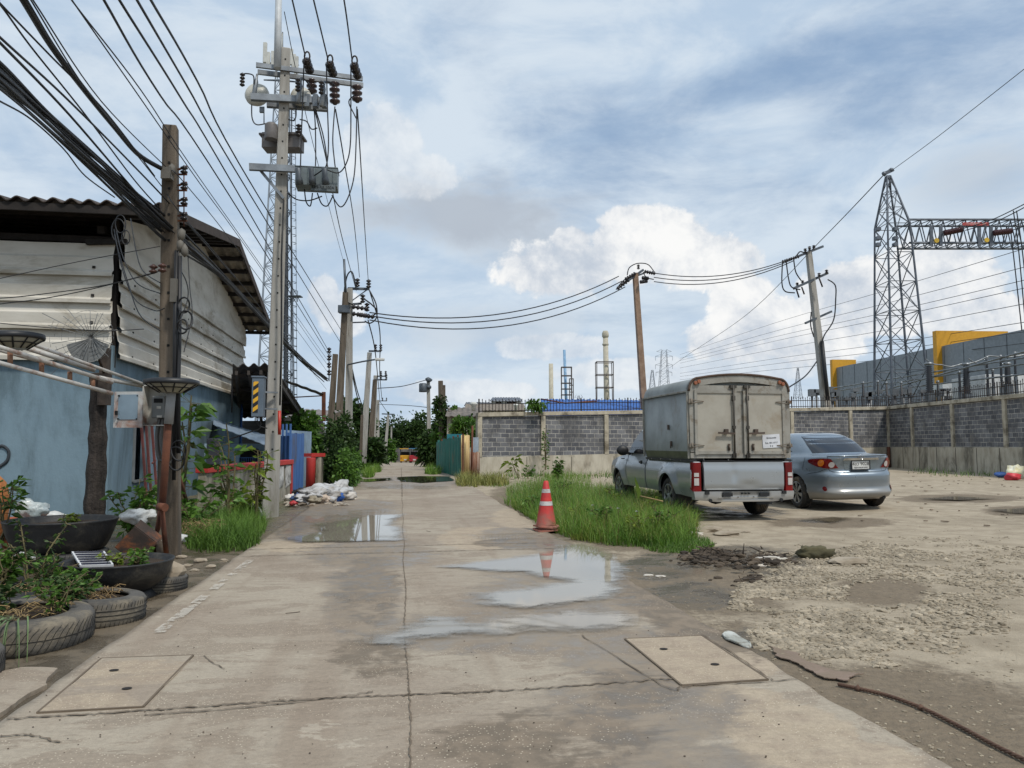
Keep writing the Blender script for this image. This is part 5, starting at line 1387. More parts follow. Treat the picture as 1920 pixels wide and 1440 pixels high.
for q in ([(668, 540, 36.8), (660, 510, 36.8), (650, 520, 36.8), (646, 560, 36.8), (664, 572, 36.8)], [(693, 545, 36.9), (705, 570, 36.8), (706, 595, 36.8), (694, 606, 36.8), (684, 602, 36.8)], [(682, 560, 36.8), (698, 572, 36.8), (707, 585, 36.8), (690, 597, 36.8)]): m.tube(cr([W(*u) for u in q], 6), .035, 4, False)
p.part('jumper_cable', m, M_BLACK)
m = MB().tube(cr([W(652, 684, 36.8), W(680, 678, 36), W(705, 674, 35)], 5), .04, 5); p.part('lamp_arm', m, M_GALVD)
m = MB().box(W(712, 674, 34.7), (.42, .2, .12)); p.part('lamp_shade', m, mat('lamp white', S(214, 214, 208), .4, bump=0), bevel=.03)
p = street_pole('slender grey pole leaning by the road edge with a white lamp near its top', 681, 693, 661, 41, .36, .24)
small_arm(p, W(693, 660, 41), .62, .05); 
p = street_pole('bundle of old poles further along the road with stepped arms', 694, 703, 712, 52, .40, .28, M_OLDPOLE); small_arm(p, W(703, 712, 52), .8, 0)
p = street_pole('grey pole with stepped arms rising above the pole bundle', 700, 704, 704, 54, .34, .26); small_arm(p, W(704, 704, 54), .75, -.05)
p = street_pole('thin pole on the left verge in front of the dark trees', 677, 679, 778, 40, .16, .14, M_OLDPOLE)
p = street_pole('far pole with a short crossarm left of the road end', 709, 709, 750, 88, .4, .3); small_arm(p, W(709, 750, 88), 1.0, -.1)
p = street_pole('far pole with a wide crossarm nearest the road end', 722, 728, 778, 92, .4, .28)
m = MB().beam(W(716, 776, 92), W(740, 777, 92), .14, .14); p.part('crossarm', m, M_GALVD)
p = street_pole('distant thin pole by the road end', 734, 734, 800, 104, .22, .2)
p = street_pole('pole with a drum transformer on the right of the road', 806, 803, 712, 62, .36, .26)
m = MB()
for y_ in (712, 726): m.blob(W(803, y_, 61.8), (.28, .25, .2), y_, .4, 2)
m.lathe([(.3, -.35), (.32, -.3), (.32, .3), (.25, .36)], 12, Matrix.Translation(W(793, 727, 61.6))); m.beam(W(793, 722, 62), W(806, 722, 62), .12)
p.part('transformer', m, M_GALVD)
p = street_pole('bare old pole wrapped in creeper behind the green fence', 830, 826, 714, 46, .34, .28, M_OLDPOLE)
p = street_pole('second shorter bare pole wrapped in creeper', 833, 832, 722, 46.8, .24, .2, M_OLDPOLE)
p = street_pole('white painted post in front of the hedge', 616, 618, 818, 26, .1, .09, mat('peeling white post', S(206, 200, 192), .8, dirt=S(150, 86, 64), damt=.4, dscale=4))
GD = 'street wires along the road'
for (q, lab) in (([(693, 545, 37), (712, 620, 41), (712, 700, 54), (716, 748, 88)], 'upper street wire stepping down along the road poles'), ([(690, 600, 37), (702, 650, 41), (708, 705, 54), (712, 750, 88)], 'lower street wire stepping down along the road poles'),
                 ([(660, 690, 37), (672, 740, 44), (690, 790, 54)], 'thin street wire behind the grey pole'), ([(660, 700, 37), (674, 760, 44), (690, 805, 54)], 'second thin street wire behind the grey pole'),
                 ([(708, 728, 54), (755, 724, 57), (800, 712, 62)], 'paired wire crossing the road to the drum transformer pole'), ([(712, 752, 88), (730, 780, 92), (736, 800, 104)], 'distant street wire at the road end'), ([(709, 758, 88), (760, 760, 75), (803, 764, 62)], 'thin wire high across the road end')):
    cable(q, .03, lab, GD)

# ---------------------------------------------------------------- trees, hedge and weeds
def tree(name, lab, x0, x1, ytop, ybot, Y, seed, lm, n=1500, ls=.35, grp='trees at the road end', trunk=True, depth=None, clumps=26, cat='tree'):
    rng = random.Random(seed)
    a_, b2 = W(x0, ybot, Y), W(x1, ytop, Y); c = (a_ + b2) / 2; rx = abs(b2.x - a_.x) / 2; rz = abs(b2.z - a_.z) / 2
    base = V((c.x, Y, dip(c.x, Y)))
    t = T(name, lab, cat, base, group=grp)
    m = MB(); crown(m, c, (rx, depth or rx * .9, rz), n, ls, rng, clumps)
    if trunk:
        k = MB(); k.tube([base - V((0, 0, .3)), base.lerp(c, .5) + V((rng.uniform(-.2, .2), 0, 0)), c], [rx * .10 + .05, rx * .07 + .03, .03], 7)
        for _ in range(6):
            a2 = rng.uniform(0, 6.28); e = c + V((cos(a2) * rx * .7, sin(a2) * rx * .6, rng.uniform(-.1, .7) * rz)); k.tube([base.lerp(c, rng.uniform(.4, .8)), base.lerp(c, .9).lerp(e, .5) + V((0, 0, .1)), e], [rx * .04 + .02, rx * .03 + .01, .01], 5)
        t.part('trunk', k, M_BARK)
    t.part('crown', m, lm, fixn=False)
    return t
tree('tree', 'broad dark tree closing the road end, left of the tuk-tuks', 690, 790, 782, 872, 112, 1, M_LEAFD, 4600, .6)
tree('tree', 'spreading tree directly behind the tuk-tuks', 745, 835, 772, 860, 114, 2, M_LEAFD, 4600, .6)
tree('tree', 'tall feathery tree right of the road end', 802, 840, 776, 880, 80, 3, M_LEAFD, 3200, .45)
tree('tree', 'dense dark tree on the left verge behind the pole bundle', 660, 700, 770, 888, 62, 4, M_LEAFD, 2000, .5)
tree('tree', 'dark round tree behind the grey street poles', 612, 690, 742, 850, 58, 5, M_LEAFD, 2600, .55)
tree('tree', 'low leafy tree left of the slender leaning pole', 668, 716, 810, 895, 46, 6, M_LEAFD, 2000, .36)
tree('tree', 'bushy tree overhanging the green fence', 806, 896, 768, 850, 47, 7, M_LEAF, 2600, .38)
tree('tree', 'thin tree behind the drum transformer pole', 786, 830, 800, 882, 58, 8, M_LEAFD, 1600, .42)
tree('tree', 'small yellow green tree beyond the blue gate', 530, 612, 762, 885, 27, 9, M_LEAF, 3000, .22, grp='trees behind the gate')
tree('bush', 'dark hedge like bush filling the verge behind the white post', 604, 672, 778, 930, 24.5, 10, M_LEAFD, 6000, .15, grp=None, trunk=False, depth=1.4, clumps=44, cat='bush')
tree('bush', 'lighter green bush spilling over the road edge beside the white post', 636, 674, 822, 928, 23.2, 13, M_LEAF, 1900, .12, grp=None, trunk=False, depth=1.2, clumps=34, cat='bush')
tree('bush', 'light green bush at the road end beside the far pole', 722, 745, 822, 868, 98, 11, M_LEAF, 700, .5, grp='bushes on the road verges', trunk=False, cat='bush')
tree('bush', 'bush on the right verge in front of the tuk-tuks', 802, 826, 842, 890, 60, 12, M_LEAF, 1200, .3, grp='bushes on the road verges', trunk=False, cat='bush')
tree('bush', 'low grassy bush on the left verge by the leaning pole', 655, 706, 868, 905, 40, 14, M_LEAF, 1200, .24, grp='bushes on the road verges', trunk=False, cat='bush')
tree('bush', 'creeper mass clinging to the two bare poles', 815, 838, 736, 800, 46, 15, M_LEAFD, 600, .26, grp=None, trunk=False, cat='bush')
tree('bush', 'green creeper growing through the spiked railing by the blue roof', 984, 1026, 752, 770, 33.6, 17, M_LEAF, 450, .16, grp=None, trunk=False, depth=.4, cat='bush')
tree('bush', 'leafy tangle behind the scrap metal sheets', 842, 904, 776, 838, 38, 18, M_LEAF, 1700, .2, grp=None, trunk=False, cat='bush')

def shrub(name, lab, base, h, n, lsz, lm, seed, lean=.35, stems=4, leaves=14, group=None, cat='plant', spread=.5, dens=.35):
    """a plant of thin stems carrying leaves"""
    rng = random.Random(seed); t = T(name, lab, cat, base, group=group)
    k = MB(); m = MB()
    for s_ in range(stems):
        a_ = rng.uniform(0, 6.28); L = lean * rng.uniform(.2, 1) * h
        pts = [V(base) + V((rng.uniform(-.05, .05) * spread, rng.uniform(-.05, .05), -.02))]
        hh = h * rng.uniform(.65, 1.0)
        for i in range(1, 6): pts.append(V(base) + V((cos(a_) * L * (i / 5) ** 1.4 + .03 * rng.uniform(-1, 1), sin(a_) * L * (i / 5) ** 1.4, hh * i / 5)))
        pts = cr(pts, 3); k.tube(pts, [.012 * h * (1 - .75 * i / len(pts)) + .003 for i in range(len(pts))], 5, False)
        for i in range(leaves):
            u = dens + (1 - dens) * rng.random(); p = pts[min(len(pts) - 1, int(u * len(pts)))]
            b2 = rng.uniform(0, 6.28); d = V((cos(b2), sin(b2), rng.uniform(-.25, .7))); st = p + d * lsz * .5
            k.tube([p, st], .004, 3, False); 
            for j in range(n): leaf(m, st, d + V((rng.uniform(-.7, .7), rng.uniform(-.7, .7), rng.uniform(-.3, .3))), lsz * rng.uniform(.6, 1.2), rng, .42, .25)
    t.part('stem', k, M_STEM, fixn=False); t.part('foliage', m, lm, fixn=False)
    return t
shrub('sapling', 'broad leaved sapling growing up behind the old pole', gl(342, 985), 2.45, 2, .30, M_LEAF, 3, .12, 3, 22, dens=.3)
shrub('sapling', 'thin sapling in front of the garden wall', gl(430, 985), 1.75, 1, .17, M_LEAF, 4, .3, 5, 24, dens=.25)
shrub('sapling', 'small sapling with reddish tips beside the tall pole', gl(478, 978), 1.55, 1, .16, M_LEAFY, 6, .35, 4, 20, dens=.35)
shrub('weed_plant', 'feathery bright green weed between the bowl and the old pole', gl(245, 1005), .85, 3, .13, M_LEAF, 8, .7, 9, 18, dens=.2)
shrub('weed_plant', 'low broad weeds at the right foot of the old pole', gl(362, 1000), .62, 2, .16, M_LEAF, 9, .8, 10, 12, dens=.2)
shrub('weed_plant', 'yellow green vine leaves low on the garden wall', gl(462, 975), .7, 2, .15, M_LEAFY, 10, .6, 7, 12, dens=.2)
shrub('creeper', 'dark ivy climbing the garden wall beside the tall pole', gl(487, 962), 1.0, 2, .07, M_LEAFD, 11, .05, 4, 40, dens=.05)
shrub('potted_plant', 'bare stemmed plant with small leaves in the middle planter', W(60, 1118, 6.3), .62, 2, .06, M_LEAFD, 12, .5, 3, 22, dens=.6)
shrub('potted_plant', 'small five fingered leafy plant in the middle planter', W(137, 1118, 6.2), .24, 5, .09, M_LEAF, 13, .2, 2, 5, dens=.7)
shrub('potted_plant', 'pale leafed seedling near the solar panel', W(160, 1112, 6.2), .12, 3, .07, M_LEAF, 14, .4, 3, 5, dens=.5)
shrub('potted_plant', 'low green herb spilling over the front tyre planter', W(120, 1148, 5.6), .24, 3, .065, M_LEAFD, 15, 1.1, 14, 14, dens=.2)
shrub('potted_plant', 'bright parsley like tuft at the left edge', W(8, 1100, 6.4), .26, 4, .07, M_LEAF, 16, .7, 9, 12, dens=.3)
shrub('potted_plant', 'thin sprig in the shade under the black bowl', W(92, 1092, 7.3), .3, 2, .06, M_LEAFD, 17, .5, 4, 12, dens=.5)
shrub('potted_plant', 'small green leaves in the bowl with the solar panel', W(265, 1048, 7.4), .08, 4, .06, M_LEAF, 18, .9, 7, 7, dens=.2)
shrub('potted_plant', 'withered yellow seedlings in the tall black bowl', W(135, 985, 8.9), .12, 2, .06, M_LEAFY, 19, 1.0, 12, 6, dens=.2)
shrub('potted_plant', 'leggy plant before the orange sack at the left edge', W(5, 1010, 8.4), .75, 2, .13, M_LEAF, 20, .4, 4, 12, dens=.5)
shrub('potted_plant', 'tiny bush between the dark tyre and the front planter', W(100, 1112, 6.3), .15, 4, .05, M_LEAFD, 21, .9, 9, 10, dens=.2)
for i, (c_, r_, z_, cc_, hh, ls_, m_) in enumerate(((c1, .2, .19, 'fern like greens at the right of the front tyre planter', .22, .06, M_LEAF), (c1, -.18, .19, 'low dark leaves at the back left of the front tyre planter', .2, .07, M_LEAFD), (c2, -.14, .16, 'green seedlings at the back of the fine ribbed tyre', .2, .07, M_LEAF), (c6, .12, .17, 'weedy greens sprouting from the dark flattened tyre', .28, .07, M_LEAF), (b1, .16, .19, 'sprouting greens at the right inside the bowl with the solar panel', .14, .06, M_LEAF), (b1, -.05, .19, 'pale weeds in the middle of the bowl with the solar panel', .12, .05, M_LEAFY), (b2, .22, .27, 'weeds at the right inside the tall black bowl', .16, .07, M_LEAF), (b2, -.25, .27, 'weeds at the left inside the tall black bowl', .15, .07, M_LEAFY), (c6, -.22, .17, 'bushy greens at the left edge behind the front tyre', .34, .08, M_LEAF))):
    shrub('potted_plant', cc_, c_ + V((r_, .03, z_)), hh, 3, ls_, m_, 120 + i, .9, 6, 7, dens=.2, spread=2.5)
def straw(lab, c, r, n, seed, h=.05):
    rng = random.Random(seed); m = MB()
    for _ in range(n):
        a_ = rng.uniform(0, 6.28); p = V(c) + V((cos(a_), sin(a_), 0)) * r * sqrt(rng.random()) + V((0, 0, rng.uniform(-.02, h)))
        d = V((rng.uniform(-1, 1), rng.uniform(-1, 1), rng.uniform(-.15, .15))).normalized() * rng.uniform(.04, .12)
        m.tube([p, p + d * .5 + V((0, 0, .02)), p + d], .0035, 3, False)
    solo('dry_straw', m, M_DRY, lab, 'dry stems', kind='stuff', fixn=False)
straw('dry twigs heaped in the front tyre planter', c1 + V((-.02, .05, .19)), .25, 90, 1)
straw('dry twigs heaped in the fine ribbed tyre', c2 + V((-.06, .05, .17)), .2, 90, 2)
straw('dry scraps in the dark middle tyre', c6 + V((0, 0, .17)), .3, 70, 3)
straw('bleached straw at the foot of the weed clump', gl(372, 1012) + V((0, 0, .1)), .28, 200, 4, .2)
def grass_stuff(name, lab, spots, m_, seed, cat='grass', w=.012, lean=.8):
    rng = random.Random(seed); m = MB()
    for (p, h) in spots(rng): blades(m, p, h, rng, w, lean)
    return solo(name, m, m_, lab, cat, kind='stuff', fixn=False)
def ell_spots(lst, n, h0, h1, mask=None):
    def f(rng):
        tot = sum(rx * ry for _, _, rx, ry in lst)
        for (cx, cy, rx, ry) in lst:
            for _ in range(int(n * rx * ry / tot)):
                r = sqrt(rng.random()); a_ = rng.uniform(0, 6.28); px, py = cx + rx * r * cos(a_), cy + ry * r * sin(a_)
                if py < 850: continue
                p = gl(px, py)
                if mask and not mask(p, rng): continue
                yield p, lerp(h0, h1, rng.random()) * (1.0 - .45 * r ** 3)
    return f
M_GRASS2 = mat('lush grass blades', S(118, 154, 62), .5, col2=S(84, 126, 46), var=.3, dirt=S(156, 156, 86), damt=.3, dscale=1.1, island=.5, bump=0, trans=.35, spec=.3, scale=.9)
grass_stuff('grass', 'rank green grass at the foot of the garden wall', ell_spots([(420, 985, 80, 34), (395, 1005, 55, 28), (455, 985, 45, 30), (350, 990, 30, 22), (430, 1018, 60, 16)], 7500, .10, .55), M_GRASS, 3, w=.010, lean=1.2)
# trailing grass of the front planter
m = MB(); rng = random.Random(6)
for k in range(60):
    p = c1 + V((-.06 + rng.uniform(-.22, .2), -.26 + rng.uniform(-.08, .12), .22)); a_ = rng.uniform(-2.4, -.6); Ln = rng.uniform(.3, .72); d = V((cos(a_) * .55, sin(a_), 0)); vs = []
    for i in range(7):
        t_ = i / 6; q = p + d * Ln * (1 - (1 - t_) ** 2) * .75 + V((0, 0, Ln * (.35 * t_ - 1.05 * t_ * t_))); w_ = .006 * (1 - .85 * t_); vs += [q - V((w_, 0, 0)), q + V((w_, 0, 0))]
    m.add(vs, [(2 * i, 2 * i + 1, 2 * i + 3, 2 * i + 2) for i in range(6)], True)
solo('trailing_grass', m, mat('blue green blades', S(128, 150, 108), .6, col2=S(98, 124, 78), island=.3, bump=0, trans=.2), 'long grass blades trailing over the rim of the front tyre planter', 'grass', fixn=False)

# ---------------------------------------------------------------- tuk-tuks and the far block wall
def tuktuk(lab, px, Y, body, roofc, rz):
    base = roadz(px, Y); t = T('tuk_tuk', lab, 'tuk-tuk', base, rz, world=False)
    mb = mat('tuk ' + lab[:12], body, .4, bump=0); rm = mat('tuk roof ' + lab[:12], roofc, .5, bump=0)
    m = MB().box((0, .55, .55), (1.3, 1.1, .75)); m.prism([(-.65, 1.1, .2), (-.65, 2.5, .3), (-.65, 2.4, .9), (-.65, 1.1, .6)], (1.3, 0, 0)); t.part('body', m, mb, bevel=.05)
    m = MB().grid(lambda u, v: V(((u - .5) * 1.5, -.1 + 2.5 * v, 1.78 + .12 * sin(pi * u) - .05 * v)), 10, 6); m.box((0, 1.1, 1.74), (1.46, 2.4, .08)); t.part('canopy', m, rm)
    m = MB()
    for x_ in (-.66, .66):
        for y_ in (0.05, 1.2, 2.2): m.tube([(x_, y_, .9), (x_, y_, 1.75)], .03, 5)
    t.part('roof_post', m, M_GALVD)
    m = MB().box((0, .4, 1.1), (1.1, .15, .5)); t.part('seat', m, M_DARK, bevel=.04)
    for x_, y_ in ((-.55, .6), (.55, .6), (0, 2.4)):
        w_ = MB().lathe([(.1, -.07), (.26, -.08), (.28, 0), (.26, .08), (.1, .07)], 16, Matrix.Translation((x_, y_, .28)) @ Matrix.Rotation(pi / 2, 4, 'Y')); t.part('wheel', w_, M_BLKRUB)
    for x_ in (-.5, .5):
        t.part('tail_light', MB().box((x_, -.02, .6), (.16, .04, .1)), mat('tail red', S(190, 30, 30), .3, bump=0))
    m = MB().box((0, -.015, .38), (.36, .03, .16)); t.part('number_plate', m, pan)
tuktuk('yellow tuk-tuk parked at the road end', 761, 96, S(214, 160, 40), S(226, 176, 52), .1)
tuktuk('red bodied tuk-tuk with a blue canopy at the road end', 778, 94, S(170, 40, 52), S(70, 140, 180), -.1)
tuktuk('dark blue tuk-tuk half hidden beside the red one', 789, 100, S(44, 52, 92), S(70, 134, 176), .05)
m = MB().box2(V((roadz(742, 106).x, 106, -1.4)), V((roadz(800, 106).x, 106.3, W(760, 840, 106).z)))
solo('block_wall', m, mat('far grey blocks', S(120, 116, 112), .95, col2=S(90, 86, 84), dirt=S(60, 60, 58), bump=.2), 'low grey block wall across the road end', 'wall')

# ---------------------------------------------------------------- green fence and scrap sheets by the road
f0, f1 = roadz(819, 42), V((-2.08, 30.8, 0))
GF = T('corrugated_fence', 'dark green corrugated sheet fence along the right of the road', 'fence', f0)
fg = mat('green painted sheet', S(44, 122, 110), .6, col2=S(36, 100, 92), dirt=S(110, 108, 90), damt=.3, dscale=1.5, streak=(2, 2, .5), bump=.05)
m = MB(); n = 130; vs = []
for j in (0, 1):
    for i in range(n + 1):
        p = f0.lerp(f1, i / n); hgt = 1.58 + .22 * noise.noise(V((int(i / 9) * 3.3, 0, 0)))
        o = .07 * cos(2 * pi * i / n * 17) + .08 * noise.noise(V((i / 14, 1, 0)))
        vs.append(V((p.x + o, p.y, dip(p.x, p.y) + (-.1 if j == 0 else hgt))))
m.add(vs, [(i, i + 1, n + 2 + i, n + 1 + i) for i in range(n)], True)
GF.part('sheet', m, fg)
m = MB()
for k in range(7): p = f0.lerp(f1, k / 6); m.beam(p + V((.12, 0, -.3)), p + V((.12, 0, 1.7)), .07)
GF.part('fence_post', m, M_RUST)
def sheet(lab, x0, x1, y0, y1, Y, m_, w=0.08, n=24, slant=0):
    a_, b2 = W(x0, y1, Y), W(x1, y1, Y + .4); h = W(x0, y0, Y).z
    m = MB(); vs = []
    for j in (0, 1):
        for i in range(n + 1): p = a_.lerp(b2, i / n); vs.append(V((p.x + slant * j, p.y + w * .3 * cos(2 * pi * i / n * 5), -.1 if j == 0 else h + .04 * noise.noise(V((i * .5, Y, 0))))))
    m.add(vs, [(i, i + 1, n + 2 + i, n + 1 + i) for i in range(n)], True)
    o = solo('metal_sheet', m, m_, lab, 'metal sheet', 'scrap sheets beside the block wall')
    md = o.modifiers.new('thick', 'SOLIDIFY'); md.thickness = .01
sheet('pale yellow sheet standing upright beside the green fence', 864, 880, 816, 892, 31.2, mat('cream yellow sheet', S(206, 182, 130), .7, col2=S(186, 164, 120), dirt=S(150, 104, 60), damt=.35, streak=(2, 2, .4)))
sheet('rusted corrugated sheet leaning by the wall corner', 880, 899, 848, 892, 31.6, mat('streaked rusty sheet', S(142, 116, 96), .9, col2=S(108, 62, 44), dirt=S(170, 160, 148), damt=.4, streak=(3, 3, .4), bump=.2))
sheet('grey blue sheet above the rusted sheet', 884, 897, 820, 852, 31.9, mat('grey blue sheet', S(136, 148, 158), .6))
m = MB().tube([W(884, 890, 31), W(886, 798, 31)], .045, 6); solo('rusty_post', m, M_RUST, 'thin rusty post among the scrap sheets', 'post')
m = MB().box2(W(838, 832, 36), W(868, 814, 36.2)); solo('board', m, mat('teal board', S(44, 128, 140), .6), 'teal board behind the green fence', 'board')
m = MB().box2(W(846, 822, 37), W(872, 815, 38)); solo('board', m, mat('yellow board', S(220, 170, 40), .6), 'yellow bars above the green fence', 'board')
grass_stuff('grass', 'dry yellowish grass at the end of the green fence', ell_spots([(882, 906, 26, 8), (866, 908, 12, 6), (925, 906, 30, 6)], 1300, .2, .6), mat('dry grass blades', S(150, 146, 82), .7, col2=S(112, 124, 60), island=.4, bump=0, trans=.2), 23, w=.025)
grass_stuff('grass', 'green verge grass on both sides of the far road', ell_spots([(812, 884, 16, 4), (690, 892, 12, 5), (660, 898, 10, 6), (705, 878, 10, 4), (640, 912, 14, 6)], 2600, .3, .7), M_GRASS2, 24, w=.03)
# ---------------------------------------------------------------- grass clump, cone, debris
CL = [(1110, 952, 170, 40), (1010, 925, 62, 22), (1180, 985, 130, 38), (1030, 950, 70, 26), (1240, 1000, 70, 26), (1060, 905, 50, 18), (1040, 925, 40, 16), (1120, 990, 100, 24), (1180, 960, 110, 26)]
def notroad(p, rng):
    v, u = to_road(p); return v > 2.25 + .15 * fbm(u, 3)
grass_stuff('grass', 'big clump of rank green grass between the road and the pickup', ell_spots(CL, 34000, .12, .56, notroad), M_GRASS2, 31, w=.010, lean=1.15)
grass_stuff('grass', 'pale seed heads and dry blades in the big grass clump', ell_spots(CL, 2200, .3, .62, notroad), mat('straw blades', S(150, 140, 84), .7, col2=S(120, 116, 66), island=.4, bump=0, trans=.2), 32, w=.008, lean=.6)
grass_stuff('grass', 'short creeping weeds round the edge of the grass clump', ell_spots([(1270, 1020, 70, 16), (1010, 965, 60, 8), (930, 908, 26, 6)], 3200, .04, .14, notroad), M_GRASS, 33, w=.012, lean=1.1)
grass_stuff('grass', 'weeds along the foot of the block wall', ell_spots([(960, 892, 60, 6), (1080, 893, 100, 5), (1020, 893, 30, 8), (1150, 890, 50, 5), (1800, 890, 60, 4), (1740, 885, 40, 4), (1880, 890, 40, 4)], 900, .08, .4), M_GRASS, 34, w=.025)
shrub('weed_plant', 'broad leaved weed drooping before the block wall', gl(972, 898), .85, 2, .3, M_LEAFY, 41, .5, 3, 6, dens=.4)
shrub('weed_plant', 'leafy weed mound climbing a wall post', gl(1045, 900), .75, 3, .14, M_LEAF, 42, .35, 9, 16, dens=.1)
shrub('creeper', 'thin green creeper rising up the block wall post', W(1023, 880, 33.2), 2.0, 2, .14, M_LEAF, 43, .03, 3, 26, dens=.05)
shrub('weed_plant', 'small plant at the right of the wall weeds', gl(990, 897), .5, 2, .18, M_LEAF, 44, .5, 4, 8, dens=.2)
for i, (x, y) in enumerate(((1112, 988), (1160, 998), (1195, 1005))):
    p = gl(x, y); m = MB(); k = MB()
    k.tube([p, p + V((0, -.02, .36))], .004, 4)
    for j in range(5): a_ = 2 * pi * j / 5; leaf(m, p + V((0, -.02, .36)), V((cos(a_), sin(a_), .35)), .035, random.Random(j), .7)
    t = T('wild_flower', 'tiny white flower among the grass of the big clump', 'flower', p, group='white flowers in the grass clump'); t.part('petals', m, M_WHITEP, fixn=False); t.part('stem', k, M_STEM)
# yellowed big leaf sticking out
t = T('broken_stalk', 'yellow leaf and pale cane poking out of the grass by the pickup', 'plant stalk', gl(1240, 965))
p = W(1196, 946, 12.2); m = MB(); m.add([p + V((0, 0, .08)), p + V((.05, -.03, .17)), p + V((-.02, .02, .22)), p + V((.02, 0, .30)), p + V((-.035, .03, .36)), p + V((-.04, .02, .44))], [(0, 1, 2), (2, 1, 3), (2, 3, 4), (4, 3, 5)]); t.part('leaf_blade', m, M_LEAFY, fixn=False)
t.part('cane', MB().tube([W(1200, 930, 12.2), W(1243, 940, 12.0)], .012, 5), M_DRY)

cb = gl(1024, 997); cb.z = .02
CN = T('traffic_cone', 'faded red traffic cone with two white bands on the road edge', 'traffic cone', cb)
redc, nb = newmat('sun faded red plastic'); o = nb.obj(); s_ = nb.node('ShaderNodeSeparateXYZ', {0: o})
nz = nb.noise(o, 9, 6, .65); dirtf = nb.ss(nb.m('ADD', s_.outputs[2], nb.m('MULTIPLY', nb.m('SUBTRACT', nz, .5), -.5)), .36, .04)
nb.i('Base Color', nb.mix(nb.m('MULTIPLY', dirtf, .75), nb.mix(nb.ss(nz, .35, .65), S(196, 56, 50), S(170, 44, 44)), S(150, 118, 102))); nb.i('Roughness', .6)
H = .72
def rr(z): return lerp(.165, .035, z / H)
m = MB().lathe([(rr(.05), .05), (rr(.1), .1), (rr(.3), .3), (rr(.5), .5), (rr(H), H), (.025, H + .01), (.0, H + .01)], 32, Matrix.Translation(cb)); CN.part('cone_body', m, redc)
m = MB()
for a_, b2 in ((.37, .43), (.555, .61)): m.lathe([(rr(a_) + .003, a_), (rr(b2) + .003, b2)], 32, Matrix.Translation(cb), cap=False)
CN.part('reflective_band', m, mat('white band', S(196, 192, 190), .5, dirt=S(140, 126, 118), damt=.45, dscale=8, bump=0))
def wavy_base(z, s_, seed, wv):
    pts = []
    for k in range(40):
        a_ = 2 * pi * k / 40; r = s_ / max(abs(cos(a_)), abs(sin(a_))) ; r = min(r, s_ * 1.25)
        pts.append((r * cos(a_ + .3), r * sin(a_ + .3), z + wv * sin(a_ * 2 + seed)))
    m = MB(); q = [cb + V(p) for p in pts]; m.prism(q, (0, 0, .022)); return m
m = wavy_base(.055, .165, 1, .014); CN.part('base', m, redc)
m = wavy_base(.0, .17, 3, .006); m.lathe([(.12, .0), (.11, .07)], 24, Matrix.Translation(cb), cap=False); CN.part('lower_base', m, redc, label='base of a second crushed cone under the first')

rng = random.Random(91)
for i, (x, y) in enumerate(((1000, 960), (1075, 985), (1130, 1000), (1195, 1012), (1240, 1008), (1160, 960), (1060, 935), (1215, 975))):
    shrub('weed_plant', ('broad leaved weed standing in the big grass clump', 'leafy weed at the near edge of the big grass clump')[i in (1, 2, 3, 4)], gl(x, y), rng.uniform(.28, .5), 2, .09, (M_LEAF, M_LEAFY)[i % 2], 200 + i, .5, 6, 10, dens=.3, group='weeds in the big grass clump')
# gravel as real stones
def gravel():
    rng = random.Random(12); m = MB(); Z = [(1640, 1130, 270, 118), (1500, 1110, 120, 50), (1760, 1080, 220, 90), (1560, 1190, 160, 46), (1420, 1120, 80, 26), (1600, 1040, 220, 22)]
    bald = [(1660, 1112, 96, 30), (1330, 1100, 60, 60)]
    vs0, fs0 = ico(1); n = 0
    while n < 16000:
        c = rng.choice(Z); r = sqrt(rng.random()); a_ = rng.uniform(0, 6.28); px, py = c[0] + c[2] * r * cos(a_), c[1] + c[3] * r * sin(a_)
        if py < 1005 or ell(px, py, bald) > rng.uniform(-.1, .3): continue
        p = gl(px, py)
        if fbm(p.x * 1.6, p.y * 1.6, 4) < -.14 + rng.uniform(-.12, .1) + .3 * r ** 4: continue
        s_ = rng.choice((.006, .008, .010, .013, .018, .023)) * rng.uniform(.7, 1.3)
        R_ = Matrix.Rotation(rng.uniform(0, 6.28), 3, 'Z') @ Matrix.Rotation(rng.uniform(-.5, .5), 3, 'X')
        sx_, sy_, sz_ = s_ * rng.uniform(.9, 1.8), s_, s_ * rng.uniform(.4, .7)
        k = [R_ @ V((q.x * sx_ * rng.uniform(.6, 1.25), q.y * sy_ * rng.uniform(.6, 1.25), q.z * sz_ * rng.uniform(.6, 1.2))) + V((p.x, p.y, gz(p.x, p.y) + sz_ * .2)) for q in vs0]
        m.add(k, fs0, False); n += 1
    for _ in range(1500):                     # scattered chips over the lot and road edge
        px, py = rng.uniform(950, 1900), rng.uniform(960, 1430); p = gl(px, py); v, u = to_road(p)
        if v < 1.9: continue
        s_ = rng.uniform(.003, .010); R_ = Matrix.Rotation(rng.uniform(0, 6.28), 3, 'Z')
        m.add([R_ @ V((q.x * s_ * 1.5, q.y * s_, q.z * s_ * .6)) + V((p.x, p.y, gz(p.x, p.y) + s_ * .2)) for q in vs0], fs0, False)
    solo('gravel', m, mat('crushed stone', S(166, 154, 134), .95, col2=S(130, 119, 101), island=.3, bump=.2), 'pale crushed gravel spread over the lot', 'gravel', kind='stuff', fixn=False)
gravel()
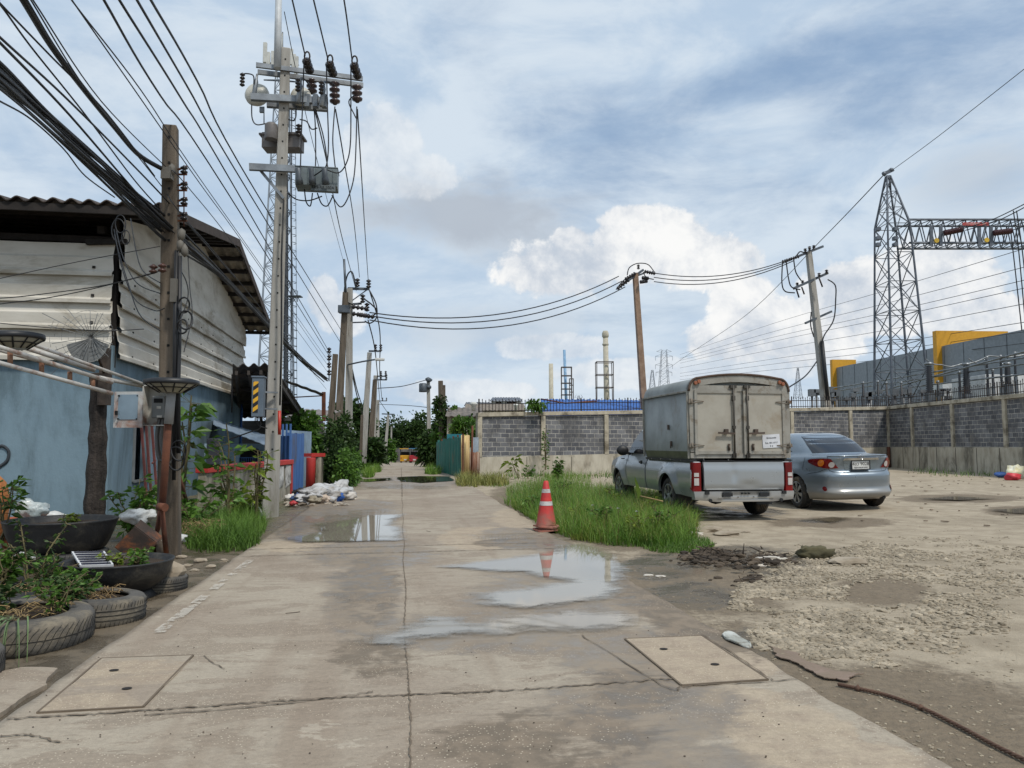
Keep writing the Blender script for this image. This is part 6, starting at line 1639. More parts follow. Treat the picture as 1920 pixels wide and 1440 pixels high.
# debris heap
rng = random.Random(8); m = MB()
for (cx, cy, w_, n_) in ((1345, 1044, 34, 60), (1440, 1048, 40, 34), (1300, 1050, 26, 16), (1380, 1060, 60, 24), (1400, 1085, 40, 10)):
    for _ in range(n_):
        p = gl(cx + rng.gauss(0, w_ * .5), cy + rng.gauss(0, 5)); h = max(0, .09 - abs(p.x - G(cx, cy).x) * .2) * rng.random()
        d = V((rng.uniform(-1, 1), rng.uniform(-1, 1), rng.uniform(-.25, .25))).normalized() * rng.uniform(.04, .18)
        m.tube([p + V((0, 0, h)), p + V((0, 0, h + .02)) + d], [.008 * rng.uniform(.4, 1.4), .004], 4)
    for _ in range(n_ * 2):
        p = gl(cx + rng.gauss(0, w_ * .6), cy + rng.gauss(0, 5)); s_ = rng.uniform(.01, .045); m.blob(p + V((0, 0, h * .6 + s_ * .2)), (s_ * 1.4, s_, s_ * .6), _, .5, 1, smooth=False)
solo('debris', m, mat('burnt debris', S(92, 80, 66), 1, col2=S(56, 48, 40), island=.5, bump=.3), 'dark burnt branches and rubble heaped on the mud', 'debris', kind='stuff', fixn=False)
for i, (x, y, s_, c_, lab) in enumerate(((1590, 1056, .15, 0, 'broad pale flat stone right of the debris'), (1440, 1050, .10, 1, 'white cement lump in the debris heap'), (1462, 1050, .07, 1, 'smaller white lump beside the cement lump'), (1326, 996, .17, 0, 'pale sandy boulder left of the debris'), (1362, 1003, .12, 0, 'lower sandy boulder behind the debris'), (1300, 1002, .1, 1, 'whitish stone at the tip of the grass clump'), (1418, 1060, .08, 1, 'chalky lump at the front of the debris'), (1216, 1077, .035, 1, 'small white foam chip on the mud, left of a pair'), (1238, 1079, .035, 1, 'small white foam chip on the mud, right of a pair'), (1398, 998, .05, 0, 'flat chip on the sand behind the debris'))):
    stone(gl(x, y), (s_ * 1.5, s_, s_ * .32), lab, 60 + i, (rk, mat('white lump', S(206, 200, 190), .9, col2=S(176, 168, 154), bump=.5, bscale=30))[c_])
p = gl(1530, 1046)
solo('sack_scrap', MB().blob((0, 0, .05), (.19, .10, .09), 4, .6, 3, f=2.2), mat('olive canvas', S(92, 86, 60), .9, col2=S(70, 66, 48), bump=.6, bscale=12), 'olive canvas scrap lying right of the debris heap', 'canvas', None, p)
m = MB()
q = [G(x, y) for x, y in ((1354, 1197), (1360, 1191), (1374, 1192), (1392, 1202), (1405, 1211), (1409, 1217), (1400, 1219), (1380, 1213), (1363, 1206))]
p = q[0].copy(); q = cr(q + [q[0]], 4)[:-1]
solo('shoe_sole', MB().prism([V((a_.x - p.x, a_.y - p.y, .03 + .015 * noise.noise(a_ * 9))) for a_ in q], (0, 0, .014)), mat('dirty foam', S(190, 192, 186), .85, col2=S(150, 152, 144), dirt=S(112, 104, 90), damt=.35, dscale=12, bump=.3), 'worn pale shoe sole lying beside the drain cover', 'shoe sole', None, V((p.x, p.y, gz(p.x, p.y))), bevel=.006)
# rope
rp = [G(x, y) for x, y in ((1572, 1284), (1600, 1290), (1660, 1304), (1730, 1330), (1800, 1365), (1870, 1402), (1960, 1445))]
rp = [V((p.x, p.y, gz(p.x, p.y) + .014)) for p in rp]; pts = cr(rp, 34)
m = MB()
for s_ in range(3):
    tw = []
    for i, p in enumerate(pts):
        t_ = (pts[min(i + 1, len(pts) - 1)] - pts[max(i - 1, 0)]).normalized(); x = t_.cross(V((0, 0, 1))).normalized(); a_ = i * .6 + s_ * 2.09
        tw.append(p + (x * cos(a_) + V((0, 0, 1)) * sin(a_)) * .005)
    m.tube(tw, .0056, 6)
for k in (40, 100): m.blob(pts[k], .017, k, .3, 1)
solo('rope', m, mat('muddy rope', S(108, 82, 66), .95, col2=S(78, 58, 48), bump=.5, bscale=120), 'muddy brown twisted rope lying across the lower right corner', 'rope', fixn=False)
t_ = [V((p.x, p.y, gz(p.x, p.y) + .012)) for p in rough_poly([G(x, y) for x, y in ((1440, 1212), (1500, 1226), (1560, 1258), (1620, 1264), (1590, 1278), (1545, 1272), (1500, 1248))], 4, .16, 4)]
solo('cloth_strip', MB().prism(t_, (0, 0, .006)), mat('pinkish cloth', S(140, 120, 108), .95, col2=S(122, 106, 93), dirt=S(118, 104, 87), damt=.9, dscale=5, bump=.6, bscale=20), 'faded pinkish cloth trodden into the mud by the rope', 'cloth')
m = MB().blob((0, 0, .22), (.34, .28, .30), 3, .5, 3, f=2)
solo('plastic_bag', m, mat('yellow white bag', S(216, 206, 150), .5, col2=S(226, 224, 210), scale=4, bump=.6, bscale=9), 'knotted yellow and white bag at the foot of the wall on the right', 'bag', None, gl(1906, 897))
m = MB().blob((0, 0, .12), (.28, .2, .15), 7, .5, 2, f=2)
solo('plastic_bag', m, mat('red bag', S(206, 60, 70), .5, bump=.4), 'red bag scrap in front of the yellow bag', 'bag', None, gl(1900, 900))
solo('plastic_bag', MB().blob((0, 0, .1), (.3, .2, .12), 9, .5, 2, f=2), mat('blue bag', S(60, 96, 160), .5, bump=.4), 'blue bag scrap left of the yellow bag', 'bag', None, gl(1880, 895))
rng = random.Random(15); m = MB()
for _ in range(110):
    px, py = rng.uniform(1690, 1920), rng.uniform(882, 915)
    if _ > 50: px, py = rng.uniform(900, 1300), rng.uniform(893, 905)
    if _ > 85: px, py = rng.uniform(1600, 1920), rng.uniform(905, 990)
    p = gl(px, py); s_ = rng.uniform(.015, .06); R_ = Matrix.Rotation(rng.uniform(0, 6.28), 3, 'Z'); m.box(p + V((0, 0, .02)), (s_ * rng.uniform(1, 2.5), s_, .015), R_)
solo('litter', m, mat('wood scraps', S(150, 132, 110), .9, col2=S(92, 80, 68), island=.6, bump=0), 'splinters and scraps scattered along the foot of the wall', 'litter', kind='stuff')
rng = random.Random(16); m = MB()
for _ in range(300):                        # grit and twigs on the road
    px, py = rng.uniform(0, 1500), rng.uniform(990, 1440); p = G(px, py); v, u = to_road(p)
    if not RW0 + .05 < v < RW1 - .05: continue
    s_ = rng.uniform(.001, .0038); p.z = .016
    if rng.random() < .985: m.blob(p, (s_ * 1.5, s_, s_ * .7), _, .3, 1, smooth=False)
    else:
        a_ = rng.uniform(0, 6.28); m.tube([p, p + V((cos(a_), sin(a_), .05)) * rng.uniform(.04, .14)], .003, 3)
solo('litter', m, mat('road grit', S(98, 84, 68), .95, col2=S(60, 50, 42), island=.5, bump=0), 'dark grit and twigs dotted over the concrete road', 'litter', kind='stuff', fixn=False)

# ---------------------------------------------------------------- block walls with spiked railings
M_PLINTH = mat('stained concrete plinth', S(186, 180, 164), .95, col2=S(160, 152, 136), dirt=S(78, 74, 62), damt=.5, dscale=.9, streak=(1, 1, .4), bump=.2)
M_FRAME = mat('cast frame concrete', S(182, 174, 156), .95, col2=S(160, 152, 134), dirt=S(88, 80, 66), damt=.55, dscale=1.4, bump=.2)
def block_mat():
    m, nb = newmat('grey block'); uvn = nb.node('ShaderNodeUVMap').outputs[0]; o = nb.obj(); uvn = nb.vm('ADD', uvn, nb.scale(nb.vm('SUBTRACT', nb.node('ShaderNodeTexNoise', {'Vector': o, 'Scale': 2.5, 'Detail': 4}).outputs['Color'], (.5, .5, .5)), .05))
    br = nb.node('ShaderNodeTexBrick', {'Vector': uvn, 'Scale': 1.0, 'Mortar Size': .012, 'Mortar Smooth': .15, 'Bias': 0.0, 'Brick Width': .40, 'Row Height': .195, 'Color1': S(118, 119, 122), 'Color2': S(78, 80, 86), 'Mortar': S(176, 173, 165)})
    n1 = nb.noise(o, 1.4, 6, .6); n2 = nb.noise(nb.scale(o, (14, 14, 3)), 1.2, 4, .6)
    c = nb.mix(nb.ss(n1, .4, .65, 0, .7), br.outputs[0], S(72, 72, 74)); c = nb.mix(nb.ss(nb.noise(nb.scale(o, (2.5, 2.5, .5)), 1.1, 6, .65), .56, .7, 0, .55), c, S(132, 128, 120)); c = nb.mix(nb.ss(n2, .5, .75, 0, .4), c, S(146, 144, 140))
    nb.i('Base Color', c); nb.i('Roughness', .95)
    nb.i('Normal', nb.bump(nb.m('ADD', nb.m('MULTIPLY', br.outputs[1], -1.0), nb.m('MULTIPLY', nb.noise(o, 40, 4, .6), .5)), .6, .02))
    return m
M_BLOCK = block_mat()
def block_wall(lab, A, B, ts, h0, h1, p0, p1, zb=-.25):
    """A->B run with posts at ts, top height h0..h1, plinth height p0..p1; the visible side is the left of A->B seen from the road"""
    t = T('block_wall', lab, 'wall', A); L = (B - A).length; d = (B - A).normalized(); n = V((d.y, -d.x, 0))
    Z = lambda s_, a_, b2: lerp(a_, b2, s_)
    def at(s_, z, o=0): p = A.lerp(B, s_) + n * o; return V((p.x, p.y, z))
    m = MB().prism([at(0, zb, .05), at(1, zb, .05), at(1, p1, .05), at(0, p0, .05)], -n * .3); t.part('plinth', m, M_PLINTH)
    m = MB()
    for s_ in [i / 11 for i in range(1, 11)]: m.box(at(s_, p0 * .5 - .1, .056), (.02, .02, p0 + .2), Matrix.Rotation(atan2(d.y, d.x), 3, 'Z'))
    t.part('plinth_joint', m, mat('damp joint', S(92, 88, 78), .95))
    for k in range(len(ts) - 1):
        a_, b2 = ts[k], ts[k + 1]; e = .10 / L
        q = [at(a_ + e, Z(a_, p0, p1), -.02), at(b2 - e, Z(b2, p0, p1), -.02), at(b2 - e, Z(b2, h0, h1) - .18, -.02), at(a_ + e, Z(a_, h0, h1) - .18, -.02)]
        m = MB().prism(q, -n * .14); o = t.part('block_panel', m, M_BLOCK)
        uv = o.data.uv_layers.new(name='UVMap')
        for lp in o.data.loops:
            co_ = o.data.vertices[lp.vertex_index].co + A; uv.data[lp.index].uv = ((co_ - A).dot(d) + k * .17, co_.z)
    for k, s_ in enumerate(ts):
        w_ = .21; zt = Z(s_, h0, h1) - .17
        m = MB().box(at(s_, (zt + Z(s_, p0, p1)) / 2, -.05), (w_, .24, zt - Z(s_, p0, p1)), Matrix.Rotation(atan2(d.y, d.x), 3, 'Z')); t.part('wall_post', m, M_FRAME, bevel=.01)
    m = MB().prism([at(-.004, h0 - .17, .09), at(1.004, h1 - .17, .09), at(1.004, h1, .09), at(-.004, h0, .09)], -n * .3); t.part('coping', m, M_FRAME, bevel=.012)
    m = MB(); N = int(L / .155)
    for k in range(N + 1):
        s_ = k / N; z = Z(s_, h0, h1); b0 = at(s_, z, -.06)
        m.tube([b0, b0 + V((0, 0, .48 + .05 * (k % 2)))], .014, 4, False); m.lathe([(.0, 0), (.028, .03), (.0, .10)], 4, Matrix.Translation(b0 + V((0, 0, .46 + .05 * (k % 2)))), cap=False)
    for z_ in (.07, .38): m.tube([at(0, h0 + z_, -.06), at(1, h1 + z_, -.06)], .018, 4, False)
    for k in range(0, N, 16): s_ = k / N; m.tube([at(s_, Z(s_, h0, h1), -.06), at(s_, Z(s_, h0, h1) + .6, -.06)], .03, 4, False)
    t.part('spiked_railing', m, M_IRON, fixn=False)
    return t
WA, WB, WC = V((-1.39, 32.8, 0)), V((20.8, 42.5, 0)), V((20.35, 24.0, 0))
block_wall('long grey block wall with black railing facing the road, behind the pickup', WA, WB, [0, .124, .257, .385, .49, .60, .714, .883, 1.0], 2.62, 3.36, .73, 1.12)
block_wall('grey block wall with black railing running along the right of the lot', WB, WC, [0, .146, .352, .568, .78, 1.0], 3.36, 3.30, 1.12, 1.18)
m = MB().tube([W(1666, 838, 42.2), W(1667, 876, 42.2)], .09, 8); solo('drain_pipe', m, M_RUST, 'short dark pipe at the inner corner of the block walls', 'pipe')

# ---------------------------------------------------------------- the two leaning poles behind the wall
def far_pole(lab, bx, tx, ty, Y, w0, w1, m):
    return square_pole('utility_pole', lab, V(((bx - 960) / F * Y, Y, -.2)), W(tx, ty, Y), w0, w1, m, holes=False)
p = far_pole('brown stained leaning pole rising behind the pickup', 1214, 1191, 512, 46, .40, .30, mat('rust stained concrete', S(150, 126, 106), .9, col2=S(126, 102, 84), bump=.2))
m = MB().beam(W(1178, 526, 45.5), W(1206, 506, 46.5), .10, .12); m.beam(W(1182, 522, 45.9), W(1208, 512, 46.2), .1, .1); p.part('crossarm', m, M_GALVD)
m = MB(); insul_spool(m, W(1197, 505, 46), .3, .1, (0, 0, 1), 8, 3)
for (x0, y0, x1, y1) in ((1157, 542, 1180, 524), (1164, 534, 1186, 518), (1172, 524, 1192, 512), (1200, 529, 1214, 527), (1208, 509, 1229, 513), (1204, 521, 1216, 522)):
    a_, b2 = W(x0, y0, 45.6), W(x1, y1, 45.8); insul_spool(m, a_, (b2 - a_).length, .12, b2 - a_, 8, 5)
p.part('strain_insulator', m, M_PORC)
m = MB()
for q in ([(1176, 516, 45.6), (1180, 502, 45.6), (1195, 494, 45.6), (1215, 496, 45.6), (1228, 512, 45.6)], [(1155, 543, 45.6), (1165, 530, 45.6), (1178, 518, 45.6)], [(1206, 510, 45.6), (1212, 520, 45.6), (1226, 524, 45.6)]): m.tube(cr([W(*u) for u in q], 6), .03, 4, False)
p.part('jumper_cable', m, M_BLACK)
p = far_pole('pale concrete pole leaning left behind the wall at right, with two crossarms', 1559, 1516, 472, 47, .50, .30, M_POLE)
m = MB().beam(W(1493, 482, 46.6), W(1543, 462, 47.6), .12, .14); m.beam(W(1488, 541, 46.2), W(1552, 512, 47.4), .12, .14); m.beam(W(1510, 606, 46.5), W(1559, 584, 47.4), .12, .12); p.part('crossarm', m, M_GALVD)
m = MB()
for k in range(4):
    a_ = W(1466 + k * 8, 491 - k * 2.6, 46); insul_spool(m, a_, .3, .11, (1, 0, .3), 8, 2)
for (x, y) in ((1510, 474), (1518, 470), (1526, 468), (1495, 538), (1505, 534), (1536, 520), (1550, 514)): insul_spool(m, W(x, y, 46.8), .28, .11, (0, 0, 1), 8, 3)
p.part('insulator', m, M_PORC)
m = MB()
for (x0, y0, x1, y1) in ((1493, 542, 1498, 558), (1503, 538, 1508, 552), (1536, 522, 1542, 538)): m.tube([W(x0, y0, 46.4), W(x1, y1, 46.4)], .05, 5)
p.part('drop_fuse', m, M_IRON)
m = MB()
for q in ([(1467, 492, 46), (1466, 530, 46), (1472, 546, 46.2), (1490, 549, 46.4)], [(1474, 490, 46), (1478, 520, 46), (1484, 538, 46), (1500, 543, 46.4)], [(1488, 486, 46), (1492, 510, 46), (1502, 526, 46.4)], [(1552, 524, 46.8), (1566, 535, 46.6), (1567, 560, 46.6), (1563, 600, 46.6), (1545, 630, 46.6), (1541, 650, 46.6)], [(1521, 585, 46.6), (1520, 610, 46.6), (1526, 632, 46.6)], [(1493, 480, 46.2), (1500, 472, 46.2), (1508, 474, 46.4)], [(1531, 678, 46.6), (1510, 705, 44), (1478, 727, 42)]): m.tube(cr([W(*u) for u in q], 7), .04, 5, False)
m.tube([W(1541, 640, 46.7), W(1546, 690, 46.6), W(1552, 750, 46.5)], .12, 6)
p.part('jumper_cable', m, M_BLACK)

# ---------------------------------------------------------------- gantry tower, beam and substation gear
GY = 56.0
GTW = T('gantry_tower', 'tall steel lattice gantry tower behind the block walls', 'tower', V((W(1690, 832, GY).x, GY, 0)))
gm = mat('gantry steel', S(104, 110, 118), .5, metal=.35, col2=S(82, 88, 96), bump=0)
def Wz(px, z, Y): return V(((px - 960) / F * Y, Y, z))
zb_, zm, zt = .5, W(0, 440, GY).z, W(0, 330, GY).z
bl_, br_ = W(1655, 760, GY), W(1728, 760, GY); ml, mr = W(1652, 425, GY), W(1693, 425, GY)
base = [bl_ + V((0, -1.4, -1.8)), br_ + V((0, -1.4, -1.8)), br_ + V((0, 1.4, -1.8)), bl_ + V((0, 1.4, -1.8))]
mid = [ml + V((0, -1.0, 0)), mr + V((0, -1.0, 0)), mr + V((0, 1.0, 0)), ml + V((0, 1.0, 0))]
pk = W(1665, 330, GY); top = [pk + V((-.12, -.12, 0)), pk + V((.12, -.12, 0)), pk + V((.12, .12, 0)), pk + V((-.12, .12, 0))]
m = MB(); lattice(m, base, mid, 7, .07); GTW.part('lattice_legs', m, gm)
m = MB(); lattice(m, mid, top, 3, .06); GTW.part('lattice_peak', m, gm)
m = MB().beam(W(1655, 327, GY), W(1675, 318, GY), .15, .25); m.blob(W(1658, 326, GY), .2, 1, .3, 1); m.blob(W(1671, 319, GY), .18, 2, .3, 1)
for y_ in (430, 447, 459): m.box(W(1646, y_, GY - 1), (.3, .4, .25)); m.box(W(1678, y_, GY - 1), (.25, .4, .25))
GTW.part('wire_clamp', m, gm)
BM = T('gantry_beam', 'horizontal lattice beam of the substation gantry with a red name board', 'beam', W(1700, 440, GY))
m = MB()
x0, x1 = 1694, 2150; a_, b2 = W(x0, 418, GY), W(x1, 418, GY); c_, d2 = W(x0, 461, GY), W(x1, 461, GY)
ch = []
for p, q in ((a_, b2), (c_, d2)):
    for o in (-.85, .85): ch.append((p + V((0, o, 0)), q + V((0, o, 0)))); m.tube([ch[-1][0], ch[-1][1]], .09, 5, False)
N = 22
for k in range(N):
    s0, s1, s2 = k / N, (k + .5) / N, (k + 1) / N
    for (u, l) in ((0, 2), (1, 3)):
        U, Lw = ch[u], ch[l]
        m.tube([U[0].lerp(U[1], s0), Lw[0].lerp(Lw[1], s1)], .05, 3, False); m.tube([Lw[0].lerp(Lw[1], s1), U[0].lerp(U[1], s2)], .05, 3, False)
    for (u, l) in ((0, 1), (2, 3)): m.tube([ch[u][0].lerp(ch[u][1], s0), ch[l][0].lerp(ch[l][1], s1)], .04, 3, False); m.tube([ch[l][0].lerp(ch[l][1], s1), ch[u][0].lerp(ch[u][1], s2)], .04, 3, False)
BM.part('beam_lattice', m, gm)
m = MB()
for x in (1746, 1764, 1836, 1858): m.beam(W(x, 424, GY - 1), W(x, 461, GY - 1), .22, .12)
BM.part('hanger_plate', m, gm)
sg = W(1829, 420, GY - 1.1); m = MB().box(sg, (1.9, .06, .22)); nbd = BM.part('name_board', m, mat('red sign', S(186, 70, 66), .6, bump=0))
BM.part('lettering', text_mb('115 kV LINE BAY 1504', .155, .004, Matrix.Translation(sg + V((0, -.036, 0))) @ Matrix.Rotation(pi / 2, 4, 'X')), pan, nbd)
m = MB()
for (x0, y0, x1, y1) in ((1770, 437, 1804, 430), (1863, 437, 1897, 433)): p, q = W(x0, y0, GY - 1.2), W(x1, y1, GY - 1.2); insul_spool(m, p, (q - p).length, .22, q - p, 10, 12)
BM.part('insulator_string', m, mat('dark red porcelain', S(74, 36, 38), .3, bump=0))
m = MB()
for (x, y, r) in ((1756, 451, .17), (1850, 450, .17)): m.lathe([(r, -.05), (r, .05)], 14, Matrix.Translation(W(x, y, GY - 1.15)) @ Matrix.Rotation(pi / 2, 4, 'X'))
BM.part('phase_disc', m, mat('yellow disc', S(212, 176, 50), .5, bump=0))
GE = 'lines of the substation gantry'
for q in ([(1900, 395, GY - 1.2), (1910, 470, GY - 1), (1922, 600, GY)], [(1906, 395, GY - 1.2), (1918, 480, GY - 1), (1930, 600, GY)], [(1895, 432, GY - 1), (1905, 520, GY - 1), (1916, 620, GY)]):
    cable(q, .04, 'pair of vertical dropper wires hanging from the gantry beam at the right edge', GE)
for q in ([(1804, 429, GY - 1.2), (1860, 412, 52), (1930, 378, 46)], [(1810, 432, GY - 1.2), (1870, 414, 52), (1930, 384, 46)], [(1897, 432, GY - 1.2), (1930, 420, 52), (1960, 400, 50)]): cable(q, .035, 'line rising off the gantry insulators past the right edge', GE)
cable([(1673, 319, GY), (1760, 255, 50), (1935, 118, 40)], .022, 'thin earth wire rising right from the gantry peak', GE)
cable([(1657, 328, GY), (1540, 450, 80), (1400, 590, 130), (1290, 665, 190), (1255, 690, 240)], .04, 'thin earth wire sinking left from the gantry peak to the far pylon', GE)
for i, (y1, y0) in enumerate(((665, 470), (672, 505), (681, 545), (690, 575), (700, 610), (712, 650), (676, 530), (706, 628))):
    cable([(1275, y1, 240), (1450, lerp(y1, y0, .30), 170), (1650, lerp(y1, y0, .60), 110), (1935, y0 - 8, 70)], .034, 'faint transmission line sweeping from the far pylon to the right edge', 'transmission lines across the lower right sky')
# grey factory
FB = T('factory', 'long grey clad factory with yellow end frames behind the substation', 'building', V((47.5, 113, 0)))
pA, pB = V((47.4, 113.5, 0)), V((50.2, 70, 0)); fd = (pB - pA).normalized(); fn = V((-fd.y, fd.x, 0)); fn = fn if fn.x > 0 else -fn
def fp(s_, o, z): q = pA.lerp(pB, s_) + fn * o; return V((q.x, q.y, z))
clad = mat('grey cladding', S(128, 135, 142), .5, metal=.1, col2=S(118, 125, 132), bump=0)
m = MB().prism([fp(0, 0, 6.6), fp(1, 0, 6.6), fp(1, 0, 12.4), fp(0, 0, 12.4)], fn * .3); m.prism([fp(0, .3, 12.38), fp(1, .3, 12.38), fp(1, 30, 13.2), fp(0, 30, 13.2)], (0, 0, .1)); m.prism([fp(0, 0, 0), fp(0, 30, 0), fp(0, 30, 12.9), fp(0, 0, 12.4)], fd * .2); FB.part('cladding', m, clad)
m = MB()
for k in range(1, 13): m.box(fp(k / 13, -.01, 9.5), (.05, .05, 5.7))
FB.part('cladding_joint', m, mat('cladding joint', S(86, 92, 100), .6, bump=0))
m = MB().prism([fp(0, .35, -.2), fp(1, .35, -.2), fp(1, .35, 6.4), fp(0, .35, 6.4)], fn * .3); FB.part('lower_wall', m, mat('white plaster', S(196, 200, 204), .8, col2=S(180, 186, 190), bump=0))
m = MB().prism([fp(0, -.25, 6.2), fp(1, -.25, 6.2), fp(1, -.25, 6.6), fp(0, -.25, 6.6)], fn * .6); FB.part('eave_band', m, mat('pale grey band', S(150, 156, 162), .6, bump=0))
yel = mat('yellow frame', S(208, 152, 34), .6, col2=S(196, 142, 32), bump=0)
for s_, zt_, ln_ in ((.02, 13.6, 3), (.59, 14.2, 8)):
    m = MB(); th = fd * .7
    m.prism([fp(s_, -.6, 0), fp(s_, .5, 0), fp(s_, .5, zt_), fp(s_, -.6, zt_)], th); m.prism([fp(s_, .5, 11.2), fp(s_, ln_, 11.2), fp(s_, ln_, zt_), fp(s_, .5, zt_)], th)
    FB.part('yellow_frame', m, yel)
m = MB().box(fp(.62, -.4, 2.6), (2.6, 3, 5.6)); FB.part('yellow_door', m, yel)
# substation gear
ins_m = mat('black polymer', S(30, 30, 34), .35, bump=0)
def bushing(lab, px, Y, y0, y1, r, group='substation insulators behind the railing'):
    b0 = V(((px - 960) / F * Y, Y, 0)); zt_ = W(px, y0, Y).z; zb2 = W(px, y1, Y).z
    t = T('substation_insulator', lab, 'insulator', b0, group=group, world=False); h = zt_ - zb2
    prof = [(r * .6, zb2)]
    for k in range(14): z = zb2 + h * k / 14; prof += [(r * (1.0 - .25 * k / 14), z + .02), (r * (.7 - .15 * k / 14), z + h / 28)]
    m = MB().lathe(prof, 12); t.part('ribbed_body', m, ins_m)
    m = MB().lathe([(r * .9, zt_), (r * 1.1, zt_ + .05), (r * .8, zt_ + .16)], 12); t.part('cap', m, M_GALV)
    m = MB().box((0, 0, zb2 / 2), (r * 1.6, r * 1.6, zb2)); t.part('support', m, M_GALVD)
    return t
for (px, y0, y1, r, lab) in ((1745, 684, 736, .26, 'stout leaning black bushing right of the gantry tower'), (1815, 685, 738, .27, 'stout black bushing with a white rod, second from left'), (1893, 684, 720, .24, 'stout black bushing near the right edge'),
                             (1855, 672, 728, .10, 'slim black post insulator, left of three near the right edge'), (1881, 670, 726, .10, 'slim black post insulator, middle of three near the right edge'), (1908, 664, 706, .10, 'slim black post insulator, right of three near the right edge'),
                             (1761, 718, 742, .10, 'short black insulator beside the yellow frame'), (1802, 700, 735, .10, 'slim black insulator left of the white rod bushing'), (1620, 720, 745, .10, 'slim insulator just left of the gantry tower'), (1648, 718, 742, .09, 'slim insulator at the gantry tower leg'), (1664, 720, 742, .09, 'slim insulator inside the gantry tower'), (1692, 720, 742, .09, 'slim insulator right of the tower centre'), (1865, 696, 724, .10, 'short insulator below the three slim posts')):
    bushing(lab, px, 50, y0, y1, r)
m = MB()
for (x0, y0, d0, x1, y1, d1) in ((1560, 728, 70, 1935, 668, 44), (1560, 734, 70, 1935, 680, 44), (1600, 738, 66, 1935, 700, 46), (1640, 736, 60, 1935, 655, 42)): m.tube([W(x0, y0, d0), W(x1, y1, d1)], .06, 6, False)
BB = T('busbar', 'pale tubular busbars running above the substation railing', 'busbar', W(1740, 700, 56)); BB.part('tube', m, M_GALV)
m = MB()
for (x0, y0, x1, y1) in ((1735, 673, 1765, 684), (1765, 684, 1800, 683), (1800, 683, 1855, 667), (1855, 667, 1925, 664), (1815, 672, 1850, 684), (1900, 660, 1935, 655)): m.tube(cr([W(x0, y0, 50), W((x0 + x1) / 2, (y0 + y1) / 2 + 4, 50), W(x1, y1, 50)], 5), .045, 5, False)
BB.part('jumper', m, M_GALV)
m = MB()
for k in range(26):
    rng = random.Random(k); px = 1490 + rng.random() * 300; p = W(px, 752 - rng.random() * 22, 52); m.box(p, (rng.uniform(.2, .5), .4, rng.uniform(.15, .5)))
    m.tube([p, V((p.x, p.y, 0))], .08, 5)
solo('switchgear', m, mat('switchgear grey', S(112, 116, 120), .5, metal=.2, col2=S(90, 94, 98), island=.2, bump=0), 'low grey switchgear behind the railing left of the gantry tower', 'switchgear', kind='stuff')
m = MB().box(W(1895, 728, 54), (6, 4, 1.6)); m.box(W(1790, 733, 60), (3, 2, 1.0)); solo('control_cabin', m, mat('white cabin', S(206, 208, 208), .6, bump=0), 'white cabin roof seen through the railing at right', 'cabin', bevel=.03)
# far pylons
def pylon(lab, px, Y, ytop, ybot, wtop, wbot, arms, n=9):
    t = T('pylon', lab, 'pylon', V(((px - 960) / F * Y, Y, 0))); m = MB(); sc = Y / F
    B0, T0 = W(px, ybot, Y), W(px, ytop, Y); a_, b2 = wbot * sc / 2, wtop * sc / 2
    bs = [B0 + V((x * a_, y * a_, 0)) for x, y in ((-1, -1), (1, -1), (1, 1), (-1, 1))]; tp = [T0 + V((x * b2, y * b2, 0)) for x, y in ((-1, -1), (1, -1), (1, 1), (-1, 1))]
    r = .28 * sc
    lattice(m, bs, tp, n, r); t.part('lattice_mast', m, gm)
    if arms:
        k = MB()
        for (y_, w_, dr) in arms:
            for s_ in (-1, 1):
                e = W(px + s_ * w_, y_, Y); k.tube([W(px + s_ * 4, y_ - 4, Y), e], r, 3, False); k.tube([W(px + s_ * 4, y_ + 2, Y), e], r, 3, False); k.tube([e, W(px + s_ * w_, y_ + dr, Y)], r * 1.2, 3, False)
        t.part('crossarm', k, gm)
pylon('far transmission pylon with three pairs of arms above the pickup', 1245, 240, 657, 745, 9, 20, ((659, 14, 0), (668, 16, 8), (684, 16, 8), (698, 15, 7)))
pylon('small dark lattice mast left of the far pylon', 1223, 170, 694, 745, 3, 14, None, 6)
pylon('slender lattice mast behind the railing right of the pickup', 1496, 110, 690, 748, 2, 13, None, 7)
pylon('very faint distant pylon low beside the big chimney', 1085, 300, 742, 760, 3, 8, ((744, 7, 2),), 3)
# chimneys and the blue roof
def chimney(lab, px, Y, ytop, w_, m_, pxb=None, cap=False):
    b0 = V((((pxb or px) - 960) / F * Y, Y, 0)); tp = W(px, ytop, Y); r = w_ / 2 * Y / F
    t = T('chimney', lab, 'chimney', b0); m = MB().tube([b0, tp], [r * 1.2, r], 18); t.part('stack', m, m_)
    if cap:
        h = Y / F
        m = MB().lathe([(r, -28 * h), (r * 1.3, -26 * h), (r * 1.3, -24 * h), (r, -23 * h)], 18, Matrix.Translation(tp)); m.lathe([(r, -13 * h), (r * 1.35, -10 * h), (r * 1.35, -4 * h), (r, -1 * h), (r * .95, .5 * h)], 18, Matrix.Translation(tp)); t.part('cap', m, m_)
    return t
cream = mat('cream chimney', S(186, 180, 162), .9, col2=S(168, 162, 146), bump=0)
chimney('plain cream chimney, leftmost above the blue roof', 1033, 95, 682, 8, cream, 1034)
chimney('tall cream chimney with a bulging cap', 1135, 90, 621, 9.5, cream, 1139, True)
chimney('slim pale blue chimney rising from a steel frame', 1058, 100, 656, 5, mat('pale blue stack', S(126, 164, 196), .6, bump=0), 1065)
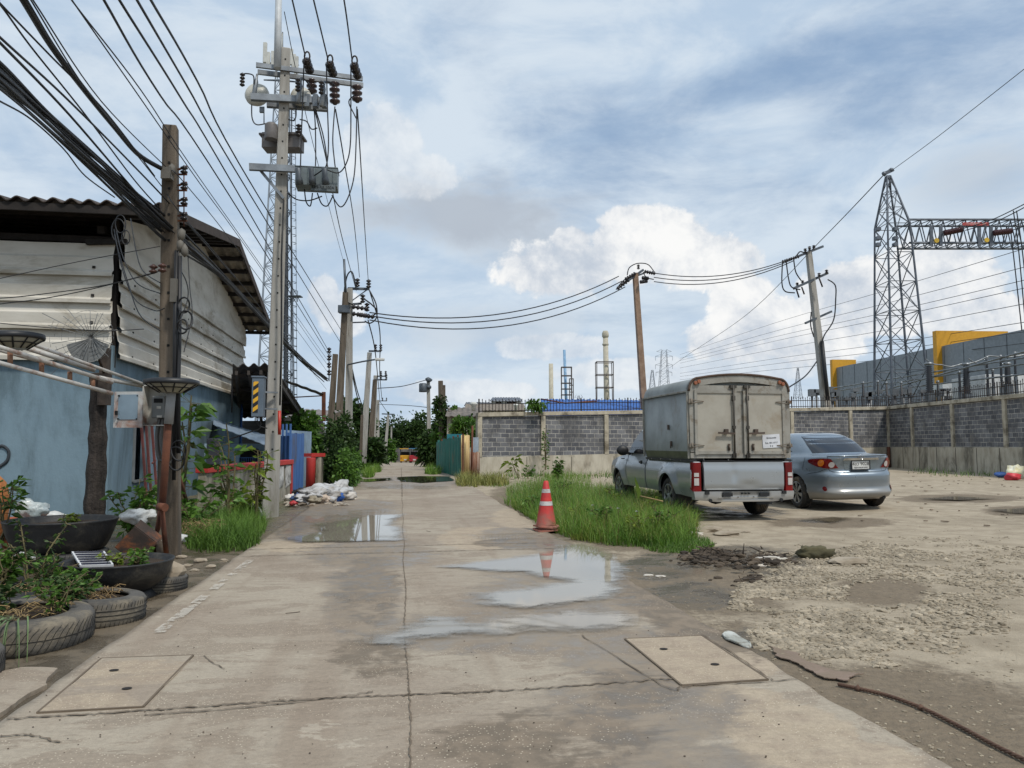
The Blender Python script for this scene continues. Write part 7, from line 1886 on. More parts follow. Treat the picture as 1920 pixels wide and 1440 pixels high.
def frame(lab, x0, x1, ytop, ybot, Y, levels):
    t = T('steel_frame', lab, 'steel frame', V(((x0 - 960) / F * Y, Y, 0))); m = MB(); dp_ = (x1 - x0) / F * Y * .8
    for x in (x0, x1):
        for o in (0, dp_): q = W(x, ybot, Y + o); m.beam(V((q.x, q.y, 0)), W(x, ytop, Y) + V((0, o, 0)), .09)
    for y_ in levels:
        z0 = W(x0, y_, Y); z1 = W(x1, y_, Y); q = [z0, z1, z1 + V((0, dp_, 0)), z0 + V((0, dp_, 0))]
        for k in range(4): m.beam(q[k], q[(k + 1) % 4], .09)
    t.part('girders', m, mat('dull brown steel', S(96, 88, 84), .6, metal=.3, bump=0))
frame('open steel frame round the tall capped chimney', 1119, 1150, 678, 750, 88, (678, 702, 726))
frame('open steel frame round the slim blue chimney', 1053, 1072, 688, 750, 98, (688, 704, 718, 729, 740))
frame('low steel frame right of the slim blue chimney', 1068, 1075, 710, 750, 97, (710, 722, 735))
BR = T('blue_roof_shed', 'shed under a bright blue sheet roof behind the block wall', 'shed', V((4, 48, 0)))
bs_ = mat('blue roof sheet', S(36, 98, 172), .6, col2=S(30, 80, 148), streak=(6, .6, 6), scale=1, bump=0)
BR.part('roof', corr(W(1018, 772, 44), W(1330, 780, 44), W(1014, 748, 50), W(1330, 752, 50), 150, .03, .3), bs_)
m = MB().prism([W(1014, 770, 44), W(1330, 778, 44), V((W(1330, 778, 44).x, 44, 0)), V((W(1014, 770, 44).x, 44, 0))], (0, 5, 0)); BR.part('wall', m, mat('blue wall', S(60, 96, 170), .6, bump=0))
m = MB().tube([W(1014, 748, 43.9), W(1060, 756, 43.8), W(1120, 752, 43.8)], .04, 4); BR.part('stay', m, M_RUST)
# distant houses left of the blue roof
def house(lab, x0, x1, yr0, yr1, ybot, Y, roofm, wallm, roofx=2, wins=()):
    t = T('house', lab, 'house', V(((x0 - 960) / F * Y, Y, 0)))
    a_, b2 = W(x0, ybot, Y), W(x1, ybot, Y); zt_ = W(x0, yr1, Y).z
    m = MB().box2(V((a_.x, Y, -1)), V((b2.x, Y + 8, zt_))); t.part('wall', m, wallm)
    r = t.part('roof', corr(W(x0 - roofx, yr1 + 1, Y - .4), W(x1 + roofx, yr1 + 1, Y - .4), W(x0 + roofx, yr0, Y + 4), W(x1 - roofx, yr0, Y + 4), 90, .025, .35, .04), roofm)
    for (wx0, wx1, wy0, wy1) in wins:
        p, q = W(wx0, wy1, Y), W(wx1, wy0, Y); t.part('window', MB().box2((p.x, Y - .05, p.z), (q.x, Y + .02, q.z)), M_DARK)
    return t
house('house with a weathered tile roof left of the wall end', 838, 906, 764, 779, 800, 44, mat('grey tiles', S(120, 112, 104), .9, col2=S(90, 84, 80), dirt=S(150, 140, 126), damt=.3, bump=.2), stn, 3)
house('pale house with a tiled roof and vent just behind the wall railing', 872, 984, 757, 768, 790, 62, mat('brown tiles', S(132, 122, 108), .9, col2=S(104, 94, 84), bump=.2), mat('cream wall', S(200, 190, 164), .9, bump=0), 2)
house('modern white house with a flat grey roof', 921, 977, 745, 751, 790, 80, mat('slate grey roof', S(92, 98, 108), .7, bump=0), mat('white wall', S(206, 208, 206), .8, bump=0), 3, ((930, 940, 754, 760), (950, 968, 753, 760)))
house('low grey roofed annex left of the modern white house', 872, 922, 754, 760, 790, 82, mat('dark grey roof', S(84, 88, 94), .7, bump=0), mat('light wall', S(190, 190, 186), .8, bump=0), 2)
for i, (x, y, Y) in enumerate(((888, 761, 43.5), (967, 762, 61))):
    q = W(x, y, Y); m = MB().lathe([(.12, -.3), (.12, 0), (.2, .06), (.22, .12), (.15, .2), (.03, .22)], 16, Matrix.Translation(q)); solo('roof_vent', m, pan, ('round white turbine vent on the tile roof left of the wall end', 'round white turbine vent on the roof behind the railing')[i], 'roof vent')
for (x0, x1, yt, Y, sd_) in ((836, 880, 770, 60, 31), (1060, 1220, 772, 70, 33)):
    tree('bush', ('bush behind the tile roofed house', 'green scrub hidden behind the blue roof')[sd_ == 33], x0, x1, yt, 830, Y, sd_, M_LEAFD, 900, .4, grp=None, trunk=False, cat='bush')
# ---------------------------------------------------------------- vehicles
def paint(name, col, flake=.25):
    m, nb = newmat(name); o = nb.obj(); n = nb.noise(o, 6, 6, .6); n2 = nb.noise(o, 1.5, 5, .6)
    s_ = nb.node('ShaderNodeSeparateXYZ', {0: o})
    c = nb.mix(nb.ss(n, .4, .7, 0, .2), col, tuple(k * .85 for k in col[:3]))
    dust = nb.ss(nb.m('ADD', s_.outputs[2], nb.m('MULTIPLY', nb.m('SUBTRACT', n2, .5), .5)), .62, .2)
    c = nb.mix(nb.m('MULTIPLY', dust, .55), c, S(150, 136, 114))
    nb.i('Base Color', c); nb.i('Metallic', nb.m('MULTIPLY', nb.m('SUBTRACT', 1.0, dust), .55)); nb.i('Roughness', nb.lin(n, .3, .7, .26, .38)); nb.i('Coat Weight', nb.m('MULTIPLY', nb.m('SUBTRACT', 1.0, dust), .7)); nb.i('Coat Roughness', .08)
    return m
P_SIL = paint('silver paint', S(160, 164, 166)); P_BLU = paint('blue silver paint', S(126, 138, 148))
GLASS = mat('tinted glass', S(20, 22, 28), .04, bump=0, spec=.8, rvar=.02); CHROME = mat('chrome', S(206, 208, 210), .12, metal=1, bump=0, rvar=.05)
LRED = mat('red lens', S(122, 8, 12), .16, col2=S(84, 5, 8), bump=0, coat=.15, spec=.35, rvar=.04); LCLR = mat('clear lens', S(196, 190, 186), .12, bump=0, coat=.5, rvar=.05); LAMB = mat('amber lens', S(220, 120, 30), .15, bump=0, coat=.5, rvar=.05)
BLKP = mat('black plastic', S(30, 31, 33), .55, bump=.1); UNDER = mat('underbody black', S(24, 23, 22), .9, bump=.2)
TYREM = mat('dusty tyre', S(52, 50, 48), .9, col2=S(38, 37, 36), dirt=S(118, 104, 84), damt=.5, dscale=4, bump=.4)
ALLOY = mat('alloy', S(160, 162, 166), .35, metal=.6, col2=S(130, 130, 130), dirt=S(120, 106, 88), damt=.4, dscale=6, bump=0)
def wheel(t, c, r, w, spokes=7, side=-1, rimr=.66):
    M = Matrix.Translation(V(c)) @ Matrix.Rotation(pi / 2 * side, 4, 'Y')
    prof = [(r * .62, -w / 2), (r * .9, -w / 2), (r * .97, -w * .42), (r, -w * .3), (r, 0), (r, w * .3), (r * .97, w * .42), (r * .9, w / 2), (r * rimr, w * .47), (r * rimr, w * .2)]
    m = MB().lathe(prof, 40, M, wob=lambda a, z: 1); wh = t.part('wheel', m, TYREM)
    g = MB()
    for z in (-.2, -.07, .07, .2): g.tube([M @ V((r * 1.001 * cos(a), r * 1.001 * sin(a), w * z)) for a in [2 * pi * i / 40 for i in range(41)]], .005, 4, False)
    t.part('tread', g, UNDER, wh)
    m = MB().lathe([(r * rimr, w * .44), (r * rimr * .95, w * .46), (r * rimr * .92, w * .30), (r * .2, w * .2), (.01, w * .2)], 32, M, cap=False); t.part('rim_dish', m, BLKP if spokes else ALLOY, wh)
    m = MB()
    m.lathe([(r * rimr * 1.0, w * .40), (r * rimr * 1.0, w * .475), (r * rimr * .93, w * .46), (r * rimr * .93, w * .36)], 32, M, cap=False)
    for k in range(spokes):
        a = 2 * pi * k / spokes
        for da in (-.09, .09): m.beam(M @ V((r * .12 * cos(a), r * .12 * sin(a), w * .40)), M @ V((r * rimr * .96 * cos(a + da), r * rimr * .96 * sin(a + da), w * .42)), .035, .03, up=M.to_3x3() @ V((0, 0, 1)))
    m.lathe([(r * .17, w * .36), (r * .17, w * .45), (r * .08, w * .47), (0.005, w * .47)], 16, M)
    t.part('rim', m, ALLOY, wh)

def pickup():
    rz = radians(9.0); t = T('pickup_truck', 'silver pickup truck carrying a grey canopy box, seen from behind', 'pickup truck', (3.93, 13.15, 0), rz, world=False)
    AR, AF, Rw = 1.15, 4.20, .345
    def sx(y, z):
        """half width of the flank at height z"""
        w = .905 + .022 * sin(pi * min(1, max(0, (z - .4) / .66))) - .04 * sstep(.6, .3, z) - .05 * sstep(.82, 1.06, z)
        w -= .10 * sstep(4.2, 5.15, y) + .06 * sstep(.18, -.02, y) * sstep(.3, .9, z) * 0
        for a in (AR, AF):
            d = hypot(y - a, z - .36); w += .045 * sstep(.62, .42, d) 
        return w
    def arch(a, r=.43, zl=.42, n=14):
        a0 = asin(min(1, (zl - .34) / r)); return [(a - r * cos(u), .34 + r * sin(u)) for u in [a0 + (pi - 2 * a0) * i / n for i in range(n + 1)]]
    # outlines run front to rear in (y,z)
    bed = [(.04, .46), (.10, .40)] + [(.3, .40)] + arch(AR)[::1] + [(2.30, .42), (2.34, .42), (2.34, 1.0), (.06, 1.0), (.02, .8)]
    door = [(2.40, .42), (3.52, .42), (3.62, .7), (3.62, 1.06), (2.40, 1.06)]
    fender = [(3.55, .42), (3.70, .42)] + arch(AF) + [(4.75, .42), (5.02, .5), (5.08, .72), (4.98, .92), (4.6, .99), (3.9, 1.06), (3.66, 1.06), (3.66, .7)]
    for s_ in (-1, 1):
        f = lambda y, z, s_=s_: V((s_ * sx(y, z), y, z))
        sd_ = 1
        o = t.part('bed_side', patch(bed, f, .05, .05, (s_, 0, 0)), P_SIL)
        o = t.part('door', patch(door, f, .06, .04, (s_, 0, 0)), P_SIL)
        m = MB().box((s_ * .945, 2.58, .93), (.03, .16, .035)); m.box((s_ * .95, 2.53, .93), (.03, .05, .07)); t.part('door_handle', m, BLKP, o)
        t.part('front_wing', patch(fender, f, .06, .04, (s_, 0, 0)), P_SIL)
        m = MB().beam((s_ * .935, 3.72, .98), (s_ * .935, 3.9, .98), .02, .02); t.part('wing_badge', m, BLKP)
        m = MB(); c = V((s_ * 1.05, 3.45, 1.16)); m.blob(c, (.13, .07, .11), 2, .08, 3); m.beam(c, (s_ * .86, 3.52, 1.08), .05, .05); t.part('wing_mirror', m, BLKP)
        t.part('mud_flap', MB().box((s_ * .74, .72, .36), (.30, .015, .30)), BLKP)
        for a in (AR, AF): wheel(t, (s_ * .79, a, Rw), Rw, .25, 6, s_)
    # floor pans, wells, bed floor
    m = MB().box((0, 2.5, .60), (1.66, 4.6, .3)); m.box((0, 1.2, .85), (1.6, 2.2, .2)); m.box((0, AR, .36), (1.3, .14, .14)); m.blob((.0, AR, .34), (.17, .2, .15), 1, .1, 2)
    m.beam((-.45, .1, .5), (-.45, 4.8, .5), .1, .14); m.beam((.45, .1, .5), (.45, 4.8, .5), .1, .14); m.tube([(.3, .1, .36), (.3, 1.4, .4), (.3, 2.6, .4)], .04, 8); m.tube([(-.2, .25, .42), (.55, .25, .42)], .06, 8); m.box((-.5, 1.9, .42), (.35, .8, .2))
    t.part('chassis', m, UNDER)
    # cab
    cab = [(1.05, 2.40, 4.02, .855), (1.12, 2.40, 3.92, .845), (1.30, 2.44, 3.66, .80), (1.5, 2.50, 3.37, .745), (1.64, 2.58, 3.17, .70), (1.71, 2.68, 3.05, .66), (1.735, 2.9, 2.95, .5)]
    def ring(z, y0, y1, w, n=48):
        yc, hl = (y0 + y1) / 2, (y1 - y0) / 2; out = []
        for i in range(n):
            a = 2 * pi * i / n; c, s2 = cos(a), sin(a); e = 2 / 7.
            out.append(V((w * copysign(abs(c) ** e, c), yc + hl * copysign(abs(s2) ** e, s2), z)))
        return out
    vs = []; [vs.extend(ring(*r)) for r in cab]; n = 48
    m = MB().add(vs, [(i * n + k, i * n + (k + 1) % n, (i + 1) * n + (k + 1) % n, (i + 1) * n + k) for i in range(len(cab) - 1) for k in range(n)], True); m.poly(vs[-n:]); t.part('cab', m, P_SIL)
    for s_ in (-1, 1):
        fw = lambda y, z, s_=s_: V((s_ * (.862 - .17 * ((z - 1.05) / .6) ** 1.3), y, z))
        t.part('side_window', patch([(2.62, 1.10), (3.62, 1.10), (3.42, 1.36), (3.16, 1.56), (2.72, 1.56)], fw, .08, .01, (s_, 0, 0), off=.012), GLASS)
    t.part('windscreen', MB().prism([(-.7, 3.9, 1.12), (.7, 3.9, 1.12), (.58, 3.2, 1.62), (-.58, 3.2, 1.62)], (0, .03, .02)), GLASS)
    m = MB().grid(lambda u, v: V(((u - .5) * 1.66 * (1 - .12 * v), 3.7 + 1.3 * v, 1.06 + .05 * sin(pi * u) - .14 * v * v)), 12, 8); t.part('bonnet', m, P_SIL)
    t.part('front_bumper', MB().box((0, 5.0, .56), (1.6, .25, .4)), P_SIL, bevel=.05)
    # bed rail caps
    m = MB()
    for s_ in (-1, 1): m.beam((s_ * .86, .05, 1.015), (s_ * .86, 2.34, 1.015), .12, .035)
    t.part('bed_rail', m, BLKP)
    m = MB()
    for k in range(4): m.box((-.927, .45 + k * .5, 1.015), (.012, .03, .02))
    t.part('rail_bolt', m, CHROME)
    # tailgate with its soft crease and dent
    def tg(x, z):
        y = -.035 - .018 * sstep(.95, .86, z) + .03 * sstep(.60, .5, z) + .022 * exp(-((x - .1) / .16) ** 2 - ((z - .60) / .05) ** 2) - .01 * cos(x * 1.6)
        y += .014 * exp(-((x + .18) / .05) ** 2) * sstep(.55, .8, z) * sstep(1.0, .8, z)
        return V((x, y, z))
    tgp = t.part('tailgate', patch([(-.715, .525), (.715, .525), (.722, .99), (-.722, .99)], tg, .035, .06, (0, -1, 0)), P_SIL, bevel=0)
    m = MB().box((0, .01, 1.0), (1.42, .05, .02)); m.box((-.42, -.02, 1.012), (.5, .03, .012)); t.part('tailgate_trim', m, BLKP, tgp)
    # rear corner pillars behind the lamps
    m = MB()
    for s_ in (-1, 1): m.box2((s_ * .73, .02, .42), (s_ * .885, .2, 1.0))
    t.part('corner_panel', m, P_SIL, bevel=.03)
    for s_ in (-1, 1):
        def lampf(a, z, s_=s_):
            if a < .16: return V((s_ * (.735 + a), -.02 + .015 * (a / .16) ** 2, z))
            return V((s_ * (.895 + .02 * min(1, (a - .16) / .05)), -.005 + (a - .16), z))
        L = t.part('tail_light', patch([(.025, .50), (.16, .50), (.25, .54), (.235, .975), (.2, .985), (.025, .985)], lampf, .03, .05, (s_ * .4, -1, 0), off=.01), LRED)
        for z0, z1 in ((.745, .81), (.60, .72)):
            t.part('clear_lens', patch([(.065, z0), (.145, z0), (.145, z1), (.065, z1)], lampf, .03, .01, (s_ * .2, -1, 0), off=.02), LCLR, L)
    # bumper
    def bp(x, z):
        y = -.10 + .05 * (abs(x) / .9) ** 4 + .02 * sstep(.40, .33, z) + .035 * (abs(x) < .42) * (z > .38) * (z < .5)
        return V((x, y, z))
    b = t.part('rear_bumper', patch([(-.88, .36), (-.5, .325), (.5, .325), (.88, .36), (.9, .50), (-.9, .50)], bp, .035, .14, (0, -1, 0)), P_SIL)
    m = MB().box((-.33, -.10, .445), (.17, .03, .055)); m.box((.33, -.10, .445), (.17, .03, .055)); m.box((0, -.095, .41), (.6, .01, .06)) if 0 else None
    for x in (-.06, 0, .06): m.box((x, -.085, .463), (.03, .03, .022))
    for x in (-.69, .69): m.box((x, -.085, .478), (.07, .06, .05)); m.lathe([(.03, 0), (.03, .02)], 12, Matrix.Translation((x * .92, -.09, .352)) @ Matrix.Rotation(pi / 2, 4, 'X'))
    for x in (-.14, .14): m.lathe([(.008, 0), (.008, .03)], 8, Matrix.Translation((x, -.075, .405)) @ Matrix.Rotation(pi / 2, 4, 'X'))
    t.part('bumper_recess', m, BLKP, b)
    m = MB().beam((-.5, -.098, .395), (.5, -.098, .395), .012, .01); t.part('step_edge', m, CHROME, b)
    # canopy box
    GP = mat('grey canopy sheet', S(142, 146, 144), .5, metal=.1, col2=S(126, 130, 127), dirt=S(120, 116, 108), damt=.3, dscale=2.2, scale=2, bump=.12, bscale=4, bdist=.02)
    AP = mat('aluminium trim', S(156, 153, 144), .5, metal=.1, col2=S(134, 130, 121), dirt=S(112, 98, 80), damt=.4, dscale=5, bump=.1)
    DP = mat('stained door panel', S(168, 163, 151), .6, col2=S(155, 149, 137), dirt=S(146, 134, 116), damt=.35, dscale=1.6, metal=.1, bump=.08)
    def prof(inset=0.0):
        p = [(-.90 + inset, 1.16), (-.915 + inset, 2.20)]
        for i in range(9): a = i / 8 * pi / 2; p.append((-.915 + inset + .17 * (1 - cos(a)), 2.20 + .225 * sin(a)))
        for i in range(1, 8): x = -.745 + 1.49 * i / 8; p.append((x, 2.425 + .07 * (1 - (x / .745) ** 2)))
        return p + [(-x, z) for x, z in p[:11][::-1]]
    pr = prof(); n = len(pr)
    m = MB(); y0, y1 = .10, 2.42
    m.add([V((x, y0, z)) for x, z in pr] + [V((x, y1, z)) for x, z in pr], [(i, i + 1, n + i + 1, n + i) for i in range(n - 1)], True)
    m.poly([V((x, y1, z)) for x, z in pr]); m.poly([V((x, y0 + .1, z)) for x, z in pr])
    can = t.part('canopy_box', m, GP)
    m = MB()
    for s_ in (-1, 1): m.prism([(s_ * .86, y0, 1.035), (s_ * .86, y1, 1.035), (s_ * .905, y1, 1.17), (s_ * .905, y0, 1.17)], (-s_ * .03, 0, 0))
    t.part('canopy_skirt', m, mat('olive skirt', S(104, 106, 84), .6, dirt=S(86, 84, 74)), can)
    m = MB()
    for s_ in (-1, 1): m.beam((s_ * .925, y0, 2.20), (s_ * .925, y1, 2.20), .02, .03); m.beam((s_ * .92, y0 + .01, 1.05), (s_ * .93, y0 + .01, 2.2), .03, .03); m.beam((s_ * .92, y1, 1.05), (s_ * .93, y1, 2.2), .03, .03)
    t.part('side_trim', m, AP, can); m = MB()
    for k in range(30): m.box((-.937, y0 + .05 + k * .077, 2.185), (.008, .014, .014))
    t.part('rivet_row', m, AP, can)
    m = MB()
    for y_, z_ in ((1.05, 1.60), (.92, 1.30)): m.box((-.925, y_, z_), (.02, .06, .09))
    m.tube([(-.94, .9, 1.30), (-.94, .9, 1.22)], .012, 5); t.part('side_latch', m, mat('dark greasy iron', S(78, 64, 54)), can)
    m = MB().prism([(-.916, .45, 1.98), (-.916, .95, 1.98), (-.916, .95, 1.96), (-.916, .45, 1.96)], (-.006, 0, 0)); 
    # rear frame
    m = MB(); q = [V((x, y0 - .03, z)) for x, z in pr]
    qi = [V((x * .90, y0 - .03, 1.10 + (z - 1.10) * .905 if z > 1.2 else z)) for x, z in pr]
    for a in range(n - 1): m.prism([q[a], q[a + 1], qi[a + 1], qi[a]], (0, .12, 0))
    m.box((0, y0 + .03, 1.10), (1.80, .12, .09)); m.box((0, y0 + .03, 2.25), (1.62, .115, .1))
    m.box((0, y0 + .0, 1.665), (.16, .03, 1.08)); t.part('rear_frame', m, AP, can)
    m = MB().tube([p + V((0, -.005, .0)) for p in q[2:-2]], .022, 6); t.part('brown_edging', m, mat('brown edging', S(84, 66, 54), .8, bump=.2), can)
    for s_ in (-1, 1):
        d = t.part('box_door', MB().box((s_ * .445, y0 - .012, 1.665), (.73, .05, 1.04)), DP, can, bevel=.006)
        fr = MB()
        for x in (s_ * .085, s_ * .80): fr.box((x, y0 - .04, 1.665), (.05, .04, 1.10))
        for z in (1.15, 2.19): fr.box((s_ * .445, y0 - .038, z), (.68, .035, .05))
        t.part('door_border', fr, AP, d and can)
        lk = MB().tube([(s_ * .125, y0 - .075, 1.06), (s_ * .125, y0 - .075, 2.30)], .016, 8); lk.box((s_ * .125, y0 - .06, 2.28), (.11, .05, .05)); lk.box((s_ * .125, y0 - .06, 1.10), (.06, .05, .08)); lk.box((s_ * .125, y0 - .065, 2.08), (.05, .05, .08)); lk.box((s_ * .125, y0 - .065, 1.58), (.05, .05, .05))
        t.part('lock_rod', lk, CHROME if s_ > 5 else mat('greasy rod', S(80, 76, 70), .5, metal=.5, bump=.1), can)
        hd = MB().beam((s_ * .12, y0 - .09, 1.475), (s_ * .42, y0 - .09, 1.485), .025, .03); hd.box((s_ * .27, y0 - .07, 1.51), (.06, .06, .08)); hd.box((s_ * .22, y0 - .06, 1.24), (.035, .02, .12))
        hd.tube([(s_ * .22, y0 - .07, 1.27), (s_ * .22, y0 - .08, 1.20)], .014, 6)
        t.part('door_bar', hd, mat('dark greasy iron', S(78, 64, 54), .7, col2=S(52, 46, 42), bump=.2), can)
        hg = MB()
        for z in (2.02, 1.27):
            hg.box((s_ * .90, y0 - .05, z), (.07, .05, .06)); hg.beam((s_ * .88, y0 - .065, z + .028), (s_ * .66, y0 - .05, z), .012, .012); hg.beam((s_ * .88, y0 - .065, z - .028), (s_ * .66, y0 - .05, z), .012, .012); hg.tube([(s_ * .89, y0 - .075, z - .05), (s_ * .89, y0 - .075, z + .05)], .014, 6)
        t.part('hinge', hg, mat('rusty hinge', S(132, 124, 112), .7, dirt=S(104, 74, 54), damt=.4, dscale=9, metal=.2), can)
        lp = MB()
        for x in (.74, .80): lp.lathe([(.034, 0), (.034, .03), (.026, .045)], 14, Matrix.Translation((s_ * x, y0 - .035, 2.36 - .025 * (x > .77))) @ Matrix.Rotation(pi / 2, 4, 'X'))
        t.part('marker_lamp', lp, mat('aged amber lens', S(158, 92, 56), .3, bump=0, coat=.4), can)
    # notice
    pc = V((.56, y0 - .045, 1.345)); Rn = Matrix.Rotation(-.06, 4, 'Y')
    pp = t.part('paper_notice', MB().box(pc, (.32, .006, .23), Rn.to_3x3()), mat('white paper', S(214, 216, 220), .7, bump=0), can)
    ink = mat('black ink', S(46, 46, 52), .7, bump=0)
    for txt, sz, dz in (('รับขนของ', .046, .055), ('โทร. 081-4717', .04, -.03), ('4 ษ', .045, -.082)):
        m = text_mb(txt, sz, .001, Matrix.Translation(pc + V((0, -.005, dz))) @ Rn @ Matrix.Rotation(pi / 2, 4, 'X')); o = link('lettering', m, ink, can)
    return t
pickup()

def sedan():
    t = T('sedan_car', 'blue silver sedan parked beside the pickup, seen from behind', 'car', (6.84, 15.0, 0), radians(7.0), world=False)
    t.o.rotation_euler = (0, radians(-1.2), radians(7.0)); t.o.scale = (1.04, 1.04, 1.04)
    # slices: z, rear y, front y, half width, superellipse power
    K = [(.20, .26, 4.30, .76, 5), (.245, .10, 4.42, .815, 5), (.30, .035, 4.5, .845, 4.6), (.345, .02, 4.52, .862, 4.6), (.375, .045, 4.53, .868, 4.6), (.43, .075, 4.54, .872, 4.6), (.50, .065, 4.54, .876, 4.4), (.58, .045, 4.53, .88, 4.3), (.66, .04, 4.5, .88, 4.3), (.70, .055, 4.47, .88, 4.3), (.725, .10, 4.45, .879, 4.4), (.76, .12, 4.42, .877, 4.6), (.84, .11, 4.36, .872, 4.6), (.92, .085, 4.25, .862, 4.5), (.985, .06, 4.1, .845, 4.3), (1.02, .055, 3.9, .825, 4.2), (1.035, .08, 3.75, .80, 4.0), (1.04, .16, 3.62, .775, 3.8), (1.045, .40, 3.55, .745, 3.6), (1.06, .60, 3.5, .725, 3.8), (1.10, .70, 3.42, .715, 4.2), (1.18, .84, 3.22, .695, 4.4), (1.26, .99, 3.02, .67, 4.4), (1.34, 1.17, 2.80, .637, 4.2), (1.40, 1.33, 2.62, .602, 3.8), (1.44, 1.48, 2.46, .556, 3.4), (1.465, 1.66, 2.3, .47, 3), (1.478, 1.85, 2.12, .3, 2.6)]
    # interpolate densely
    Z = []
    for i in range(len(K) - 1):
        p0, p1, p2, p3 = K[max(i - 1, 0)], K[i], K[i + 1], K[min(i + 2, len(K) - 1)]
        n = max(1, int((p2[0] - p1[0]) / .022), int(abs(p2[1] - p1[1]) / .1))
        for k in range(n): u = k / n; Z.append(tuple(lerp(a, b, u) for a, b in zip(p1, p2)))
    Z.append(K[-1]); N = 160
    def ring_raw(z, yr, yf, w, e):
        yc, hl = (yr + yf) / 2, (yf - yr) / 2; out = []
        for i in range(721):
            a = -pi / 2 + 2 * pi * i / 720; c, s_ = cos(a), sin(a); out.append(V((w * copysign(abs(c) ** (2 / e), c), yc + hl * copysign(abs(s_) ** (2 / e), s_), z)))
        return out
    def arclen(P):
        L = [0.0]
        for i in range(1, len(P)): L.append(L[-1] + (P[i] - P[i - 1]).length)
        return L
    def samp(P, L, s_):
        import bisect
        s_ = max(0, min(L[-1] - 1e-6, s_)); i = min(len(P) - 2, max(0, bisect.bisect_right(L, s_) - 1)); f = (s_ - L[i]) / max(1e-9, L[i + 1] - L[i]); return P[i].lerp(P[i + 1], f)
    rings = []; vs = []
    for k in Z:
        P = ring_raw(*k); L = arclen(P); vs += [samp(P, L, L[-1] * i / N) for i in range(N)]
    AR, AF, Rw = .95, 3.55, .315
    # quarter panel bulge over the wheels and shoulder line
    for p in vs:
        for a in (AR, AF):
            d = hypot(p.y - a, p.z - .33)
            if abs(p.x) > .6: p.x += copysign(.014 * sstep(.56, .40, d), p.x)
    nz = len(Z); cut = lambda p: abs(p.x) > .52 and min(hypot(p.y - AR, p.z - .315), hypot(p.y - AF, p.z - .315)) < .372
    fs = []
    for i in range(nz - 1):
        for k in range(N):
            f = (i * N + k, i * N + (k + 1) % N, (i + 1) * N + (k + 1) % N, (i + 1) * N + k)
            if all(cut(vs[j]) for j in f): continue
            fs.append(f)
    for p in vs:
        if cut(p):
            a = AR if abs(p.y - AR) < abs(p.y - AF) else AF; d = V((0, p.y - a, p.z - .315)); l = d.length
            if l > .2: q = d * (.372 / l); p.y = a + q.y; p.z = max(.20, .315 + q.z)
    m = MB().add(vs, fs, True); m.poly(vs[-N:])
    body = t.part('body', m, P_BLU)
    def surf(s_, z, off=0.0):
        """point on the shell at height z, arc distance s_ from the rear middle (positive right)"""
        for i in range(len(K) - 1):
            if K[i][0] <= z <= K[i + 1][0]: u = (z - K[i][0]) / (K[i + 1][0] - K[i][0]); k = tuple(lerp(a, b, u) for a, b in zip(K[i], K[i + 1])); break
        else: k = K[-1]
        P = ring_raw(z, *k[1:]); 
        if s_ < 0: P = [V((-p.x, p.y, p.z)) for p in P]
        P = P[:361]; L = arclen(P); p = samp(P, L, abs(s_)); q = samp(P, L, abs(s_) + .01)
        d = (q - p).normalized(); n = V((d.y, -d.x, 0)) if s_ >= 0 else V((-d.y, d.x, 0))
        if n.dot(V((p.x, p.y - 2.2, 0))) < 0: n = -n
        return p + n * off
    sf = lambda off: (lambda s_, z: surf(s_, z, off))
    # rear window, side glass
    t.part('rear_window', patch([(-.60, 1.085), (.60, 1.085), (.555, 1.25), (.47, 1.405), (.2, 1.43), (-.2, 1.43), (-.47, 1.405), (-.555, 1.25)], sf(.006), .06), GLASS)
    for s_ in (-1, 1):
        t.part('side_window', patch([(s_ * a, z) for a, z in ((1.12, 1.10), (2.9, 1.10), (2.45, 1.38), (1.5, 1.38), (1.2, 1.26))], sf(.006), .07), GLASS)
        l = t.part('tail_light', patch([(s_ * a, z) for a, z in ((.42, .80), (.62, .795), (.80, .83), (1.02, .905), (1.05, .95), (.98, .975), (.70, .985), (.57, .975))], sf(.012), .035), LRED)
        def disc(cs, cz, r): return [(s_ * (cs + r * cos(u)), cz + r * 1.05 * sin(u)) for u in [2 * pi * i / 14 for i in range(14)]]
        t.part('clear_lens', patch(disc(.545, .865, .052), sf(.02), .03), LCLR, l)
        t.part('amber_lens', patch(disc(.735, .90, .062), sf(.02), .03), LAMB, l)
        rr_ = t.part('reflector', patch(disc(.70, .42, .042), sf(.014), .03), LRED); t.part('reflector_bezel', patch(disc(.715, .412, .06), sf(.008), .03), P_BLU, rr_)
        t.part('door_handle', patch([(s_ * 1.62, .93), (s_ * 1.85, .93), (s_ * 1.85, .955), (s_ * 1.62, .955)], sf(.03), .04), P_BLU)
        for a in (AR, AF): wheel(t, (s_ * .755, a, Rw), Rw, .20, 7, s_, .68)
        m = MB().blob((s_ * .95, 3.15, 1.03), (.11, .06, .08), 4, .1, 2); t.part('wing_mirror', m, P_BLU)
    # panel gaps
    g = MB()
    def gap(pts, w=.007):
        q = [surf(a, z, .004) for a, z in cr2(pts)]; g.tube(q, w * .5, 4, False)
    def cr2(pts): return [(p.x, p.y) for p in cr([V((a, z, 0)) for a, z in pts], 6)]
    gap([(-.62, 1.035), (-.63, .97), (-.615, .88), (-.60, .80), (-.55, .745), (-.40, .728), (0, .722), (.40, .728), (.55, .745), (.60, .80), (.615, .88), (.63, .97), (.62, 1.035)])
    for s_ in (-1, 1): gap([(s_ * .62, .79), (s_ * .80, .73), (s_ * 1.02, .70), (s_ * 1.2, .66)], .006); gap([(s_ * 1.15, 1.0), (s_ * 1.2, .7), (s_ * 1.3, .66)], .005)
    t.part('panel_gap', g, UNDER)
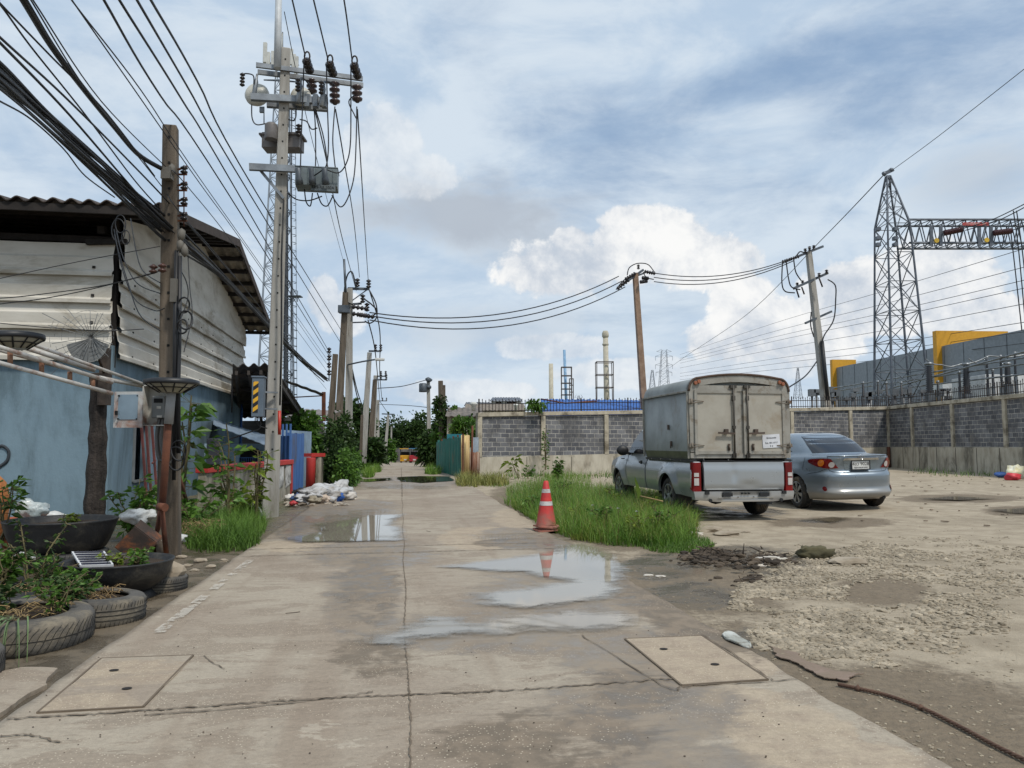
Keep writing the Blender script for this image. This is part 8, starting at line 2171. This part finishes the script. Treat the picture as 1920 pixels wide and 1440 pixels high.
    m = MB().tube([surf(a, 1.028, .02) for a in [-.62 + 1.24 * i / 20 for i in range(21)]], [.004] + [.012] * 19 + [.004], 6); t.part('boot_lip', m, P_BLU)
    ct = t.part('chrome_strip', patch([(-.36, .945), (.36, .945), (.33, .985), (-.33, .985)], sf(.022), .05, .02, (0, -1, 0)), CHROME)
    rc = t.part('plate_recess', patch([(-.30, .765), (.30, .765), (.34, .94), (-.34, .94)], sf(.004), .05), paint('recess paint', S(128, 142, 152)))
    c = surf(0, .855) + V((0, -.02, 0))
    npf = t.part('number_plate', MB().box(c, (.36, .012, .17)), mat('plate white', S(208, 208, 204), .5, bump=0), bevel=.004)
    m = MB()
    for a, b in (((-.18, -.085), (.18, -.085)), ((.18, -.085), (.18, .085)), ((.18, .085), (-.18, .085)), ((-.18, .085), (-.18, -.085))): m.beam(c + V((a[0], -.008, a[1])), c + V((b[0], -.008, b[1])), .016, .014)
    t.part('plate_frame', m, BLKP, npf)
    ink = mat('plate black', S(18, 18, 20), .5, bump=0); X = Matrix.Rotation(pi / 2, 4, 'X')
    t.part('plate_number', text_mb('4ขว 9028', .088, .001, Matrix.Translation(c + V((0, -.008, .018))) @ X), ink, npf)
    t.part('plate_province', text_mb('กรุงเทพมหานคร', .042, .001, Matrix.Translation(c + V((0, -.008, -.048))) @ X), ink, npf)
    e = surf(0, 1.0) + V((0, -.012, 0)); m = MB()
    def oval(cx, cz, rx, rz_, r): m.tube([e + V((cx + rx * cos(u), 0, cz + rz_ * sin(u))) for u in [2 * pi * i / 24 for i in range(25)]], r, 5, False)
    oval(0, 0, .06, .041, .006); oval(0, .012, .036, .018, .005); oval(0, -.002, .016, .036, .005)
    t.part('oval_emblem', m, CHROME)
    for txt, s_, z, sz in (('1.6 E', -.43, .985, .042), ('COROLLA ALTIS', .43, .995, .036)):
        p = surf(s_, z, .006); t.part('badge', text_mb(txt, sz, .002, Matrix.Translation(p) @ Matrix.Rotation(.12 * copysign(1, s_), 4, 'Z') @ X), CHROME)
    m = MB().box((0, 2.2, .27), (1.1, 3.7, .14)); m.box((0, AR, .42), (1.26, .74, .4)); m.box((0, AF, .4), (1.36, .8, .4)); m.tube([(.45, .1, .24), (.45, .5, .25)], .035, 8); m.box((0, AR, .3), (1.4, .1, .1))
    t.part('underbody', m, UNDER)
    m = MB().box((0, 2.0, .95), (1.3, 2.4, .5)); 
    return t
sedan()
